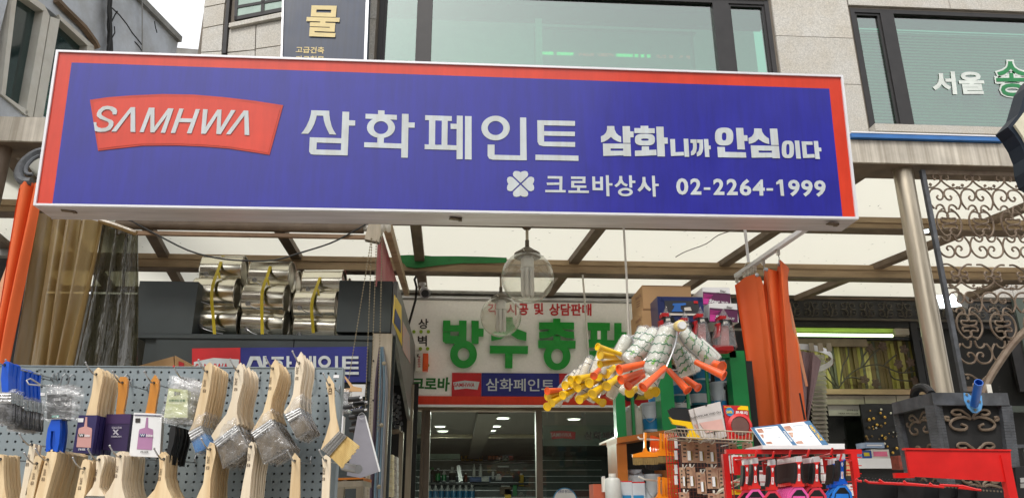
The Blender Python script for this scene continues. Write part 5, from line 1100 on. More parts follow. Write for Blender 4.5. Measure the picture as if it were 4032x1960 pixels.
    # bottom row
    lowz = [
        ('the pair of plank handled brushes at far left', [(245, 800), (290, 806), (270, 1000), (225, 1150), (210, 1300), (150, 1300), (180, 1150), (205, 1000), (235, 860)], (262, 812), 2, .03, m_wood2, 1, (150, 1300, 210, 1300), None),
        ('the short stack of plank handled brushes marked 5', [(330, 895), (352, 905), (325, 1000), (262, 1300), (190, 1300), (270, 960), (290, 905)], (302, 966), 3, .018, m_wood, 0, (195, 1300, 262, 1300), '5'),
        ('the long row of plank handled brushes marked 6', [(425, 850), (470, 880), (460, 940), (360, 1300), (275, 1300), (372, 930), (388, 870)], (392, 934), 16, .0125, m_wood, 0, (275, 1300, 360, 1300), '6'),
        ('the stack of plank handled brushes marked 7', [(700, 930), (737, 950), (735, 1000), (680, 1300), (600, 1300), (665, 990), (680, 940)], (692, 1006), 6, .017, m_wood, 0, (602, 1300, 680, 1300), '7'),
        ('the round ended stack right of the 7s', [(830, 895), (852, 905), (857, 950), (822, 1080), (815, 1160), (860, 1235), (705, 1230), (760, 1160), (788, 1080), (790, 960), (795, 910)], (815, 935), 6, .02, m_wood2, 0, (705, 1235, 860, 1235), None),
        ('the bleached round ended stack under the purple box', [(985, 865), (1018, 900), (1010, 1000), (998, 1100), (1005, 1170), (1040, 1300), (800, 1300), (900, 1170), (944, 1080), (955, 960), (950, 888)], (988, 908), 10, .017, m_wood2, 1, (810, 1300, 1035, 1300), None),
        ('the stack of fan shaped brushes under the white box', [(1330, 870), (1362, 900), (1352, 1080), (1375, 1170), (1440, 1300), (1160, 1300), (1270, 1180), (1300, 1100), (1310, 1000), (1306, 900)], (1346, 930), 6, .018, m_wood, 1, (1165, 1300, 1435, 1300), None),
        ('the stack of dull brushes at the far left edge', [(0, 890), (30, 900), (28, 1000), (35, 1150), (60, 1300), (-60, 1300), (-30, 1150), (-25, 900)], (5, 930), 5, .018, m_wood, 0, (-55, 1300, 58, 1300), None)]
    for nm, ol, ey, n_, dY, wd, stp, bl, dg in lowz:
        s_ = [] if not stp and not dg else []
        x, y = ey
        if dg: s_.append((dg, [(x-18, y+25), (x-4, y+25), (x-7, y+47), (x-21, y+47)]))
        s_ += [V('고려모', x-34, y+75, 22, 58, -8), ('日', [(x-48, y+148), (x-26, y+148), (x-29, y+176), (x-51, y+176)])]
        brush_stack(nm, 'brush', z0, ol, ey, n_, dY, Y-.02, wd, below=[(bl[0], bl[1]), (bl[2], bl[3])], stamp=s_, group='wooden brushes in the lower row')
    for nm, ol, ey, n_, dY, wd, bl in (
        ('the lower stack under the blue bristles', [(265, 790), (302, 805), (312, 880), (285, 1000), (268, 1100), (262, 1300), (130, 1300), (208, 1130), (225, 1000), (237, 850)], (265, 850), 8, .024, m_wood, (130, 1300, 262, 1300)),
        ('the lower whitish stack under the first wrapped stack', [(605, 785), (627, 810), (632, 880), (605, 1050), (585, 1300), (505, 1300), (540, 1100), (570, 950), (578, 820)], (600, 828), 9, .022, m_wood2, (505, 1300, 585, 1300)),
        ('single plank handled brush below the third wrapped stack', [(960, 880), (1002, 930), (1002, 1300), (912, 1300), (935, 1000), (935, 920)], (960, 945), 1, .02, m_wood, (912, 1300, 1002, 1300)),
        ('single slim pale brush at the bottom right corner of the peg board', [(1215, 893), (1253, 920), (1253, 1000), (1240, 1300), (1178, 1300), (1192, 1000), (1184, 920)], (1215, 942), 1, .02, m_wood2, (1178, 1300, 1240, 1300))):
        x, y = ey
        s_ = [] if 'single plank' in nm else [V('고려모', x-24, y+55, 24, 62, -6), ('日', [(x-30, y+140), (x-6, y+140), (x-9, y+165), (x-33, y+165)])]
        brush_stack(nm, 'brush', z3, ol, ey, n_, dY, Y, wd, below=[(bl[0], bl[1]), (bl[2], bl[3])], stamp=s_, group='wooden brushes in the lower row')
brushes()
def empty_hooks():
    n = 0
    for x, y in ((158, 1483), (258, 1484), (287, 1486), (437, 1490), (500, 1487), (895, 1495), (984, 1494), (1122, 1498), (1236, 1496), (40, 1820), (322, 1826), (1183, 1830), (566, 1815)):
        a = P(x, y, YP-.002); m = M(); m.tube([a+Vector((.006, 0, .006)), a+Vector((.002, -.012, .010)), a+Vector((-.001, -.02, .0)), a+Vector((-.003, -.018, -.022)), a+Vector((-.012, -.014, -.030))], .0022, 6)
        nm = ['right of the blue brushes', 'left of the two above the bagged block brush', 'right of the two above the bagged block brush', 'beside the indigo boxes', 'beside the dark purple box', 'right of the blue bristle stack', 'right of the first wrapped stack', 'right of the second wrapped stack', 'right of the third wrapped stack', 'low at the left edge', 'below the indigo boxes', 'low right of the third wrapped stack', 'above the fan shaped brushes'][n]
        single('peg_hook', m, m_wire, 'small bare steel hook end '+nm, 'hook', 'bare hook ends on the peg board'); n += 1
    # goods just right of the board
    Y = 3.3
    b = []
    for i, (x, y) in enumerate(((1372, 1573), (1392, 1590), (1366, 1600), (1390, 1620), (1376, 1642), (1386, 1665), (1378, 1690), (1392, 1694), (1345, 1604))):
        m = M(); c = P(x, y, Y+.03*(i % 3)); m.lathe([(.011, 0), (.011, .05)], c, (1, -.2, .1), 12); k = M(); k.lathe([(.007, .05), (.007, .062)], c, (1, -.2, .1), 10)
        thing('black_knob', ['uppermost black knob right of the peg board', 'black knob second from top, set back', 'black knob nearest the board edge, upper', 'black knob at the level of the blue sticker', 'middle black knob of the column', 'black knob below the middle one', 'black knob just above the lowest one', 'lowest black knob of the column', 'black knob touching the clear tray'][i], 'plain_knob', [('grip', m, m_black), ('stud', k, m_wire)], 'black knobs beside the peg board')  # meant as black knobs, each a grip with a metal stud
    m = M(); m.rb(1335, 1530, 1372, 1618, Y+.05, .1); single('clear_tray', m, m_bag, 'clear plastic tray beside the right edge of the peg board', 'tray')
    m = M(); m.rb(1322, 1636, 1350, 1705, Y+.02, .06); t = M(); t.text('TIM', [(1326, 1663), (1340, 1663), (1340, 1675), (1326, 1675)], lambda x, y: P(x, y, Y+.018), .03); c = M(); c.lathe([(.016, 0), (.016, .02)], P(1336, 1634, Y+.05), (0, 0, 1), 14); thing('spray_can', 'white spray can with bold black lettering just right of the peg board', 'can', [('body', m, m_white, [('lettering', t, m_black)]), ('cap', c, m_white)])
    m = M(); m.pp([(1408, 1636), (1434, 1632), (1492, 1855), (1420, 1880), (1365, 1870)], 3.1, .006); m2 = M(); m2.pp([(1434, 1632), (1440, 1636), (1497, 1852), (1492, 1856)], 3.098, .012)
    rg = M(); c = P(1424, 1636, 3.09); rg.tube([c+Vector((math.cos(a)*.012, 0, math.sin(a)*.012)) for a in [k*.63 for k in range(10)]], .0012, 5, closed=True)
    thing('price_booklet', 'grey hanging price booklet on a wire ring right of the peg board', 'booklet', [('sheets', m, mat('grey_paper', (142, 140, 148), .7)), ('spine', m2, m_white), ('ring', rg, m_wire)])
    m = M(); m.tube([P(1355, 1835, 3.05), P(1385, 1842, 3.0), P(1412, 1846, 2.95)], .016, 14); single('metal_tube', m, m_wire, 'short shiny metal tube sticking out below the grey booklet', 'tube')
    m = M(); m.pp([(1300, 1890), (1430, 1884), (1430, 1912), (1300, 1918)], 3.2, .3); l = M(); l.pp([(1326, 1918), (1352, 1916), (1350, 2100), (1322, 2100)], 3.2, .05); l2 = M(); l2.pp([(1402, 1914), (1430, 1912), (1428, 2100), (1400, 2100)], 3.2, .05)
    wb = M(); wb.pp([(1316, 1880), (1432, 1878), (1430, 1890), (1316, 1894)], 3.2, .3)
    thing('steel_trolley', 'small square-tube steel stand at the bottom right of the peg board', 'stand', [('rail', m, m_steel), ('leg', l, m_steel), ('leg', l2, m_steel), ('wood_top', wb, m_ochre)])
    # orange-brown paper strips
    m = M(); m.pp([(1352, 1480), (1358, 1478), (1392, 1520), (1424, 1526), (1424, 1540), (1350, 1540), (1350, 1530), (1382, 1526)], 3.4, .01); single('wooden_strip', m, m_card, 'thin tan strip of wood lying over the tray right of the peg board', 'strip')
    # stacked cream blocks deeper in the passage
    rr = random.Random(4); k = 0
    for j in range(6):
        for i in range(2):
            x0, y0 = 1516+i*24, 1788+j*28+i*8
            m = M(); m.rb(x0-rr.random()*4, y0, x0+30-i*8, y0+26, 5.9+.15*i, .2); q = M(); q.rb(x0+2, y0+10, x0+26-i*8, y0+13, 5.895+.15*i, .003)
            thing('tape_block', f'{"cream" if i == 0 else "pale grey"} wrapped block, {["top", "second", "third", "fourth", "fifth", "lowest"][j]} of the {"front" if i == 0 else "rear"} pile beside the striped tarpaulin', 'block', [('block', m, mat('cream_block', (214, 204, 168), .6) if i == 0 else mat('grey_block', (176, 174, 172), .6)), ('wrap_seam', q, m_cream)], 'wrapped blocks in the passage'); k += 1
    # black goods hanging in the passage
    n = 0
    for j in range(7):
        for i in range(3):
            x, y = 1534+i*14+j*2, 1545+j*21+i*9
            m = M(); m.bbox(P(x, y, 6.0+i*.25), (.035, .05, .03), rr.uniform(0, 1), rr.uniform(-.5, .5)); q = M(); q.bbox(P(x+7, y-2, 6.0+i*.25), (.02, .02, .018), .4)
            thing('black_clip', f'black clip in row {["one", "two", "three", "four", "five", "six", "seven"][j]}, {["nearest", "middle", "farthest"][i]} of the dark bunch in the passage', 'clip', [('jaw', m, m_black), ('lever', q, m_black)], 'bunch of black clips in the passage'); n += 1
    for x0, x1, ya, Y, lb in ((1600, 1622, 1512, 7.3, 'upright brown steel channel left of the sliding door'), (1566, 1584, 1700, 6.6, 'lower steel upright in the passage behind the blocks')):
        m = M(); m.rb(x0, ya, x1, 1990, Y, .05); e = M(); e.rb(x1-4, ya, x1, 1990, Y-.012, .01); thing('steel_channel', lb, 'post', [('web', m, m_steel), ('flange', e, m_steel)])
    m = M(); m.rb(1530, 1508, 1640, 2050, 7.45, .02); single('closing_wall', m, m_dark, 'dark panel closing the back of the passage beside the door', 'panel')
    m = M(); m.rb(1530, 1672, 1572, 1690, 6.3, .4); single('passage_shelf', m, m_dbeam, 'short brown shelf edge under the black clips', 'shelf')
empty_hooks()

# ================================================================= CURTAINS AT LEFT
def curtain(name, label, ma, top, bot, Y, folds, amp, n=140, nv=14, sag=0, extra=None, seed=1, z2=None, part='sheet'):
    """hanging folded sheet between two picture polylines, built round a real plane at Y"""
    rr = random.Random(seed); ph = [(rr.uniform(0, 6.3), rr.uniform(.6, 1.4)) for _ in range(4)]
    def pol(pl, u):
        t = u*(len(pl)-1); i = min(int(t), len(pl)-2); f = t-i; return (pl[i][0]*(1-f)+pl[i+1][0]*f, pl[i][1]*(1-f)+pl[i+1][1]*f)
    def fn(u, v):
        a, b = pol(top, u), pol(bot, u); x, y = a[0]*(1-v)+b[0]*v, a[1]*(1-v)+b[1]*v
        w_ = math.sin(u*folds*6.283+ph[0][0]+.5*math.sin(v*3+ph[1][0]))+.28*math.sin(u*folds*2.3*6.283+ph[2][0]+v*1.3)+.3*math.sin(u*folds*.37*6.283+v*4+ph[3][0])
        return P(x, y, Y)+Vector((math.cos(u*folds*6.283)*amp*.3, w_*amp*(.55+.45*v), 0))
    m = M(); m.grid(fn, n, nv)
    ps = [(part, m, ma, None, 's')]
    if extra: ps += extra
    return thing(name, label, 'curtain', ps)
m_vin1 = mix_mat('amber_vinyl', (206, 180, 124), .88, gloss=.07, rough=.3, diff=(166, 146, 104), transl=(196, 166, 110), bump=.3, scale=5, stretch=(3, 3, .5), var=.12)
m_vin2 = mix_mat('smoky_vinyl', (140, 140, 118), .62, gloss=.10, rough=.15, diff=(84, 80, 62), transl=(96, 92, 72), bump=.9, scale=6, stretch=(5, 5, .8), var=.25)
h = M(); h.tube([P(x, y, 4.42) for x, y in ((392, 868), (450, 886), (536, 918))], .016, 8)
h2 = M(); h2.tube([P(x, y, 4.42) for x, y in ((140, 858), (300, 862), (400, 868))], .012, 8)
curtain('vinyl_curtain', 'amber translucent vinyl curtain bunched in narrow folds beside the orange cloth', m_vin1, [(128, 840), (220, 850), (300, 852), (412, 880)], [(20, 1560), (140, 1560), (210, 1560), (262, 1560)], 4.4, 4.5, .045, extra=[('top_rail', h2, m_alu)])
curtain('vinyl_curtain', 'smoky clear vinyl curtain with creases, right of the amber one', m_vin2, [(400, 872), (450, 888), (500, 905), (534, 925)], [(250, 1560), (350, 1560), (440, 1560), (530, 1560)], 4.46, 3.2, .04, seed=4, extra=[('top_hem', h, m_vin1)])
m_oc = m_cloth
curtain('orange_curtain', 'orange tarpaulin curtain gathered at the far left edge', m_oc, [(70, 745), (100, 718), (140, 722), (160, 730)], [(-80, 1560), (-40, 1560), (-5, 1560), (12, 1560)], 4.3, 2, .05, n=60, seed=2, extra=None)
m = M(); m.prism([P(x, y, 4.36) for x, y in ((48, 975), (58, 985), (40, 1100), (5, 1200), (-30, 1250), (-30, 1190), (20, 1060))], (0, .004, 0)); single('peach_lining', m, m_clothp, 'pale peach lining showing behind the orange cloth at far left', 'cloth')
def ring_rail():
    c = P(150, 655, 4.35); m = M(); m.tube([c+Vector((math.cos(a)*.095, math.sin(a)*.06, math.sin(a)*.13)) for a in [R(60)+k*R(20) for k in range(12)]], .028, 8)
    q = M(); q.tube([c+Vector((math.cos(a)*.05, math.sin(a)*.04-.02, math.sin(a)*.08)) for a in [R(70)+k*R(24) for k in range(10)]], .012, 8)
    thing('curtain_ring', 'curled grey metal rail end above the orange cloth at far left', 'rail', [('outer_bend', m, m_irong), ('inner_bend', q, m_irong)])
ring_rail()
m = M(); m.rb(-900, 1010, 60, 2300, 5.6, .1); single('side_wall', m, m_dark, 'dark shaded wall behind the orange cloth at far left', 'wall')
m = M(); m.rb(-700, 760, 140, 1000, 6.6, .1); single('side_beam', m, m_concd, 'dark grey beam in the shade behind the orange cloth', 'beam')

# ================================================================= NEIGHBOUR SHOP AT RIGHT
def spiral(c, r0_, r1_, a0, a1, n=14):
    return [(c[0]+(r0_+(r1_-r0_)*k/n)*math.cos(a0+(a1-a0)*k/n), c[1]+(r0_+(r1_-r0_)*k/n)*math.sin(a0+(a1-a0)*k/n)) for k in range(n+1)]
def neighbour():
    YN = 7.7; ps = []
    x0 = P(2660, 1500, YN).x; x1 = P(4600, 1500, YN).x
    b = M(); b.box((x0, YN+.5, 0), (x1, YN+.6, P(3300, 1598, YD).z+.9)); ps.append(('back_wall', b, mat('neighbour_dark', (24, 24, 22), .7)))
    b = M(); b.rb(2670, 1262, 4600, 1290, YN-.02, .2); ps.append(('lintel', b, m_dark))
    fz = M(); fz.rb(2670, 1171, 4600, 1262, YN-.02, .05); tr = M(); tr.rb(2670, 1166, 4600, 1174, YN-.05, .04); tr.rb(2670, 1256, 4600, 1264, YN-.05, .04)
    sc_ = M()
    a = P(3100, 1215, YN-.035); h = .10
    for k in range(16):
        cx = a.x-.25+k*.205
        for sgn in (-1, 1):
            for v in (-1, 1):
                pts = spiral((.045, .042), .012, .040, 4.7, -1.2, 12)+[(.02, .0)]
                sc_.tube([(cx+sgn*p[0]*1.15, a.y, a.z+v*p[1]-.0) for p in pts], .0055, 4)
            sc_.tube([(cx+sgn*.1, a.y, a.z-.085), (cx+sgn*.07, a.y, a.z-.02), (cx+sgn*.1, a.y, a.z+.085)], .005, 4)
    ps.append(('frieze', fz, mat('frieze_dark', (50, 50, 50), .6), [('frieze_rail', tr, mat('frieze_bronze', (84, 78, 68), .5, metal=.3)), ('frieze_scroll', sc_, mat('frieze_bronze', (84, 78, 68), .5, metal=.3), None, '=')]))
    # slatted olive window
    rr = random.Random(6); x = 3120
    cols = [mat('slat_olive', (150, 142, 70), .6), mat('slat_grey', (96, 98, 80), .6), mat('slat_straw', (186, 176, 110), .6), mat('slat_brown', (104, 88, 52), .6)]
    sl = []
    while x < 3640:
        w_ = rr.uniform(9, 19); m = M(); m.rb(x, 1334+rr.uniform(0, 18), x+w_-1, 1529, YN+.06+rr.uniform(0, .03), .012); sl.append(('slat', m, rr.choice(cols))); x += w_
    bk = M(); bk.rb(3110, 1330, 3650, 1532, YN+.12, .01); ps.append(('slatted_panel', bk, mat('slat_back_glow', (120, 116, 60), .6, emit=.05), sl))  # backing given a faint glow, though it is no lamp
    fr = M()
    for q in ((3100, 1326, 3660, 1336), (3100, 1336, 3116, 1530), (3640, 1336, 3662, 1530)): fr.rb(*q, YN, .06)
    ps.append(('panel_frame', fr, m_black))
    br = M()
    for pth in ([(3300, 1530), (3330, 1490), (3380, 1450), (3460, 1435), (3540, 1465), (3600, 1460), (3625, 1430)], [(3325, 1490), (3360, 1485), (3420, 1500)], [(3250, 1420), (3270, 1470), (3300, 1520)], [(3215, 1430), (3250, 1480), (3290, 1520)], [(3400, 1440), (3440, 1390), (3475, 1365)], [(3390, 1445), (3400, 1400), (3425, 1372)], [(3480, 1437), (3510, 1410), (3530, 1395)], [(3560, 1468), (3580, 1440), (3590, 1420)], [(3500, 1452), (3520, 1490), (3600, 1500)], [(3310, 1510), (3318, 1440), (3340, 1400), (3336, 1350)]):
        br.tube(run([P(x, y, YN+.01) for x, y in pth]), .008, 5)
    lf = M()
    for k, (x, y) in enumerate(((3405, 1493), (3450, 1508), (3538, 1432), (3585, 1425), (3605, 1498), (3560, 1375), (3425, 1370), (3476, 1362), (3330, 1345), (3270, 1420))):
        c = P(x, y, YN-.005)
        for j in range(5):
            t = j*1.257+k; d = Vector((math.cos(t), 0, math.sin(t))); n2 = Vector((-d.z, 0, d.x)); lf.prism([c, c+d*.03+n2*.02, c+d*.052+n2*.01, c+d*.052-n2*.01, c+d*.03-n2*.02], (0, .004+.0003*j, 0))
    ps.append(('iron_branch', br, mat('branch_dark', (56, 50, 40), .6), [('iron_leaf', lf, mat('rust_leaf', (70, 52, 40), .7), None, '=')]))
    for q, nm, ma in (((3130, 1334, 3415, 1362), 'head_board', m_dbeam), ((3240, 1531, 3668, 1551), 'transom', m_beam), ((3245, 1556, 3402, 1591), 'transom_panel', mat('beige_panel', (150, 142, 126), .6)), ((3405, 1556, 3528, 1588), 'transom_panel', mat('beige_panel', (150, 142, 126), .6)), ((3531, 1556, 3660, 1588), 'transom_panel', mat('beige_panel', (150, 142, 126), .6))):
        m = M(); m.rb(*q, YN-.01 if nm != 'transom' else YN-.04, .03); ps.append((nm, m, ma))
    m = M(); m.rb(3262, 1594, 3388, 1635, YN+.02, .01); t = M(); t.text('삼우목조정', [(3334, 1610), (3378, 1611), (3378, 1618), (3334, 1617)], lambda x, y: P(x, y, YN+.015), .01); t.text('HEAR HANDLER', [(3302, 1623), (3380, 1624), (3380, 1630), (3302, 1629)], lambda x, y: P(x, y, YN+.015), .01)
    ps.append(('name_plate', m, mat('plate_grey', (170, 168, 160), .5), [('lettering', t, m_ink2)]))
    for q in ((3255, 1640, 3400, 1800), (3400, 1585, 3575, 1800)):
        m = M(); m.rb(*q, YN+.05, .01); ps.append(('dark_pane', m, mat('dark_glass', (20, 22, 20), .08, spec=.8)))
    m = M(); m.rb(3640, 1262, 3668, 1980, YN-.03, .05); ps.append(('door_post', m, m_black)); m = M(); m.rb(3930, 1598, 4600, 1622, YN-.1, .05); ps.append(('rail', m, mat('green_grey_metal', (84, 92, 84), .5, metal=.3)))
    m = M(); m.rb(3985, 1240, 4030, 1540, YN-.08, .04); ps.append(('shutter_post', m, m_wframe)); m = M(); m.rb(4032, 1180, 4600, 1560, YN-.1, .04); ps.append(('shutter', m, mat('green_grey_metal', (84, 92, 84), .5, metal=.3)))
    m = M(); m.rb(3664, 1266, 4600, 2000, YN+.04, .02); ps.append(('dark_recess', m, mat('neighbour_dark', (24, 24, 22), .7)))  # flat dark sheet added to stand in for the unlit interior
    thing('neighbour_shop', 'dim neighbouring shop front with scrolled frieze and slatted olive panels', 'shop', ps)
    # louvred shutter column
    ps = []
    for k in range(24):
        y = 1395+k*17; m = M(); xo = 2*math.sin(k*.3)
        a, b2 = P(3185+xo+k*.8, y, 7.2), P(3243+xo+k*.8, y, 7.2); m.prism([(a.x, 7.2, a.z), (b2.x, 7.2, a.z), (b2.x, 7.17, a.z-.042), (a.x, 7.17, a.z-.042)], (0, .008, .002)); ps.append(('slat', m, mat('louvre_beige', (150, 142, 130), .6)))
    thing('louvred_shutter', 'narrow beige louvred shutter beside the orange curtain', 'shutter', ps)
    # fluorescent fitting
    c = M(); a, b2 = P(3125, 1317, 7.3), P(3514, 1317, 7.3); c.lathe([(.016, 0), (.016, b2.x-a.x)], (a.x, 7.3, a.z), (1, 0, 0), 12)
    h_ = M(); h_.rb(3118, 1291, 3524, 1305, 7.34, .05); e = M(); e.rb(3526, 1292, 3580, 1316, 7.3, .1)
    thing('fluorescent_lamp', 'long lit greenish fluorescent tube under the dark frieze', 'lamp', [('tube', c, mat('tube_glow', (216, 255, 190), emit=2.2)), ('reflector', h_, mat('reflector_lit_green', (170, 196, 90), .4)), ('end_box', e, mat('beige_panel', (150, 142, 126), .6))])  # reflector colour carries the green tube light falling on it
    ld = bpy.data.lights.new('tube_lamp', 'AREA'); ld.shape = 'RECTANGLE'; ld.size = b2.x-a.x; ld.size_y = .05; ld.energy = 3; ld.color = (.86, 1, .62)
    lo = bpy.data.objects.new('tube_lamp', ld); COL.objects.link(lo); lo.location = ((a.x+b2.x)/2, 7.35, a.z-.03)
    # counter, display and small boxes
    m = M(); m.rb(3380, 1803, 3620, 1842, 6.4, .5); l = M(); l.rb(3384, 1842, 3616, 1990, 6.45, .4); thing('counter', 'white topped counter in front of the dark display', 'counter', [('top', m, m_white), ('front', l, m_dark)])
    for x0_, y0_, x1_, y1_, ma, lm, lb in ((3394, 1772, 3432, 1802, mat('box_blue', (40, 76, 150), .4), m_strap, 'small blue and yellow printed box on the white counter'), (3432, 1768, 3502, 1803, m_cream, mat('pink_label', (220, 110, 140), .5), 'cream box with pink label on the white counter'), (3405, 1741, 3482, 1762, mat('paper_blue', (150, 170, 200), .5), m_white, 'flat pale blue box on top of the cream box')):
        m = M(); m.rb(x0_, y0_, x1_, y1_, 6.5, .15); q = M(); q.rb(x0_+8, y0_+8, x1_-8, y1_-8, 6.496, .003); thing('small_box', lb, 'box', [('carton', m, ma), ('label', q, lm)])
    ps = []; m = M(); m.rb(3402, 1590, 3570, 1796, 7.55, .03); ps.append(('panel', m, m_black)); rr = random.Random(8); gm = mat('brass_ornament', (214, 170, 84), .3, metal=.8); wm = m_cream
    for k in range(46):
        x, y = rr.uniform(3410, 3560), rr.uniform(1605, 1790); m = M(); m.ball(P(x, y, 7.53), rr.uniform(.006, .016), 8, 5); ps.append(('ornament', m, [gm, gm, mat('brass_dull', (120, 96, 60), .4, metal=.6), wm][rr.randrange(4)], None, 's'))
    thing('ornament_board', 'black display board dotted with small brass ornaments', 'display', ps)
neighbour()
def curved_rail():
    m = M(); pts = [P(x, y, 6.4) for x, y in ((3120, 1352), (3180, 1354), (3250, 1362), (3305, 1376), (3332, 1395), (3300, 1412), (3225, 1424))]
    for k, p in enumerate(pts): p.y += (0, 0, .05, .15, .3, .5, .55)[k]
    r = run(pts)
    for i in range(len(r)-1): a, b = r[i], r[i+1]; m.prism([a, b, b-Vector((0, 0, .05)), a-Vector((0, 0, .05))], (0, .012, 0))
    k2 = M()
    for x in (3195, 3230, 3264): k2.bbox(P(x, 1366, 6.38), (.04, .015, .07))
    thing('curved_rail', 'bent aluminium curtain rail beside the orange curtain', 'rail', [('rail', m, m_alu), ('clamp', k2, m_steel)])
    curtain('mauve_cloth', 'dusty mauve cloth hanging from the bent aluminium rail', mat('mauve_fabric', (136, 112, 116), .8), [(3140, 1380), (3175, 1384), (3200, 1386), (3232, 1418)], [(3150, 1700), (3160, 1700), (3172, 1700), (3176, 1700)], 6.3, 2, .03, n=30, seed=3, part='cloth')
curved_rail()
def frame_shelf():
    Y = 5.0; ps = []
    for q, d in (((2423, 1400, 2460, 1722), .09), ((2600, 1400, 2653, 1692), .14), ((2899, 1380, 2961, 2000), .1), ((2654, 1378, 2898, 1406), .09), ((2461, 1402, 2599, 1424), .08)):
        m = M(); m.rb(*q, Y, d); ps.append(('frame_bar', m, m_gpaint))
    for q in ((2493, 1425, 2502, 1712), (2713, 1407, 2724, 1690), (2795, 1407, 2807, 1690)): m = M(); a = P((q[0]+q[2])/2, q[1], Y+.1); b = P((q[0]+q[2])/2, q[3], Y+.1); a.x = b.x; m.tube([a, b], .012, 8); ps.append(('bar', m, m_gpaint))
    m = M(); m.rb(2423, 1716, 2600, 1724, Y+.05, .6); ps.append(('shelf', m, m_ochre)); m = M(); m.rb(2654, 1692, 2899, 1702, Y+.05, .6); ps.append(('shelf', m, m_dark))
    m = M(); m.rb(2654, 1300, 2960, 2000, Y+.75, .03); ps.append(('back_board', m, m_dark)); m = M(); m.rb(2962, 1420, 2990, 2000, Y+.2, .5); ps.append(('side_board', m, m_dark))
    thing('green_shelf', 'bright green painted steel frame shelf holding tins and jugs', 'shelf', ps)
    def pail(x, yb, w_, h_, Y, body, band, lb, handle=True, grp='paint pails on the green shelf'):
        c = P(x, yb, Y); s = (c-CAM).dot(fw)/FOC; r = w_*s/2; h = h_*s*1.03
        b = M(); b.lathe([(r*.92, 0), (r, h*.9), (r*1.03, h*.91), (r*1.03, h*.96)], c, n=24); l = M(); l.lathe([(r*1.05, h*.955), (r*1.05, h), (r*.85, h*1.01)], c, n=24)
        bd = M(); bd.lathe([(r*.945, h*.08), (r*.98, h*.45)], c, n=24, cap=False); pp = [('body', b, body, None, 's'), ('lid', l, body), ('printed_band', bd, band, None, 's')]
        if handle: t = M(); t.tube(run([c+Vector((r*.7, -r*.75, h*.82)), c+Vector((r*.2, -r*1.05, h*.5)), c+Vector((-r*.5, -r*.9, h*.32)), c+Vector((-r*.95, -r*.3, h*.6))]), .003, 4); e = M(); e.lathe([(.014, 0), (.014, .01)], c+Vector((r*.7, -r*.74, h*.82)), (.6, -.8, 0), 12); pp += [('handle', t, m_wire), ('ear', e, m_dark)]
        thing('paint_pail', lb, 'pail', pp, grp)
    mw = mat('pail_white', (196, 204, 210), .35); 
    pail(2570, 1700, 76, 108, Y+.25, mw, m_teal, 'white paint pail with wire handle next to the translucent jugs')
    pail(2583, 1590, 60, 92, Y+.28, mw, m_teal, 'white and blue pail on top of the lower white pail')
    pail(2680, 1610, 60, 48, Y+.25, mat('pail_teal', (18, 106, 122), .4), m_white, 'short teal tin behind the green post')
    for i, (x, yb, w_, h_, cc) in enumerate(((2680, 1560, 62, 90, 0), (2760, 1690, 78, 90, 1), (2755, 1595, 76, 92, 1), (2835, 1640, 62, 130, 0), (2870, 1690, 70, 40, 0), (2690, 1690, 60, 80, 1), (2765, 1500, 70, 90, 0), (2850, 1510, 70, 90, 0))):
        pail(x, yb, w_, h_, Y+.3+.1*(i % 2), mw if cc == 0 else mat('pail_teal', (18, 106, 122), .4), m_teal if cc == 0 else mw, ['grey white pail just right of the wide green post', 'teal pail low behind the mask packets', 'teal pail in the middle between the green rods', 'tall whitish pail right of the green rods', 'low grey tin under the tall whitish pail', 'teal pail hidden behind the yellow scraper', 'whitish pail high between the green rods', 'whitish pail high near the right green post'][i], i in (3,))
    for i, (x, w_) in enumerate(((2497, 68), (2537, 60))):
        c = P(x, 1714, Y+.12+.14*i); s = (c-CAM).dot(fw)/FOC; a, h = w_*s/2, 118*s
        b = M(); b.prism([c+Vector((sx*a, 0, 0)) for sx in (-1, 1)]+[c+Vector((a, 0, h*.72)), c+Vector((a*.5, 0, h*.9)), c+Vector((a*.1, 0, h)), c+Vector((-a*.35, 0, h)), c+Vector((-a*.35, 0, h*.86)), c+Vector((-a, 0, h*.72))], (0, .10, 0))
        k = M(); k.lathe([(a*.32, 0), (a*.34, h*.12)], c+Vector((-a*.62, .05, h*.83)), n=14); hn = M(); hn.tube(run([c+Vector((-.2*a, .05, h*.95)), c+Vector((.35*a, .05, h*1.06)), c+Vector((.8*a, .05, h*.9)), c+Vector((.85*a, .05, h*.72))]), .009, 7)
        thing('plastic_jug', ['front translucent whitish jug on the ochre shelf', 'second translucent jug just behind the front one'][i], 'jug', [('body', b, mat('translucent_jug', (186, 184, 168), .35)), ('cap', k, m_white), ('handle', hn, m_cream)], 'jugs on the ochre shelf')
    # ochre shelf unit
    ps = []; Yo = 4.8
    m = M(); m.prism([P(2428, 1722, Yo), P(2618, 1692, Yo), P(2618, 1712, Yo), P(2430, 1744, Yo)], (0, .35, 0)); ps.append(('top_board', m, m_ochre))
    for q in ((2430, 1744, 2470, 1900), (2624, 1700, 2664, 2000)): m = M(); m.rb(*q, Yo+.02, .3); ps.append(('side_board', m, m_ochre))
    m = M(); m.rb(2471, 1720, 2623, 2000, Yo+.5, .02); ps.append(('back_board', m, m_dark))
    thing('ochre_shelf', 'ochre brown shelf unit below the translucent jugs', 'shelf', ps)
    for x, yb, w_, h_, Y2, lb in ((2508, 1990, 90, 110, Yo+.2, 'wide white pail on the ochre shelf behind the boxes'), (2580, 2000, 70, 125, Yo+.15, 'white pail with handle under the black bristles'), (2505, 1876, 64, 26, Yo+.22, 'low white tin standing on the wide pail')):
        pail(x, yb, w_, h_, Y2, mw, mw, lb, True, 'white pails on the ochre shelf')
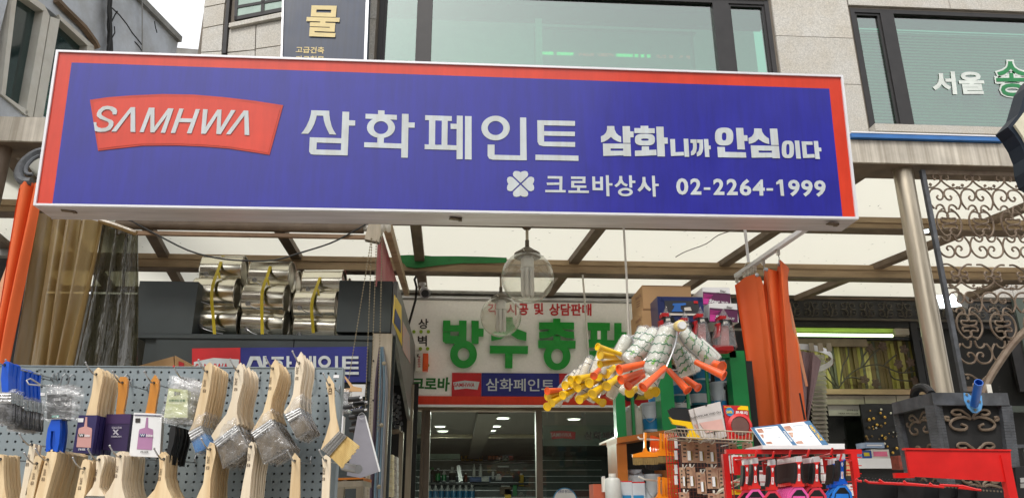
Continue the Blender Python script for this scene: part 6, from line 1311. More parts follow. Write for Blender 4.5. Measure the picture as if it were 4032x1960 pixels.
    for i, (q, ma, lb) in enumerate((((2448, 1896, 2490, 1990), mw, 'white square tin with red lid, left of the pair'), ((2491, 1900, 2540, 1990), mw, 'white square tin with red lid, right of the pair'))):
        m = M(); m.rb(*q, 4.55, .14); t = M(); t.rb(q[0]+1, q[1]-5, q[2]-1, q[1], 4.555, .13); l = M(); l.rb(q[0]+4, 1948, q[2]-4, 1985, 4.547, .003); thing('square_tin', lb, 'tin', [('body', m, ma), ('lid', t, m_redt), ('label', l, m_teal)], 'square white tins')
    c = P(2416, 1990, 4.5); s = (c-CAM).dot(fw)/FOC; b = M(); b.lathe([(30*s, 0), (31*s, 10*s), (31*s, 96*s), (26*s, 104*s), (13*s, 108*s), (13*s, 112*s)], c, n=24); k = M(); k.lathe([(14.5*s, 0), (14.5*s, 12*s)], c+Vector((0, 0, 110*s)), n=18)
    thing('plastic_bottle', 'big whitish plastic bottle with screw cap at the foot of the ochre shelf', 'bottle', [('body', b, mat('translucent_white', (190, 192, 186), .35), None, 's'), ('cap', k, m_cream)])
    m = M(); m.rb(2337, 1904, 2388, 2000, 4.7, .15); k = M(); k.rb(2372, 1876, 2384, 1935, 4.66, .03); n_ = M(); n_.rb(2374, 1873, 2382, 1878, 4.66, .03); thing('orange_box', 'terracotta box left of the big whitish bottle', 'box', [('carton', m, mat('terracotta', (176, 84, 56), .6))]); thing('spray_bottle', 'slim grey bottle with red print on the terracotta box', 'bottle', [('body', k, m_cream), ('nozzle', n_, m_white)])
    # boxes on top
    def carton(q, Y2, d, ma, lb, extra=None, name='carton', cat='box'):
        m = M(); m.rb(*q, Y2, d); thing(name, lb, cat, [('body', m, ma)]+(extra or []))
    side = lambda q, Y2: (lambda px, py: PL(px, py, Vector(((P(q[0], q[1], Y2).x+P(q[0], q[3], Y2).x)/2-.001, 0, 0)), Vector((1, 0, 0))))
    for q, lb in (((2531, 1124, 2722, 1216), 'upper brown cardboard carton beside the blue case'), ((2532, 1217, 2700, 1400), 'lower brown cardboard carton under the upper one')):
        S = side(q, 5.2); t = M(); y = q[1]; t.text('PLASTIC', [(2503, y+48), (2525, y+30), (2525, y+42), (2503, y+60)], S, .02)
        for k in range(3): t.quad([S(2506, y+66+k*9), S(2520, y+58+k*9), S(2520, y+61+k*9), S(2506, y+69+k*9)])
        tp = M(); tp.rb(q[0], q[1]+1, q[2], q[1]+3, 5.198, .002)
        m = M(); m.rb(*q, 5.2, .36); thing('cardboard_carton', lb, 'box', [('body', m, m_card), ('print', t, mat('carton_print', (130, 80, 60), .7)), ('flap_edge', tp, mat('carton_edge', (120, 90, 60), .8))])
    q = (2592, 1168, 2772, 1300); Y2 = 5.0; m = M(); m.rb(*q, Y2, .3); pn = M(); pn.rb(2618, 1184, 2752, 1232, Y2-.004, .004); l = M()
    for x in (2600, 2608, 2752, 2760): l.rb(x, 1170, x+3, 1184, Y2-.006, .004)
    sd = M(); sd.pp([(2650, 1194), (2700, 1192), (2702, 1200), (2680, 1203), (2680, 1215), (2690, 1226), (2644, 1226), (2652, 1214), (2656, 1202), (2648, 1202)], Y2-.008, .003); wh = M(); wh.pp([(2694, 1210), (2718, 1208), (2724, 1222), (2696, 1222)], Y2-.008, .003); rd = M(); rd.rb(2732, 1184, 2748, 1194, Y2-.008, .003); gy = M(); gy.rb(2600, 1233, 2765, 1241, Y2-.006, .005)
    thing('tool_case', 'blue plastic tool case with a picture of a blue sander', 'case', [('shell', m, m_caseb), ('ridge', l, m_caseb), ('picture_panel', pn, mat('panel_charcoal', (60, 62, 66), .4), [('sander_print', sd, mat('sander_blue', (50, 110, 190), .5)), ('pad_print', wh, m_cream), ('red_mark', rd, m_redt)]), ('grey_band', gy, m_cream)])
    for i, (q, Y2) in enumerate((((2768, 1131, 2876, 1200), 5.1), ((2794, 1194, 2905, 1268), 5.0))):
        x0, y0, x1, y1 = q; m = M(); m.rb(*q, Y2, .3); f = M(); f.pp([(x0, y0+17), (x1, y0+33-8), (x1, y1), (x0, y1)], Y2-.003, .002); t = M(); t.text('Star', [(x0+26, y0+46), (x0+68, y0+50), (x0+66, y0+64), (x0+22, y0+60)], lambda x, y: P(x, y, Y2-.008), .03)
        t2 = M(); t2.text('Star', [(x0+68, y0+10), (x0+92, y0+13), (x0+90, y0+20), (x0+66, y0+17)], lambda x, y: P(x, y, Y2-.005), .03); t2.text('SPRAY SYSTEM', [(x0+54, y0+19), (x0+101, y0+24), (x0+100, y0+28), (x0+54, y0+23)], lambda x, y: P(x, y, Y2-.006), .01)
        pk = M()
        for k in range(5): pk.pp([(x0+2, y0+26+k*5), (x0+40-k*3, y0+30+k*5), (x0+40-k*3, y0+31.5+k*5), (x0+2, y0+28.5+k*5)], Y2-.006, .002)
        pk.pp([(x0+1, y0+42), (x0+24, y0+46), (x0+20, y1-4), (x0+1, y1-4)], Y2-.0055, .001)
        t3 = M(); t3.text('W-71' if i == 0 else 'W-77', [(x0+72, y0+54), (x0+98, y0+57), (x0+98, y0+66), (x0+72, y0+63)], lambda x, y: P(x, y, Y2-.008), .02)
        thing('spray_box', ['plum and white printed spray box behind, upper one', 'plum and white printed spray box in front, lower one'][i], 'box', [('carton', m, m_white), ('plum_print', f, m_plum, [('pink_streak', pk, m_pink), ('name_lettering', t, m_white), ('model_lettering', t3, m_white)]), ('head_lettering', t2, m_ink2)], 'printed spray boxes on top')
    # bagged red sprayers on top of the green frame
    for i, (x, yt, w_) in enumerate(((2622, 1203, 70), (2695, 1223, 74), (2757, 1206, 80), (2848, 1214, 96))):
        Y2 = 4.9-.02*i; b = M(); yb = 1378; b.rb(x-w_*.40, yb-20, x+w_*.42, yb, Y2, .12); tp = M(); tp.rb(x-14, yt+28, x+12, yt+42, Y2, .08)
        hn = M(); hn.pp([(x-26, yt+58), (x-8, yt+54), (x-8, yt+74), (x-14, yt+110), (x-28, yt+112), (x-22, yt+76)], Y2, .05); col = M(); col.pp([(x-6, yt+60), (x+20, yt+60), (x+24, yb-20), (x-10, yb-20)], Y2+.01, .07); bk = M(); bk.pp([(x-10, yt+46), (x+30, yt+44), (x+38, yt+62), (x-8, yt+66)], Y2-.01, .06)
        lb2 = M(); lb2.pp([(x, yt+50), (x+16, yt+49), (x+18, yt+58), (x, yt+60)], Y2-.014, .003)
        bag = M(); rr = random.Random(i+3); cc = P(x, yt, Y2+.05); bb = P(x, yb, Y2+.05); hw = (P(x+w_/2, yb, Y2)-P(x-w_/2, yb, Y2)).length/2; H_ = cc.z-bb.z
        n = 20; vs = []; prof = [(.02, 1.0), (.10, .94), (.42, .76), (.72, .5), (.92, .22), (1.0, .02)]
        for k, (f_, hz) in enumerate(prof):
            for j in range(n):
                t = 2*math.pi*j/n; rj = f_*(1+rr.uniform(-.09, .09)); vs.append((bb.x+(math.cos(t)*hw*1.08*rj)+(cc.x-bb.x)*hz, Y2+.05+math.sin(t)*.11*rj, bb.z+H_*hz))
        bag.add(vs, [[k*n+j, k*n+(j+1) % n, (k+1)*n+(j+1) % n, (k+1)*n+j] for k in range(len(prof)-1) for j in range(n)])
        mr = mat('sprayer_red', (190, 30, 34), .4)
        thing('bagged_sprayer', f'red and black sprayer in a clear bag, {["leftmost", "second from left", "third from left", "rightmost"][i]} on the green frame', 'sprayer', [('base', b, mr), ('column', col, mat('sprayer_pink', (196, 130, 126), .5)), ('cap', tp, mr), ('handle', hn, mr), ('grip', bk, m_black, [('grip_label', lb2, m_cream)]), ('bag', bag, m_bag, None, 's')], 'bagged sprayers on the green frame')
frame_shelf()
def brooms():
    def broom(px, py, Y2, w_, h_, ma, br, lb, grp):
        q = M(); x, y = px, py
        q.pp([(x-4*h_, y), (x+5*h_, y), (x+5*h_, y+10), (x+4*h_, y+58*h_), (x+9*h_, y+74*h_), (x+w_/2, y+82*h_), (x+w_/2, y+96*h_), (x-w_/2, y+98*h_), (x-w_/2, y+86*h_), (x-10*h_, y+76*h_), (x-4*h_, y+62*h_)], Y2, .018)
        a0, a1 = P(x-w_/2+1, y+98*h_, Y2+.002), P(x+w_/2-1, y+96*h_, Y2+.002); dn = Vector((0, 0, -29*h_*((a0-CAM).dot(fw)/FOC)))
        s = strands(a0, a1, a0+dn, a1+dn, 14, .014, Y2, .03)
        return thing('wallpaper_brush', lb, 'brush', [('handle', q, ma), ('bristles', s, br)], grp)
    mo = mat('amber_orange_plastic', (240, 138, 20), .35, coat=.2)
    tanb = mat('tan_bristle', (140, 116, 66), .8, c2=(110, 88, 50), scale=50, stretch=(1, 1, .1))
    broom(2541, 1701, 4.25, 100, 1.0, mo, tanb, 'front wide amber brush with tan bristles hanging by the ochre shelf', 'amber wallpaper brushes')
    for i in range(6): broom(2566+i*6, 1713+i*2, 4.6-.02*i+.1, 52, 1.0, m_orange, m_black, f'red orange brush with black bristles, {["leftmost", "second", "third", "fourth", "fifth", "rightmost"][i]} of the close row', 'red orange brushes with black bristles')
    for i, x in enumerate((2602, 2614, 2624)): broom(x, 1704+i*2, 4.42+.05*i, 84, .92, mo, tanb, f'amber brush right of the red orange row, {["nearest", "middle", "farthest"][i]} of three', 'amber wallpaper brushes')
    for i, x in enumerate((2596, 2612, 2622, 2634)): broom(x, 1875+i*2, 4.25+.05*i, 88, 1.05, mo, tanb, f'amber brush in the lower row, {["front", "second", "third", "rear"][i]} one', 'lower amber brushes')
    m = M(); m.tube([P(2510, 1718, 4.2), P(2520, 1727, 4.2), P(2632, 1733, 4.7)], .005, 6); single('wire_hook', m, m_cream, 'white wire hook carrying the upper amber brushes', 'hook')
    m = M(); m.tube([P(2514, 1875, 4.2), P(2540, 1886, 4.2), P(2640, 1896, 4.6)], .005, 6); single('wire_hook', m, m_cream, 'white wire hook carrying the lower amber brushes', 'hook')
    # red wire grid
    g = M(); Y2 = 4.2
    for x in range(2628, 2676, 11): a, b = P(x, 1698, Y2), P(x, 2010, Y2); m_x = (a.x+b.x)/2; g.tube([(m_x, Y2, a.z), (m_x, Y2, b.z)], .0028, 4)
    for k in range(18): y = 1700+k*17; a, b = P(2628, y, Y2), P(2673, y, Y2); g.tube([(a.x, Y2-.004, a.z), (b.x, Y2-.004, a.z)], .0024, 4)
    t = M()
    for y in (1727, 1772, 1828, 1870): t.rb(2656, y, 2668, y+36, Y2-.01, .004)
    thing('wire_grid', 'narrow red wire grid panel with white tags right of the ochre shelf', 'rack', [('wires', g, m_rackred), ('tag', t, m_white, None, '=')])
    g = M(); Y2 = 4.35
    for k in range(16): x = 2684+k*13; a, b = P(x, 1700, Y2), P(x, 2010, Y2); m_x = (a.x+b.x)/2; g.tube([(m_x, Y2, a.z), (m_x, Y2, b.z)], .002, 4)
    for k in range(16): y = 1705+k*19; a, b = P(2684, y, Y2), P(2890, y, Y2); g.tube([(a.x, Y2-.004, a.z), (b.x, Y2-.004, a.z)], .002, 4)
    bd = M(); bd.rb(2676, 1700, 2900, 2010, Y2+.06, .02)
    thing('card_rack', 'wire rack behind the rows of small blister cards', 'rack', [('wires', g, mat('brown_wire', (110, 60, 44), .5)), ('backing', bd, mat('rack_shadow_board', (40, 30, 32), .7))])
    mc, mb_ = mat('card_tan', (190, 158, 130), .5, c2=(150, 104, 84), scale=26), mat('brass_small', (150, 124, 60), .3, metal=.7)
    rows = [('top', [(2684, 1737, 50, 82), (2733, 1740, 46, 80), (2779, 1743, 42, 80), (2872, 1742, 30, 60), (2925, 1742, 40, 60)]), ('middle', [(2678, 1838, 26, 82), (2700, 1836, 40, 84), (2744, 1858, 36, 84), (2783, 1838, 46, 84), (2832, 1840, 34, 82)]), ('bottom', [(2676, 1936, 40, 80), (2790, 1940, 48, 80), (2836, 1942, 40, 80)])]
    nm5 = ['leftmost', 'second', 'third', 'fourth', 'rightmost']
    for rn, lst in rows:
        for i, (x, y, w_, h_) in enumerate(lst):
            Y2 = 4.12; c = M(); c.rb(x, y, x+w_, y+h_, Y2, .006); t = M(); t.rb(x+w_*.5, y+h_*.44, x+w_*.72, y+h_*.9, Y2-.012, .01); g2 = M(); g2.rb(x+w_*.76, y+h_*.46, x+w_*.86, y+h_*.88, Y2-.010, .008)
            tg = M(); tg.rb(x+w_*.35, y-12, x+w_*.52, y, Y2+.001, .003); l = M()
            for k in range(4): l.rb(x+w_*.12, y+h_*(.14+.18*k), x+w_*.36, y+h_*(.2+.18*k), Y2-.002, .001)
            hk = M(); a = P(x+w_*.5, y+3, Y2); hk.tube([a+Vector((0, .2, 0)), a+Vector((0, -.03, 0)), a+Vector((.006, -.045, .014))], .0025, 5)
            for b_ in range(2 if w_ > 38 else 1): pass
            thing('blister_card', f'small tan blister card, {nm5[i] if i < len(lst)-1 else "rightmost"} in the {rn} row of the rack', 'package', [('card', c, mc, [('print_block', l, m_ink2)]), ('white_part', t, m_white), ('brass_part', g2, mb_), ('hang_tag', tg, m_cream)], 'tan blister cards on the wire rack')
            thing('rack_hook', f'wire hook holding the {nm5[i] if i < len(lst)-1 else "rightmost"} card of the {rn} row', 'hook', [('wire', hk, m_cream)], 'hooks of the card rack')
    # basket with goods
    g = M(); Y2 = 3.95; L0, L1, B0, B1 = P(2664, 1687, Y2), P(2966, 1700, Y2), P(2676, 1720, Y2), P(2963, 1734, Y2); dd = Vector((-.02, .16, 0))
    for a, b in ((L0, L1), (B0, B1), (L0+dd*1.0, L1+dd), (B0+dd, B1+dd), (L0, L0+dd), (L1, L1+dd), (B0, B0+dd), (B1, B1+dd)): g.tube([a, b], .0035, 5)
    for k in range(22): t = k/21; a, b = L0.lerp(L1, t), B0.lerp(B1, t); g.tube([a, b], .0018, 4); 
    for k in range(8): t = k/7; a = L0.lerp(L0+dd, t); b = B0.lerp(B0+dd, t); g.tube([a, b], .0018, 4)
    thing('wire_basket', 'cream wire basket below the green frame', 'basket', [('wires', g, mat('basket_tan', (170, 156, 136), .5))])
    for k in range(3):
        o = .035*k; b = M(); b.prism([P(x+8*k, y-5*k, 4.0+o) for x, y in ((2627, 1612), (2706, 1618), (2722, 1662), (2644, 1652))], (0, .004, 0)); h_ = M(); h_.prism([P(x+8*k, y-5*k, 3.995+o) for x, y in ((2636, 1640), (2650, 1650), (2722, 1660), (2736, 1700), (2768, 1728), (2704, 1724), (2716, 1692), (2700, 1676), (2650, 1668))], (0, .02, 0))
        thing('scraper', f'black bladed yellow scraper in the basket, {["front", "middle", "rear"][k]} one', 'scraper', [('blade', b, m_black), ('handle', h_, m_yellow)], 'yellow scrapers in the basket')
    for k in range(2):
        o = .03*k; s = -20*k; pk = M(); pk.prism([P(x+s, y+6*k, 3.98+o) for x, y in ((2732, 1606), (2836, 1579), (2862, 1716), (2838, 1724), (2790, 1731), (2762, 1718))], (0, .014, 0)); wi = M(); wi.prism([P(x+s, y+6*k, 3.974+o) for x, y in ((2754, 1664), (2842, 1648), (2852, 1690), (2780, 1702))], (0, .004, 0)); t = M(); t.text('SAFECAIR VIVID ÔN', [(2740, 1634), (2836, 1615), (2838, 1624), (2742, 1643)], lambda x, y: P(x+s, y+6*k, 3.972+o), .02)
        mk = M(); mk.prism([P(x+s, y+6*k, 3.972+o) for x, y in ((2808, 1700), (2815, 1698), (2817, 1710), (2810, 1712))], (0, .002, 0)); hl = M(); hl.lathe([(.005, 0), (.005, .002)], P(2780+s, 1594+6*k, 3.978+o), (0, -1, 0), 10)
        thing('mask_packet', ['front white face mask packet with pink window', 'rear white face mask packet mostly hidden by the front one'][k], 'package', [('pouch', pk, mat('pouch_white', (196, 190, 186), .45)), ('window', wi, mat('pink_window', (214, 170, 160), .5)), ('lettering', t, m_ink2), ('mark', mk, m_ink2), ('hang_hole', hl, m_dark)], 'face mask packets')
    c = M(); Y2 = 3.99; c.pp([(2848, 1594), (2945, 1597), (2962, 1734), (2866, 1731)], Y2, .012); h_ = M(); h_.pp([(2905, 1605), (2918, 1596), (2945, 1598), (2947, 1614), (2905, 1612)], Y2-.002, .002); ft = M(); ft.pp([(2925, 1716), (2960, 1700), (2962, 1733), (2870, 1731), (2900, 1722)], Y2-.002, .002)
    cc = P(2914, 1676, Y2-.004); rg = M(); rg.lathe([(.062, 0), (.066, .006), (.055, .01), (.05, .012)], cc+Vector((0, .006, 0)), (0, -1, 0), 32, cap=False); di = M(); di.lathe([(.047, 0), (.047, .003)], cc, (0, -1, 0), 28); bl = M(); bl.lathe([(.022, 0), (.022, .002)], P(2873, 1620, Y2-.002), (0, -1, 0), 24)
    t = M(); t.text('Scotch', [(2852, 1598), (2879, 1598), (2879, 1604), (2852, 1604)], lambda x, y: P(x, y, Y2-.003), .03); t2 = M(); t2.text('50%', [(2860, 1615), (2884, 1615), (2884, 1626), (2860, 1626)], lambda x, y: P(x, y, Y2-.008), .03); t3 = M(); t3.text('문풍지', [(2896, 1616), (2942, 1618), (2943, 1632), (2896, 1630)], lambda x, y: P(x, y, Y2-.003), .03); t4 = M(); t4.text('3M', [(2940, 1719), (2955, 1719), (2955, 1728), (2940, 1728)], lambda x, y: P(x, y, Y2-.006), .04)
    thing('tape_package', 'red and yellow tape package with round window in the basket', 'package', [('card', c, m_redt, [('name_lettering', t, m_yellow), ('product_lettering', t3, m_white)]), ('yellow_header', h_, m_yellow), ('yellow_foot', ft, m_ochre, [('maker_lettering', t4, m_redt)]), ('tape_ring', rg, m_rackred, [('tape_roll', di, mat('tape_brown', (110, 80, 74), .3))]), ('blue_badge', bl, m_teal, [('badge_lettering', t2, m_yellow)])])
brooms()
# ----------------------------------------------------------------- bunch of paint rollers
def rollers():
    zr = cv(2120, 1230, 3.2105)
    m_sl = mat('roller_fleece', (206, 206, 192), .8, var=.08, scale=24, bump=.4); m_slc = mat('roller_cream', (216, 208, 188), .8, var=.12, scale=18, bump=.4)
    m_gp = mat('roller_green_print', (30, 120, 70), .6); m_lg = mat('roller_lime_print', (110, 180, 40), .6)
    def roller(lb, s0, s1, r, Y, hd, h0, h1, hr, grp, cream=False, label=None, big=False, dYs=0):
        r *= 1.2 if big else 1.3; hr *= 1.0 if r > 80 else 1.4
        (ax, ay), (bx, by) = zr([s0, s1]); A, B = P(ax, ay, Y), P(bx, by, Y+dYs); s = (A-CAM).dot(fw)/FOC; R_ = r/3.21*s; ax_ = (B-A); L = ax_.length
        sl = M(); sl.lathe([(R_*.55, 0), (R_*.93, .01*L), (R_, .05*L), (R_*1.01, .5*L), (R_, .95*L), (R_*.9, .995*L), (R_*.5, L)], A, ax_, 22, cap=True)
        sub = []
        if big:
            d = ax_.normalized()
            u = d.cross(Vector((0, -1, 0))).normalized(); f = u.cross(d); f = f if f.y < 0 else -f
            for k in range(4):       # green stitched rings on the fleece
                t = .18+.2*k; c = A+ax_*t; g = M(); pts = []
                for j in range(15):
                    a = math.pi*j/14; rr2 = R_*1.03; pts.append(c+u*math.cos(a)*rr2+f*math.sin(a)*rr2+d*(.004*math.sin(j*2.1+k)+(.012*math.cos(a))))
                g.tube(pts, .0022, 4); sub.append(('stitched_ring', g, m_gp))
            tx = M(); pl = lambda x, y: A+d*(L*x)+u*(R_*.55*(y-.5)*1)+f*(R_*math.sqrt(max(.05, 1-(.55*(y-.5))**2))*1.035)
            tx.text(label or 'TPA', [(.16, .15), (.36, .15), (.36, .75), (.16, .75)], pl, .03); sub.append(('lettering', tx, m_lg))
            tx = M(); tx.text('24시간 페인트', [(.42, .1), (.9, .1), (.9, .45), (.42, .45)], pl, .02); sub.append(('lettering', tx, m_gp))
            tx = M(); tx.text('용', [(.74, .95), (.90, .95), (.90, 1.5), (.74, 1.5)], pl, .04); sub.append(('lettering', tx, m_lg))
        pp = [('sleeve', sl, m_slc if cream else m_sl, sub, 's')]
        wr = M(); rr = random.Random(int(ax+by)); n = 16; vs = []
        prof = [(.25, -.16), (.5, -.1), (1.06, .0), (1.1, .3), (1.08, .7), (1.06, .98), (.9, 1.05)]
        d = ax_.normalized(); u = d.orthogonal().normalized(); v = d.cross(u)
        for f_, t in prof:
            for j in range(n): a = 2*math.pi*j/n; q = R_*f_*(1+rr.uniform(-.05, .07)); vs.append(A+ax_*t+(u*math.cos(a)+v*math.sin(a))*q)
        wr.add(vs, [[k*n+j, k*n+(j+1) % n, (k+1)*n+(j+1) % n, (k+1)*n+j] for k in range(len(prof)-1) for j in range(n)])
        pp.append(('plastic_wrap', wr, m_bag, None, 's'))
        (cx, cy_), (dx, dy) = zr([h0, h1]); C_, D = P(cx, cy_, Y-.03), P(dx, dy, Y-.10); ha = (D-C_); hl = ha.length; hR = hr/3.21*s
        h = M(); h.lathe([(hR*.45, 0), (hR*.62, .02*hl), (hR*.66, .3*hl), (hR*.8, .7*hl), (hR*.86, .93*hl), (hR*1.06, .96*hl), (hR*1.08, hl), (hR*.86, hl), (hR*.80, hl*.965), (.0005, hl*.96)], C_, ha, 20, cap=False)
        pp.append(('handle', h, hd, None, 's'))
        wi = M(); off = (B-A).normalized().cross(Vector((0, 1, 0))).normalized()*R_*1.15; off = off if off.dot(C_-(A+B)/2) > 0 else -off
        wi.tube(run([A+Vector((0, -R_*.5, 0)), A+off*.6+Vector((0, -R_*.9, 0)), A.lerp(B, .3)+off+Vector((0, -R_*.8, 0)), A.lerp(B, .75)+off+Vector((0, -R_*.8, 0)), C_+Vector((0, -.002, 0)), C_.lerp(D, .1)]), .0032, 6)
        pp.append(('wire_frame', wi, m_wire, None, 's'))
        thing('paint_roller', lb, 'roller', pp, grp)
    big = [((1645, 215), (1430, 755), 95, 2.86, m_orange, (1610, 690), (1320, 945), 56, 'front bagged fleece roller with lime print, orange handle pointing down left'),
           ((1800, 255), (2190, 615), 86, 2.92, m_orange, (1980, 620), (2350, 800), 58, 'fleece roller slanting down right with the rightmost orange handle'),
           ((1500, 260), (1130, 625), 92, 3.02, m_orange, (1400, 630), (1020, 720), 58, 'fleece roller slanting left, its orange handle pointing left'),
           ((1745, 400), (1895, 790), 84, 3.02, m_orange, (1640, 720), (1890, 985), 56, 'fleece roller below the front pair, orange handle pointing down right'),
           ((1360, 220), (1200, 560), 84, 3.16, m_orange, (1330, 740), (1040, 850), 54, 'roller behind with a red orange handle under the left pointing one'),
           ((1850, 480), (1960, 760), 76, 3.2, m_orange, (1820, 800), (2020, 950), 52, 'roller at the back right with a short orange handle'),
           ((1560, 500), (1480, 800), 80, 3.2, m_orange, (1330, 790), (1130, 925), 54, 'roller behind the front one, darker orange handle down left'),
           ((2020, 380), (2260, 600), 60, 3.12, m_orange, (2150, 620), (2320, 690), 50, 'roller behind the right one, handle tip under its end')]
    for i, (a, b, r, Y, hd, c, d, hr, lb) in enumerate(big): roller(lb, a, b, r, Y, hd, c, d, hr, 'bagged rollers with orange handles', big=i < 5)
    yel = [((1130, 320), (1000, 560), 62, 3.14, (1050, 530), (745, 430), 44, 'yellow handled roller with blue and red label, highest on the left'), ((1240, 330), (1100, 600), 60, 3.2, (1040, 560), (780, 530), 40, 'yellow handle second from the top on the left'),
           ((1180, 420), (1040, 690), 62, 3.24, (1080, 600), (775, 650), 46, 'long yellow handle third from the top on the left')]
    small = [((970, 690), (850, 770)), ((690, 790), (500, 845)), ((650, 800), (405, 850)), ((790, 830), (640, 890)), ((640, 900), (495, 950)), ((490, 885), (335, 920)), ((480, 960), (305, 1045)), ((290, 1010), (115, 1060)), ((310, 1060), (165, 1140)), ((210, 1120), (110, 1190)), ((1000, 820), (860, 930)),
             ((860, 900), (680, 1030)), ((640, 1030), (515, 1100)), ((690, 1075), (815, 1140)), ((1380, 960), (1480, 1000)), ((840, 760), (750, 800)), ((1240, 960), (1150, 1010)), ((1350, 960), (1400, 1030)), ((560, 850), (440, 900))]
    for i, (a, b, r, Y, c, d, hr, lb) in enumerate(yel): roller(lb, a, b, r, Y, m_yellow, c, d, hr, 'yellow handled rollers', cream=i > 0)
    words = ['beside the red orange handles', 'upper of the long middle pair', 'just left of the long middle pair', 'lighter one in the middle', 'below the lighter middle one', 'left of centre, upper', 'left of centre, lower long one', 'near the left end, upper', 'near the left end, middle', 'lowest at the left end', 'under the orange handles', 'big one pointing down left in the middle', 'short one low in the middle', 'pointing down right at the bottom', 'small one low at the right', 'tucked beside the cream wraps', 'tiny one low beside the green post', 'pointing down by the green post', 'half hidden in the middle left']
    for i, (c, d) in enumerate(small):
        cx, cy_ = c; Y = 3.25+(1500-cx)/1500*.75; k = .9 if cx < 700 else 1.1
        dx = 25 if d[0] < c[0] else -25
        roller('yellow handled wrapped roller, '+words[i], (cx+dx+120*k, cy_-225*k), (cx+dx-12, cy_+40), 54*k, Y+.08, m_yellow, c, d, 36 if cx < 700 else 42, 'yellow handled rollers', cream=True)
    for i, (c, d, lb) in enumerate((((290, 975), (110, 992), 'small red orange handled roller at the far left of the bunch'), ((770, 715), (700, 800), 'small orange handled roller in the middle of the bunch'))):
        roller(lb, (c[0]+110, c[1]-160), (c[0]+30, c[1]+50), 42, 3.9-.4*i, m_orange, c, d, 32, 'small orange handled rollers', cream=True)
    extra = [((660, 590), (560, 820), 62), ((780, 560), (700, 780), 60), ((570, 690), (490, 840), 56), ((490, 750), (400, 860), 52), ((900, 690), (820, 860), 60), ((870, 860), (780, 1010), 58), ((610, 950), (500, 1110), 58), ((450, 940), (370, 1060), 52),
             ((1010, 880), (900, 1070), 62), ((1160, 860), (1050, 1010), 60), ((1310, 830), (1200, 960), 58), ((1470, 860), (1390, 970), 54), ((720, 930), (640, 1070), 56), ((350, 990), (290, 1100), 46)]
    wd = ['uppermost of the cream wraps, under the yellow handles', 'right of the uppermost cream wrap', 'left of the uppermost cream wrap', 'at the upper left end of the bunch', 'above the middle yellow handles', 'between the middle yellow handles', 'sagging low on the left', 'low near the left end', 'under the leftmost orange handles', 'below the red orange handles', 'low behind the front roller', 'lowest at the right by the green post', 'low in the middle of the bunch', 'tiny one at the very left end']
    for i, (a, b, r) in enumerate(extra):
        Y = 3.36+(1500-a[0])/1500*.72; (ax, ay), (bx, by) = zr([a, b]); A, B = P(ax, ay, Y), P(bx, by, Y); R_ = r/3.21*(A-CAM).dot(fw)/FOC; L = (B-A).length; sl = M(); sl.lathe([(R_*.5, 0), (R_*.95, .03*L), (R_, .2*L), (R_*.96, .8*L), (R_*.9, .98*L), (R_*.4, L)], A, B-A, 18)
        wr = M(); rr = random.Random(i); d = (B-A).normalized(); u = d.orthogonal().normalized(); v = d.cross(u); vs = []; n = 14; prof = [(.4, -.2), (1.1, -.02), (1.12, .4), (1.1, .9), (.7, 1.1)]
        for f_, t in prof:
            for j in range(n): q = R_*f_*(1+rr.uniform(-.1, .1)); t_ = 2*math.pi*j/n; vs.append(A+(B-A)*t+(u*math.cos(t_)+v*math.sin(t_))*q)
        wr.add(vs, [[k*n+j, k*n+(j+1) % n, (k+1)*n+(j+1) % n, (k+1)*n+j] for k in range(len(prof)-1) for j in range(n)])
        pr = M(); u2 = d.cross(Vector((0, -1, 0))).normalized(); f2 = Vector((0, -1, 0)); pr.tube([A.lerp(B, .3)+u2*math.cos(math.pi*j/8)*R_*1.02+f2*math.sin(math.pi*j/8)*R_*1.02 for j in range(9)], .0018, 4)
        thing('roller_sleeve', 'wrapped cream roller sleeve, '+wd[i], 'roller sleeve', [('sleeve', sl, m_slc, [('print_line', pr, m_ink2)], 's'), ('plastic_wrap', wr, m_bag, None, 's')], 'cream wrapped roller sleeves')
    # rod that the bunch hangs from
    m = M(); a = P(2120+1820/3.21, 1230+160/3.21, 2.74); b = P(2120+1650/3.21, 1230+200/3.21, 3.0); m.tube([a, b, b+Vector((-.02, .5, -.04))], .016, 10); e = M(); e.lathe([(.020, 0), (.022, .05), (.016, .055)], a+(b-a)*.28, (a-b), 16); f = M(); f.lathe([(.014, 0), (.014, .004)], a+(a-b).normalized()*.002, (a-b), 14)
    thing('hanging_pole', 'cream pole end from which the roller bunch hangs', 'pole', [('pole', m, m_cream), ('tape_wrap', e, mat('masking_tape', (206, 184, 120), .6)), ('end_cap', f, m_white)])
rollers()
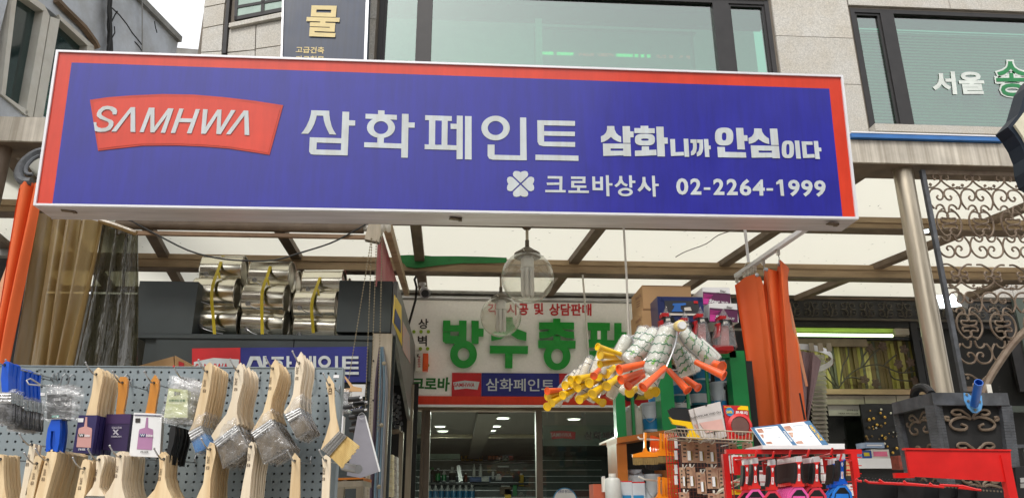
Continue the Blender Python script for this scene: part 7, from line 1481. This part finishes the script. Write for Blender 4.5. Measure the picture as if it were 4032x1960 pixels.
# ----------------------------------------------------------------- orange curtain and its rail
def right_curtain():
    a = P(2900, 1093, 5.75); b = PZ(3195, 893, a.z); m = M(); d = (b-a).normalized(); sdv = Vector((0, 0, .018)); w_ = Vector((d.y, -d.x, 0))*.02
    m.prism([a-w_, a+w_, a+w_+sdv*1.6, a-w_+sdv*1.6], b-a); t = P(2942, 906, 5.4); bb = a.lerp(b, .2); t = Vector((bb.x, bb.y, PZ(2942, 906, 3.85).z))
    ro = M(); ro.tube([bb+Vector((0, 0, .02)), Vector((bb.x, bb.y, 3.80))], .012, 8); fl = M(); fl.lathe([(.045, 0), (.045, .015), (.02, .03)], (bb.x, bb.y, 3.80), (0, 0, -1), 16); fl2 = M(); fl2.lathe([(.035, 0), (.02, .02)], (bb.x, bb.y, a.z+.03), (0, 0, 1), 16)
    thing('curtain_rail', 'slanting white curtain rail on a hanging rod at right', 'rail', [('rail', m, m_alu), ('hanger_rod', ro, m_alu), ('flange', fl, m_dbeam), ('lower_flange', fl2, m_steel)])
    for i, f in enumerate((.0, .12, .16, .20, .24, .28, .40, .60)):
        c = a.lerp(b, f); k = M(); k.bbox(c-Vector((0, 0, .02)), (.022, .018, .04)); k2 = M(); k2.tube([c+Vector((0, 0, -.04)), c+Vector((.004, 0, -.065)), c+Vector((-.003, 0, -.085)), c+Vector((0, 0, -.11))], .004, 5)
        thing('curtain_runner', f'white runner with chain on the slanting rail, {["first", "second", "third", "fourth", "fifth", "sixth", "seventh", "eighth"][i]} from the lower end', 'runner', [('block', k, m_cream), ('chain', k2, m_wire)], 'runners on the slanting rail')
    # cloth: three folds
    seg = [([(2893, 1122), (2900, 1118), (2935, 1090), (2975, 1078), (2995, 1090), (3006, 1122)], [(2982, 1700), (3000, 1700), (3022, 1700), (3045, 1700), (3062, 1700), (3082, 1700)]),
           ([(3006, 1122), (3010, 1062), (3020, 1056), (3050, 1064), (3068, 1068)], [(3082, 1700), (3086, 1700), (3098, 1700), (3108, 1700), (3115, 1700)]),
           ([(3058, 1072), (3067, 1024), (3072, 1022), (3100, 1048), (3108, 1058)], [(3100, 1700), (3115, 1700), (3130, 1700), (3160, 1700), (3180, 1690)])]
    ps = []
    for j, (top, bot) in enumerate(seg):
        def pol(pl, u):
            t = u*(len(pl)-1); i = min(int(t), len(pl)-2); f = t-i; return (pl[i][0]*(1-f)+pl[i+1][0]*f, pl[i][1]*(1-f)+pl[i+1][1]*f)
        def fn(u, v, j=j):
            A_, B_ = pol(top, u), pol(bot, u); x, y = A_[0]*(1-v)+B_[0]*v, A_[1]*(1-v)+B_[1]*v
            if j == 2 and u > .7: x -= 26*math.sin(math.pi*min(1, v*2.2))*(u-.7)/.3
            return P(x, y, 5.25-.06*j+.055*math.sin(u*5.2+j+v*.9)+.012*math.sin(u*9+v*3))
        m = M(); m.grid(fn, 36, 26); ps.append(('fold', m, m_cloth, None, 's'))
    pe = M()
    def fn(u, v): x = 3098+v*76+u*15*(1-v*.3)-2; y = 1190+v*330; return P(x, y, 5.19-u*.02)
    pe.grid(fn, 2, 10); ps.append(('peach_edge', pe, m_clothp))
    ey = M()
    for x, y in ((2980, 1079), (3017, 1057), (3068, 1038)): ey.lathe([(.014, 0), (.014, .004), (.006, .005)], P(x, y+4, 5.1), (0, -1, 0), 14)
    ps.append(('eyelet', ey, m_wire)); bs = M(); bs.pp([(3146, 1546), (3152, 1546), (3173, 1650), (3166, 1652)], 5.08, .004); ps.append(('black_strip', bs, m_black))
    thing('orange_curtain', 'orange tarpaulin curtain hanging in folds from the slanting rail', 'curtain', ps)
right_curtain()
# ----------------------------------------------------------------- wrought iron panel, lantern, floodlight
def iron_panel():
    Y = 4.66; ps = []
    x = (P(3645, 690, Y).x+P(3783, 1535, Y).x)/2; zt, zb = P(3650, 672, Y).z, P(3790, 1540, Y).z
    m = M(); m.box((x-.014, Y-.015, zb), (x+.014, Y+.015, zt)); ps.append(('side_bar', m, m_irong))
    m = M(); m.box((x+.015, Y-.012, zb-.0), (P(3885, 1540, Y).x, Y+.012, zb+.03)); ps.append(('bottom_bar', m, m_iron))
    br = M(); br.tube(run([P(a, b, Y) for a, b in ((3868, 1550), (3895, 1490), (3935, 1425), (3985, 1355), (4040, 1300), (4120, 1240))]), .024, 8); ps.append(('curved_brace', br, m_iron))
    W_ = 352.0
    R1 = [[(57, 172), (68, 184), (82, 176), (84, 150), (70, 132), (40, 128), (12, 140), (2, 172), (8, 198), (42, 232), (100, 268), (150, 268)], [(128, 252), (120, 236), (132, 232), (138, 244)], [(160, 258), (172, 262), (166, 276), (154, 272)]]
    bell = [[(66, 352), (82, 372), (66, 396), (30, 392), (6, 350), (14, 310), (46, 284), (92, 280), (136, 300), (168, 345), (178, 400), (164, 450), (134, 496)], [(118, 500), (104, 470), (70, 452), (38, 462), (24, 500), (22, 530)]]
    mid = [[(134, 496), (90, 528), (56, 580), (46, 640), (54, 700), (88, 760), (134, 800)], [(90, 528), (130, 520), (170, 536), (186, 570), (164, 596), (130, 596), (108, 592), (98, 608), (112, 636), (176, 648)], [(176, 652), (112, 664), (98, 692), (108, 708), (130, 704), (164, 704), (186, 730), (170, 764), (130, 780), (90, 772)]]
    base = P(3560+428/2.722, 640+340/2.722, Y); s = (base-CAM).dot(fw)/FOC/2.722*1.0
    def zrow(y): return P(3700, 640+y/2.722, Y).z
    xc0 = (P(3560+398/2.722, 640+130/2.722, Y).x+P(3560+530/2.722, 640+960/2.722, Y).x)/2
    def ok(p): # keep left of the brace
        if p.z > P(3700, 1240, Y).z: return True
        for (a, b), (c, d) in zip(((3868, 1550), (3895, 1490), (3935, 1425), (3985, 1355), (4040, 1300)), ((3895, 1490), (3935, 1425), (3985, 1355), (4040, 1300), (4120, 1240))):
            A, B = P(a, b, Y), P(c, d, Y)
            if A.z <= p.z <= B.z: return p.x < A.x+(B.x-A.x)*(p.z-A.z)/(B.z-A.z)
        return p.z > zb and p.x < P(3868, 1550, Y).x
    def unit(cx, flip, y_of, curves, name='scroll'):
        m = M()
        for c in curves:
            for sg in (-1, 1):
                seg = []
                for q in run([(sg*u, v, 0) for u, v in c]):
                    p = Vector((cx+q[0]*s, Y, y_of(q[1])))
                    if p.x < x+.012 or not ok(p):
                        if len(seg) > 1: m.tube(seg, .0068, 5)
                        seg = []; continue
                    seg.append(p)
                if len(seg) > 1: m.tube(seg, .0068, 5)
        if m.v: ps.append((name, m, m_iron, None, 's'))
    # vertical anchors (picture rows): first set runs 130..1040 in close-up rows, second set 1148..1457 px
    def y1(v): return zrow(v)
    def y1m(v): return zrow(1290-v)
    def px(y): return P(3700, y, Y).z
    def y2(v): return px(1148+(v-280)*.36)             # bell + middle of the second set
    def y2m(v): return px(1148+(1290-v-280)*.36+18)
    for k in range(-1, 4):
        cx = xc0+k*W_*s*1.015
        unit(cx, 0, y1, R1); unit(cx, 0, y1, bell); unit(cx+W_*s*.5, 0, y1, mid); unit(cx, 0, y1m, bell)
        unit(cx, 0, lambda v: px(1086-(v-128)*.33), R1[:1]); unit(cx, 0, lambda v: px(1086+(v-128)*.33), R1)
        unit(cx, 0, y2, bell); unit(cx+W_*s*.5, 0, y2, mid); unit(cx, 0, y2m, bell); unit(cx, 0, lambda v: px(1530-(v-128)*.4), R1)
    m = M(); m.box((x+.015, Y-.01, zt-.03), (P(4300, 680, Y).x, Y+.01, zt)); ps.append(('top_bar', m, m_iron))
    thing('iron_grille', 'ornamental wrought iron scroll panel beside the stainless post', 'screen', ps)
iron_panel()
def lantern():
    Yf = 3.7; A = P(3672, 1570, Yf); B = P(3972, 1570, Yf); z1, z0_ = P(3820, 1545, Yf).z, P(3820, 1594, Yf).z; C_ = P(3511, 1590, 4.12)
    ps = []; dep = .75
    V = lambda p, z: Vector((p.x, p.y, z))
    D = Vector((B.x+.30, Yf+.4, 0)); E_ = Vector((B.x, Yf+.85, 0)); F_ = Vector((C_.x+.30, C_.y+.42, 0))
    foot = [V(C_, 0), V(A, 0), V(B, 0), Vector((B.x+.02, B.y+.02, 0)), E_, F_]
    foot = [V(C_, 0), V(A, 0), V(B, 0), E_, F_]
    r = M(); r.prism([p+Vector((0, 0, z0_)) for p in foot], (0, 0, z1-z0_)); ps.append(('rim', r, m_irong))
    cen = sum(foot, Vector())/len(foot)
    ins = lambda p, f, z: Vector((cen.x+(p.x-cen.x)*f, cen.y+(p.y-cen.y)*f, z)); zb = P(3820, 1990, Yf).z
    faces = [(foot[0], foot[1]), (foot[1], foot[2])]
    def at(p, t): return ins(p, (.80 if p is foot[0] else .92)-.08*t, z0_+(zb-z0_)*t)
    for i, p in enumerate(foot):
        m = M(); 
        for k in range(34):     # ribbed corner posts
            t0, t1 = k/34, (k+.9)/34; a, b = at(p, t0), at(p, t1); m.bbox((a+b)/2, (.056, .056, (a-b).length), R(20)*(i == 1))
        a, b = at(p, 0), at(p, 1); m.tube([a, b], .03, 6); ps.append(('corner_post', m, m_irong))
    for fi, (p, q) in enumerate(faces):
        bk = M(); bk.prism([at(p, 0)*1, at(q, 0), at(q, 1), at(p, 1)], Vector((.0, .012, 0))+(Vector((.05, .12, 0)))); sc_ = M()
        for row in range(3):
            for sg in (-1, 1):
                for c in ([(.10, .02), (.16, .10), (.26, .10), (.30, .02), (.24, -.05), (.16, -.03)], [(.02, -.16), (.12, -.10), (.28, -.16), (.36, -.30), (.30, -.44), (.14, -.46), (.10, -.36), (.18, -.30)], [(.10, .02), (.04, -.06), (.02, -.16)], [(.36, -.12), (.42, -.10), (.42, -.18), (.36, -.20)]):
                    pts = []
                    for u, v in c:
                        t = .08+row*.34-v*.36; a, b = at(p, t), at(q, t); pts.append(a.lerp(b, .5+sg*u*.9)+Vector((0, -.012, 0)))
                    if all(z_.z > zb for z_ in pts): sc_.tube(run(pts), .007, 6)
        ps.append(('shade_backing', bk, m_dark, [('scroll', sc_, m_iron, None, 's=')]))  # dark sheets stand in for the shade seen through the scrolls
    thing('iron_planter', 'heavy black wrought iron lantern shaped stand with scrolled sides', 'stand', ps)
    m = M(); m.tube(run([P(x, y, 4.0-k*.04) for k, (x, y) in enumerate(((3606, 1598), (3600, 1565), (3606, 1535), (3628, 1524), (3652, 1532), (3668, 1550)))]), .022, 10); single('rubber_hose', m, m_black, 'black rubber hose looped over the rim of the iron stand', 'hose')
    Y2 = 3.66; pl = M(); pts = []
    c = P(3833, 1590, Y2)
    pl.pp([(3796, 1545), (3812, 1547), (3822, 1556), (3846, 1552), (3866, 1556), (3869, 1590), (3864, 1612), (3848, 1625), (3832, 1624), (3812, 1605), (3798, 1575)], Y2-.006, .006)
    t0, t1 = P(3836, 1592, Y2-.02), P(3854, 1504, Y2-.16); t = M(); t.lathe([(.019, 0), (.019, (t1-t0).length)], t0, t1-t0, 20, cap=False); ti = M(); ti.lathe([(.0165, .02), (.0165, (t1-t0).length), (.0192, (t1-t0).length)], t0, t1-t0, 20, cap=False)
    sc_ = M()
    for x, y in ((3806, 1552), (3812, 1578), (3856, 1580), (3840, 1613)): sc_.lathe([(.007, 0), (.006, .004)], P(x, y, Y2-.007), (0, -1, 0), 10)
    thing('flag_holder', 'blue pole holder tube screwed to the rim of the iron stand', 'holder', [('plate', pl, mat('light_blue_paint', (92, 150, 200), .35, coat=.3)), ('tube', t, mat('strong_blue_paint', (24, 96, 190), .35, coat=.3), [('tube_inside', ti, mat('strong_blue_paint', (24, 96, 190), .35))], 's'), ('screw', sc_, m_chain)])
lantern()
def misc_right():
    Y = 5.3; m = M(); m.pp([(3684, 1160), (3756, 1154), (3792, 1206), (3700, 1216)], Y, .03); e = M(); e.pp([(3688, 1163), (3754, 1158), (3786, 1203), (3704, 1212)], Y-.006, .005); br = M(); br.bbox(P(3790, 1190, Y+.04), (.06, .05, .10), .3, .4)
    a = M(); a.tube([P(3785, 1180, Y+.05), P(3770, 1140, Y+.3), P(3740, 1120, Y+.5)], .012, 6)
    thing('floodlight', 'small lit white floodlight behind the iron panel', 'lamp', [('housing', m, m_concd), ('lens', e, mat('flood_glow', (235, 250, 255), emit=6)), ('bracket', br, m_concd), ('arm', a, m_dbeam)])
    m = M(); m.pp([(3636, 905), (3656, 903), (3658, 914), (3638, 916)], 5.7, .02); h_ = M(); h_.pp([(3634, 899), (3660, 897), (3660, 903), (3634, 905)], 5.7, .05); thing('small_lamp', 'tiny lit white lamp beside the stainless post', 'lamp', [('lens', m, mat('flood_glow', (235, 250, 255), emit=6)), ('hood', h_, m_concd)])
    # navy star-edged sign at far right
    out = [(4130, 250), (4070, 300), (4040, 345), (4025, 400), (4010, 450), (3968, 500), (3995, 530), (4020, 570), (4040, 620), (4046, 670), (4062, 715), (4090, 735), (4260, 740), (4300, 500), (4260, 260)]
    b = M(); b.pp(out, 3.3, .095); inn = [(4160, 330), (4080, 380), (4045, 430), (3997, 492), (4030, 540), (4062, 600), (4110, 690), (4240, 690), (4260, 500), (4240, 330)]; f = M(); f.pp(inn, 3.285, .014)
    thing('cutout_sign', 'navy sign with wavy cut-out outline at the far right edge', 'sign', [('body', b, mat('navy_metal', (24, 36, 50), .4, metal=.3)), ('face', f, mat('cream_face', (222, 216, 190), .5))])
    m = M(); m.rb(3932, 1512, 3950, 2000, 4.3, .006); t = M()
    for k in range(40): t.rb(3933, 1520+k*12, 3940, 1522+k*12, 4.297, .002)
    thing('measuring_stick', 'white measuring stick standing behind the iron stand', 'ruler', [('stick', m, m_cream), ('tick', t, m_ink2, None, '=')])
    m = M(); m.rb(3952, 1748, 4300, 1762, 4.6, .03); q = M()
    for k in range(7): q.rb(3975+k*40, 1763, 3982+k*40, 2000, 4.605, .02)
    thing('dark_railing', 'dark metal railing at the far right behind the red rack', 'railing', [('top_rail', m, m_irong), ('bars', q, m_irong, None, '=')])
    m = M(); m.pp([(3998, 1838), (4060, 1832), (4070, 1990), (4010, 1990)], 3.4, .08); l = M(); l.pp([(4018, 1880), (4050, 1878), (4052, 1896), (4020, 1898)], 3.395, .004); l2 = M(); l2.pp([(4018, 1902), (4050, 1900), (4052, 1918), (4020, 1920)], 3.395, .004)
    thing('black_package', 'black boxed tool with line drawings at the right edge', 'package', [('box', m, m_black), ('print', l, m_concd), ('print', l2, m_concd)])
    # yellow sign behind the green shelf
    m = M(); m.rb(2470, 1540, 2556, 1572, 6.2, .02); t = M(); t.text('컴퓨터 자동', [(2504, 1546), (2560, 1547), (2560, 1560), (2504, 1559)], lambda x, y: P(x, y, 6.19), .02); r2 = M(); r2.rb(2460, 1573, 2600, 1600, 6.2, .02); bl = M(); bl.lathe([(.07, 0), (.07, .005)], P(2478, 1545, 6.185), (0, -1, 0), 20)
    thing('yellow_sign', 'small yellow sign with black Korean words behind the green frame', 'sign', [('plate', m, mat('sign_yellow', (206, 180, 50), .5)), ('lettering', t, m_ink2), ('red_strip', r2, m_redt), ('dark_disc', bl, m_dark)])
misc_right()
# ----------------------------------------------------------------- red racks at the bottom right
def red_racks():
    Y = 3.15; ps = []
    for q in ((2860, 1767, 3394, 1785), (2860, 1785, 2882, 2100), (3372, 1785, 3396, 2100)): m = M(); m.rb(*q, Y, .025); ps.append(('frame_bar', m, m_rackred))
    g = M(); Yg = Y+.18
    for k in range(15): x = 2890+k*34; a, b = P(x, 1790, Yg), P(x, 2100, Yg); mx_ = (a.x+b.x)/2; g.tube([(mx_, Yg, a.z), (mx_, Yg, b.z)], .0025, 4)
    for k in range(8): y = 1800+k*32; a, b = P(2884, y, Yg), P(3390, y, Yg); g.tube([(a.x, Yg-.005, a.z), (b.x, Yg-.005, a.z)], .0025, 4)
    ps.append(('wire_grid', g, m_rackred, None, '='))
    thing('red_rack', 'bright red tubular rack filled with putty knives', 'rack', ps)
    # goods behind it
    rr = random.Random(12)
    for i, (x0, y0, x1, y1, ma, lb) in enumerate(((2885, 1790, 2925, 1860, m_white, 'white packet behind the left end of the red rack'), (2985, 1850, 3020, 1910, m_white, 'white framed tool behind the first red putty knives'), (3240, 1805, 3290, 1900, m_white, 'white packet behind the blue putty knives'), (3335, 1810, 3370, 1870, m_card, 'tan packet near the right bar of the red rack'), (3345, 1905, 3372, 1950, m_white, 'white cup low by the right bar of the red rack'), (2895, 1925, 2965, 1945, m_yellow, 'yellow strip low at the left of the red rack'), (3050, 1930, 3090, 1960, m_cream, 'cream packet low behind the putty knives'), (2890, 1800, 2922, 1868, m_rackred, 'red bracket plate at the left of the rack grid'), (3005, 1815, 3030, 1868, m_rackred, 'red bracket plate in the middle of the rack grid'), (3245, 1800, 3285, 1860, m_rackred, 'red bracket plate left of the blue putty knives'))):
        m = M(); m.rb(x0, y0, x1, y1, Y+(.3 if i < 7 else .165), .05 if i < 7 else .01); q = M(); q.rb(x0+4, y0+6, x1-4, y0+9, Y+(.296 if i < 7 else .161), .003)
        thing('rack_goods' if i < 7 else 'bracket_plate', lb, 'package' if i < 7 else 'bracket', [('pack', m, ma), ('strip', q, m_redt if i < 7 else m_white)])
    m = M(); m.grid(lambda u, v: P(2838+u*96-20*v*(1-u), 1912-u*42+v*34*(1-.2*u), Y+.42+.03*math.sin(u*9)*math.sin(v*7)), 14, 8); single('cream_bag', m, m_slc_get(), 'crumpled cream cloth bag behind the left bar of the red rack', 'bag')
    # putty knives
    chrome = mat('chrome_cap', (228, 228, 230), .32, metal=.6)
    def knife(x, y, Yk, col, guard, s, lb, grp, label=True):
        b = M(); f = lambda q: [(x+a*s, y+b_*s) for a, b_ in q]
        cap = M(); cap.pp(f([(-11, 0), (10, -2), (13, 6), (13, 22), (-13, 24), (-13, 8)]), Yk-.002, .022)
        core = M(); core.pp(f([(-12, 24), (13, 22), (15, 40), (11, 70), (12, 95), (22, 118), (24, 128), (-22, 130), (-22, 118), (-13, 98), (-9, 70), (-14, 40)]), Yk-.003, .018)
        g1 = M(); g1.pp(f([(-16, 26), (-8, 30), (-6, 60), (-8, 92), (-16, 116), (-22, 112), (-18, 92), (-16, 60)]), Yk-.006, .03); g1.pp(f([(16, 24), (9, 30), (8, 60), (9, 92), (17, 114), (22, 110), (17, 92), (17, 60)]), Yk-.006, .03)
        hl = M(); hl.pp(f([(-3, 36), (3, 34), (5, 44), (1, 54), (-3, 46)]), Yk-.005, .002)
        sub = [('hang_hole', hl, m_white)]
        if label: l = M(); l.pp(f([(-4, 74), (5, 74), (5, 104), (-4, 104)]), Yk-.005, .002); t = M(); t.text('KARY', f([(3, 77), (3, 101), (-2, 101), (-2, 77)]), lambda a, b_: P(a, b_, Yk-.0062), .02); sub += [('label', l, m_white), ('lettering', t, m_redt)]
        gd = M(); gd.pp(f([(-14, 131), (16, 130), (40, 162), (50, 215), (-50, 215), (-38, 162)]), Yk+.0, .006); gi = M(); gi.pp(f([(-9, 142), (11, 141), (30, 165), (38, 215), (-38, 215), (-28, 165)]), Yk-.003, .002); bk = M(); bk.pp(f([(-24, 168), (26, 168), (34, 215), (-34, 215)]), Yk-.006, .002)
        thing('putty_knife', lb, 'putty knife', [('cap', cap, chrome), ('handle', core, col, sub), ('grip', g1, m_black), ('blade_guard', gd, guard, [('guard_print', gi, m_black), ('guard_window', bk, guard)])], grp)
    mr, mb2 = mat('knife_red', (206, 40, 36), .35, coat=.2), mat('knife_blue', (10, 84, 190), .35, coat=.2); pk = mat('guard_pink', (226, 90, 160), .4); rd = mat('guard_red', (214, 60, 80), .4); bl = mat('guard_blue', (40, 120, 210), .4)
    for i, (x, y, Yk, c, g_, lb) in enumerate(((2941, 1806, 3.1, mr, rd, 'black gripped putty knife, leftmost on the red rack'), (2974, 1802, 3.0, mr, pk, 'red handled putty knife second from the left'), (3042, 1808, 2.98, mr, rd, 'red handled putty knife third from the left, standing alone'), (3146, 1795, 2.9, mr, pk, 'front red putty knife of the long middle row, pink guard'), (3216, 1796, 2.93, mr, rd, 'red putty knife right of the middle row, red guard'), (3316, 1786, 2.9, mb2, bl, 'front blue handled putty knife at the right'))):
        knife(x, y, Yk, c, g_, .93, lb, 'putty knives on the red rack')
    for i in range(8): knife(3078+i*8.5, 1806-i*1.2, 3.12-.022*i, mr, pk, .86, f'black gripped putty knife in the long middle row, {ORD[7-i] if i < 7 else "first"} behind its front one', 'putty knives on the red rack', False)
    for i in range(4): knife(3172+i*9, 1803-i, 3.10-.03*i, mr, rd, .86, f'black gripped putty knife behind the red guarded one, {["rearmost", "third", "second", "nearest"][i]} of four', 'putty knives on the red rack', False)
    for i in range(2): knife(3280+i*13, 1806-i*3, 3.08-.05*i, mb2, bl, .88, f'blue putty knife behind the front blue one, {["rear", "nearer"][i]} of two', 'putty knives on the red rack', False)
    for i, (x0, y0, x1, y1, Y0, Y1) in enumerate(((2898, 1812, 2974, 1796, Y+.18, 2.95), (2966, 1812, 3042, 1800, Y+.18, 2.93), (3060, 1806, 3108, 1794, Y+.18, 2.86), (3120, 1804, 3180, 1792, Y+.18, 2.86), (3205, 1802, 3272, 1786, Y+.18, 2.86), (3372, 1812, 3308, 1810, Y+.18, 2.84), (3300, 1850, 3370, 1850, Y+.17, Y+.16))):
        m = M(); a, b = P(x0, y0, Y0), P(x1, y1, Y1); m.tube([a, b, b+Vector((.006, -.006, .022))], .0042, 6); single('rack_prong', m, m_rackred, 'red wire prong of the putty knife rack, '+['leftmost', 'second from left', 'third from left', 'fourth from left', 'fifth from left', 'through the blue knives', 'short one by the right bar'][i], 'prong', 'red wire prongs')
    # white tray with brochures
    m = M(); m.rb(3002, 1751, 3326, 1766, Y-.02, .2); l = M(); l.rb(3002, 1745, 3326, 1751, Y+.17, .01); thing('white_tray', 'white plastic ledge on top of the red rack', 'tray', [('ledge', m, m_white), ('back_lip', l, m_white)])
    for i, (q, lb) in enumerate((([(2991, 1673), (3100, 1661), (3130, 1752), (3004, 1752)], 'left leaning blue and white brochure on the white ledge'), ([(3094, 1661), (3229, 1646), (3262, 1750), (3122, 1752)], 'right leaning brochure headed HIGH TACK on the white ledge'))):
        Yb = Y+.02+.0*i; b = M(); pts = [P(x, y, Yb) for x, y in q]; pts[0].y += .10; pts[1].y += .10; pts = [pts[0], pts[1], pts[2], pts[3]]; b.prism(pts, (0, .008+.002*i, 0))
        nn = (pts[1]-pts[0]).cross(pts[3]-pts[0]).normalized(); nn = nn if nn.y < 0 else -nn
        pl = lambda u, v, o=.001: pts[0].lerp(pts[1], u).lerp(pts[3].lerp(pts[2], u), v)+nn*o
        def pr(u0, v0, u1, v1, ma, nm='print', o=.0012): m = M(); m.prism([pl(u0, v0, o), pl(u1, v0, o), pl(u1, v1, o), pl(u0, v1, o)], -nn*.001); return (nm, m, ma)
        bb = mat('brochure_blue', (60, 104, 140), .4); sub = [pr(0, 0, .10, 1, bb), pr(.0, .0, 1, .06, bb)] if i == 0 else [pr(.82, 0, 1, 1, bb), pr(0, 0, .12, 1, bb)]
        for k in range(3): sub.append(pr(.14, .12+.3*k, .34, .34+.3*k, mat('photo_brown', (150, 90, 66), .5, c2=(200, 170, 150), scale=40)))
        for k in range(5): sub.append(pr(.42, .12+.12*k, .74, .17+.12*k, mat('text_grey', (170, 176, 182), .6)))
        if i == 1:
            t = M(); t.text('HIGH TACK', [(0.95, .2), (.95, .85), (.86, .85), (.86, .2)], lambda x, y: pl(x, y, .002), .03); sub.append(('lettering', t, m_yellow)); t = M(); t.text('POWER', [(0.08, .35), (.08, .85), (.02, .85), (.02, .35)], lambda x, y: pl(x, y, .002), .03); sub.append(('lettering', t, m_white))
        thing('brochure', lb, 'brochure', [('sheet', b, m_white, sub)])
    # second rack
    Y = 3.05; ps = []
    m = M(); m.pp([(3567, 1768), (3979, 1773), (3988, 1897), (3584, 1874)], Y, .012); ps.append(('sign_panel', m, m_rackred)); m = M(); m.pp([(3567, 1762), (3982, 1768), (3982, 1774), (3567, 1769)], Y-.006, .03); ps.append(('top_edge', m, m_rackred))
    m = M(); m.rb(3972, 1790, 4006, 2100, Y-.006, .03); ps.append(('post', m, m_rackred)); m = M(); m.rb(3526, 1860, 3600, 1880, Y+.2, .02); ps.append(('rear_bar', m, m_rackred))
    for pth in ([(3370, 1884), (3380, 1892), (3392, 1893)], [(3405, 1888), (3420, 1898), (3560, 1905), (3640, 1910)], [(3462, 1887), (3480, 1900), (3560, 1903)], [(3558, 1892), (3570, 1902), (3715, 1916)], [(3660, 1901), (3672, 1910), (3716, 1916)], [(3773, 1918), (3862, 1928)], [(3700, 1908), (3790, 1912), (3840, 1925)]):
        m = M(); m.tube([P(x, y, Y-.22) for x, y in pth], .0045, 6); ps.append(('wire_prong', m, m_rackred, None, 's'))
    thing('red_display_rack', 'red display rack with blank header panel in front of the iron stand', 'rack', ps)
    k = 0
    for x, y, n_, dx in ((3378, 1876, 12, 13), (3535, 1886, 12, 13.5), (3698, 1900, 7, 14), (3772, 1905, 5, 14), (3848, 1914, 7, 14)):
        for i in range(n_):
            xx, yy = x+i*dx, y+i*.9; m = M(); m.pp([(xx, yy+10), (xx+4, yy+2), (xx+9, yy), (xx+16, yy+2), (xx+20, yy+10), (xx+24, 2010), (xx+2, 2010)], Y-.20+.007*i, .008); hl = M(); hl.lathe([(.004, 0), (.004, .001)], P(xx+10, yy+14, Y-.2005+.007*i), (0, -1, 0), 8)
            grpn = ['first group from the left', 'second group', 'middle group', 'fourth group', 'rightmost group'][(x > 3400)+(x > 3600)+(x > 3750)+(x > 3800)]
            thing('black_trowel', f'black flat tool hanging on the red prongs, {"leftmost" if i == 0 else ORD[i]} of the {grpn}', 'trowel', [('plate', m, m_black), ('hang_hole', hl, m_dbeam)], 'black flat tools on the red prongs'); k += 1
def m_slc_get(): return mat('roller_cream', (216, 208, 188), .8, var=.12, scale=18, bump=.4)
red_racks()
m = M(); m.rb(3540, 1792, 3600, 1846, 5.2, .1)
single('brick_stack', m, mat('brick_red', (130, 60, 46), .8, var=.3, scale=30), 'small reddish ribbed block beside the red header panel', 'block')
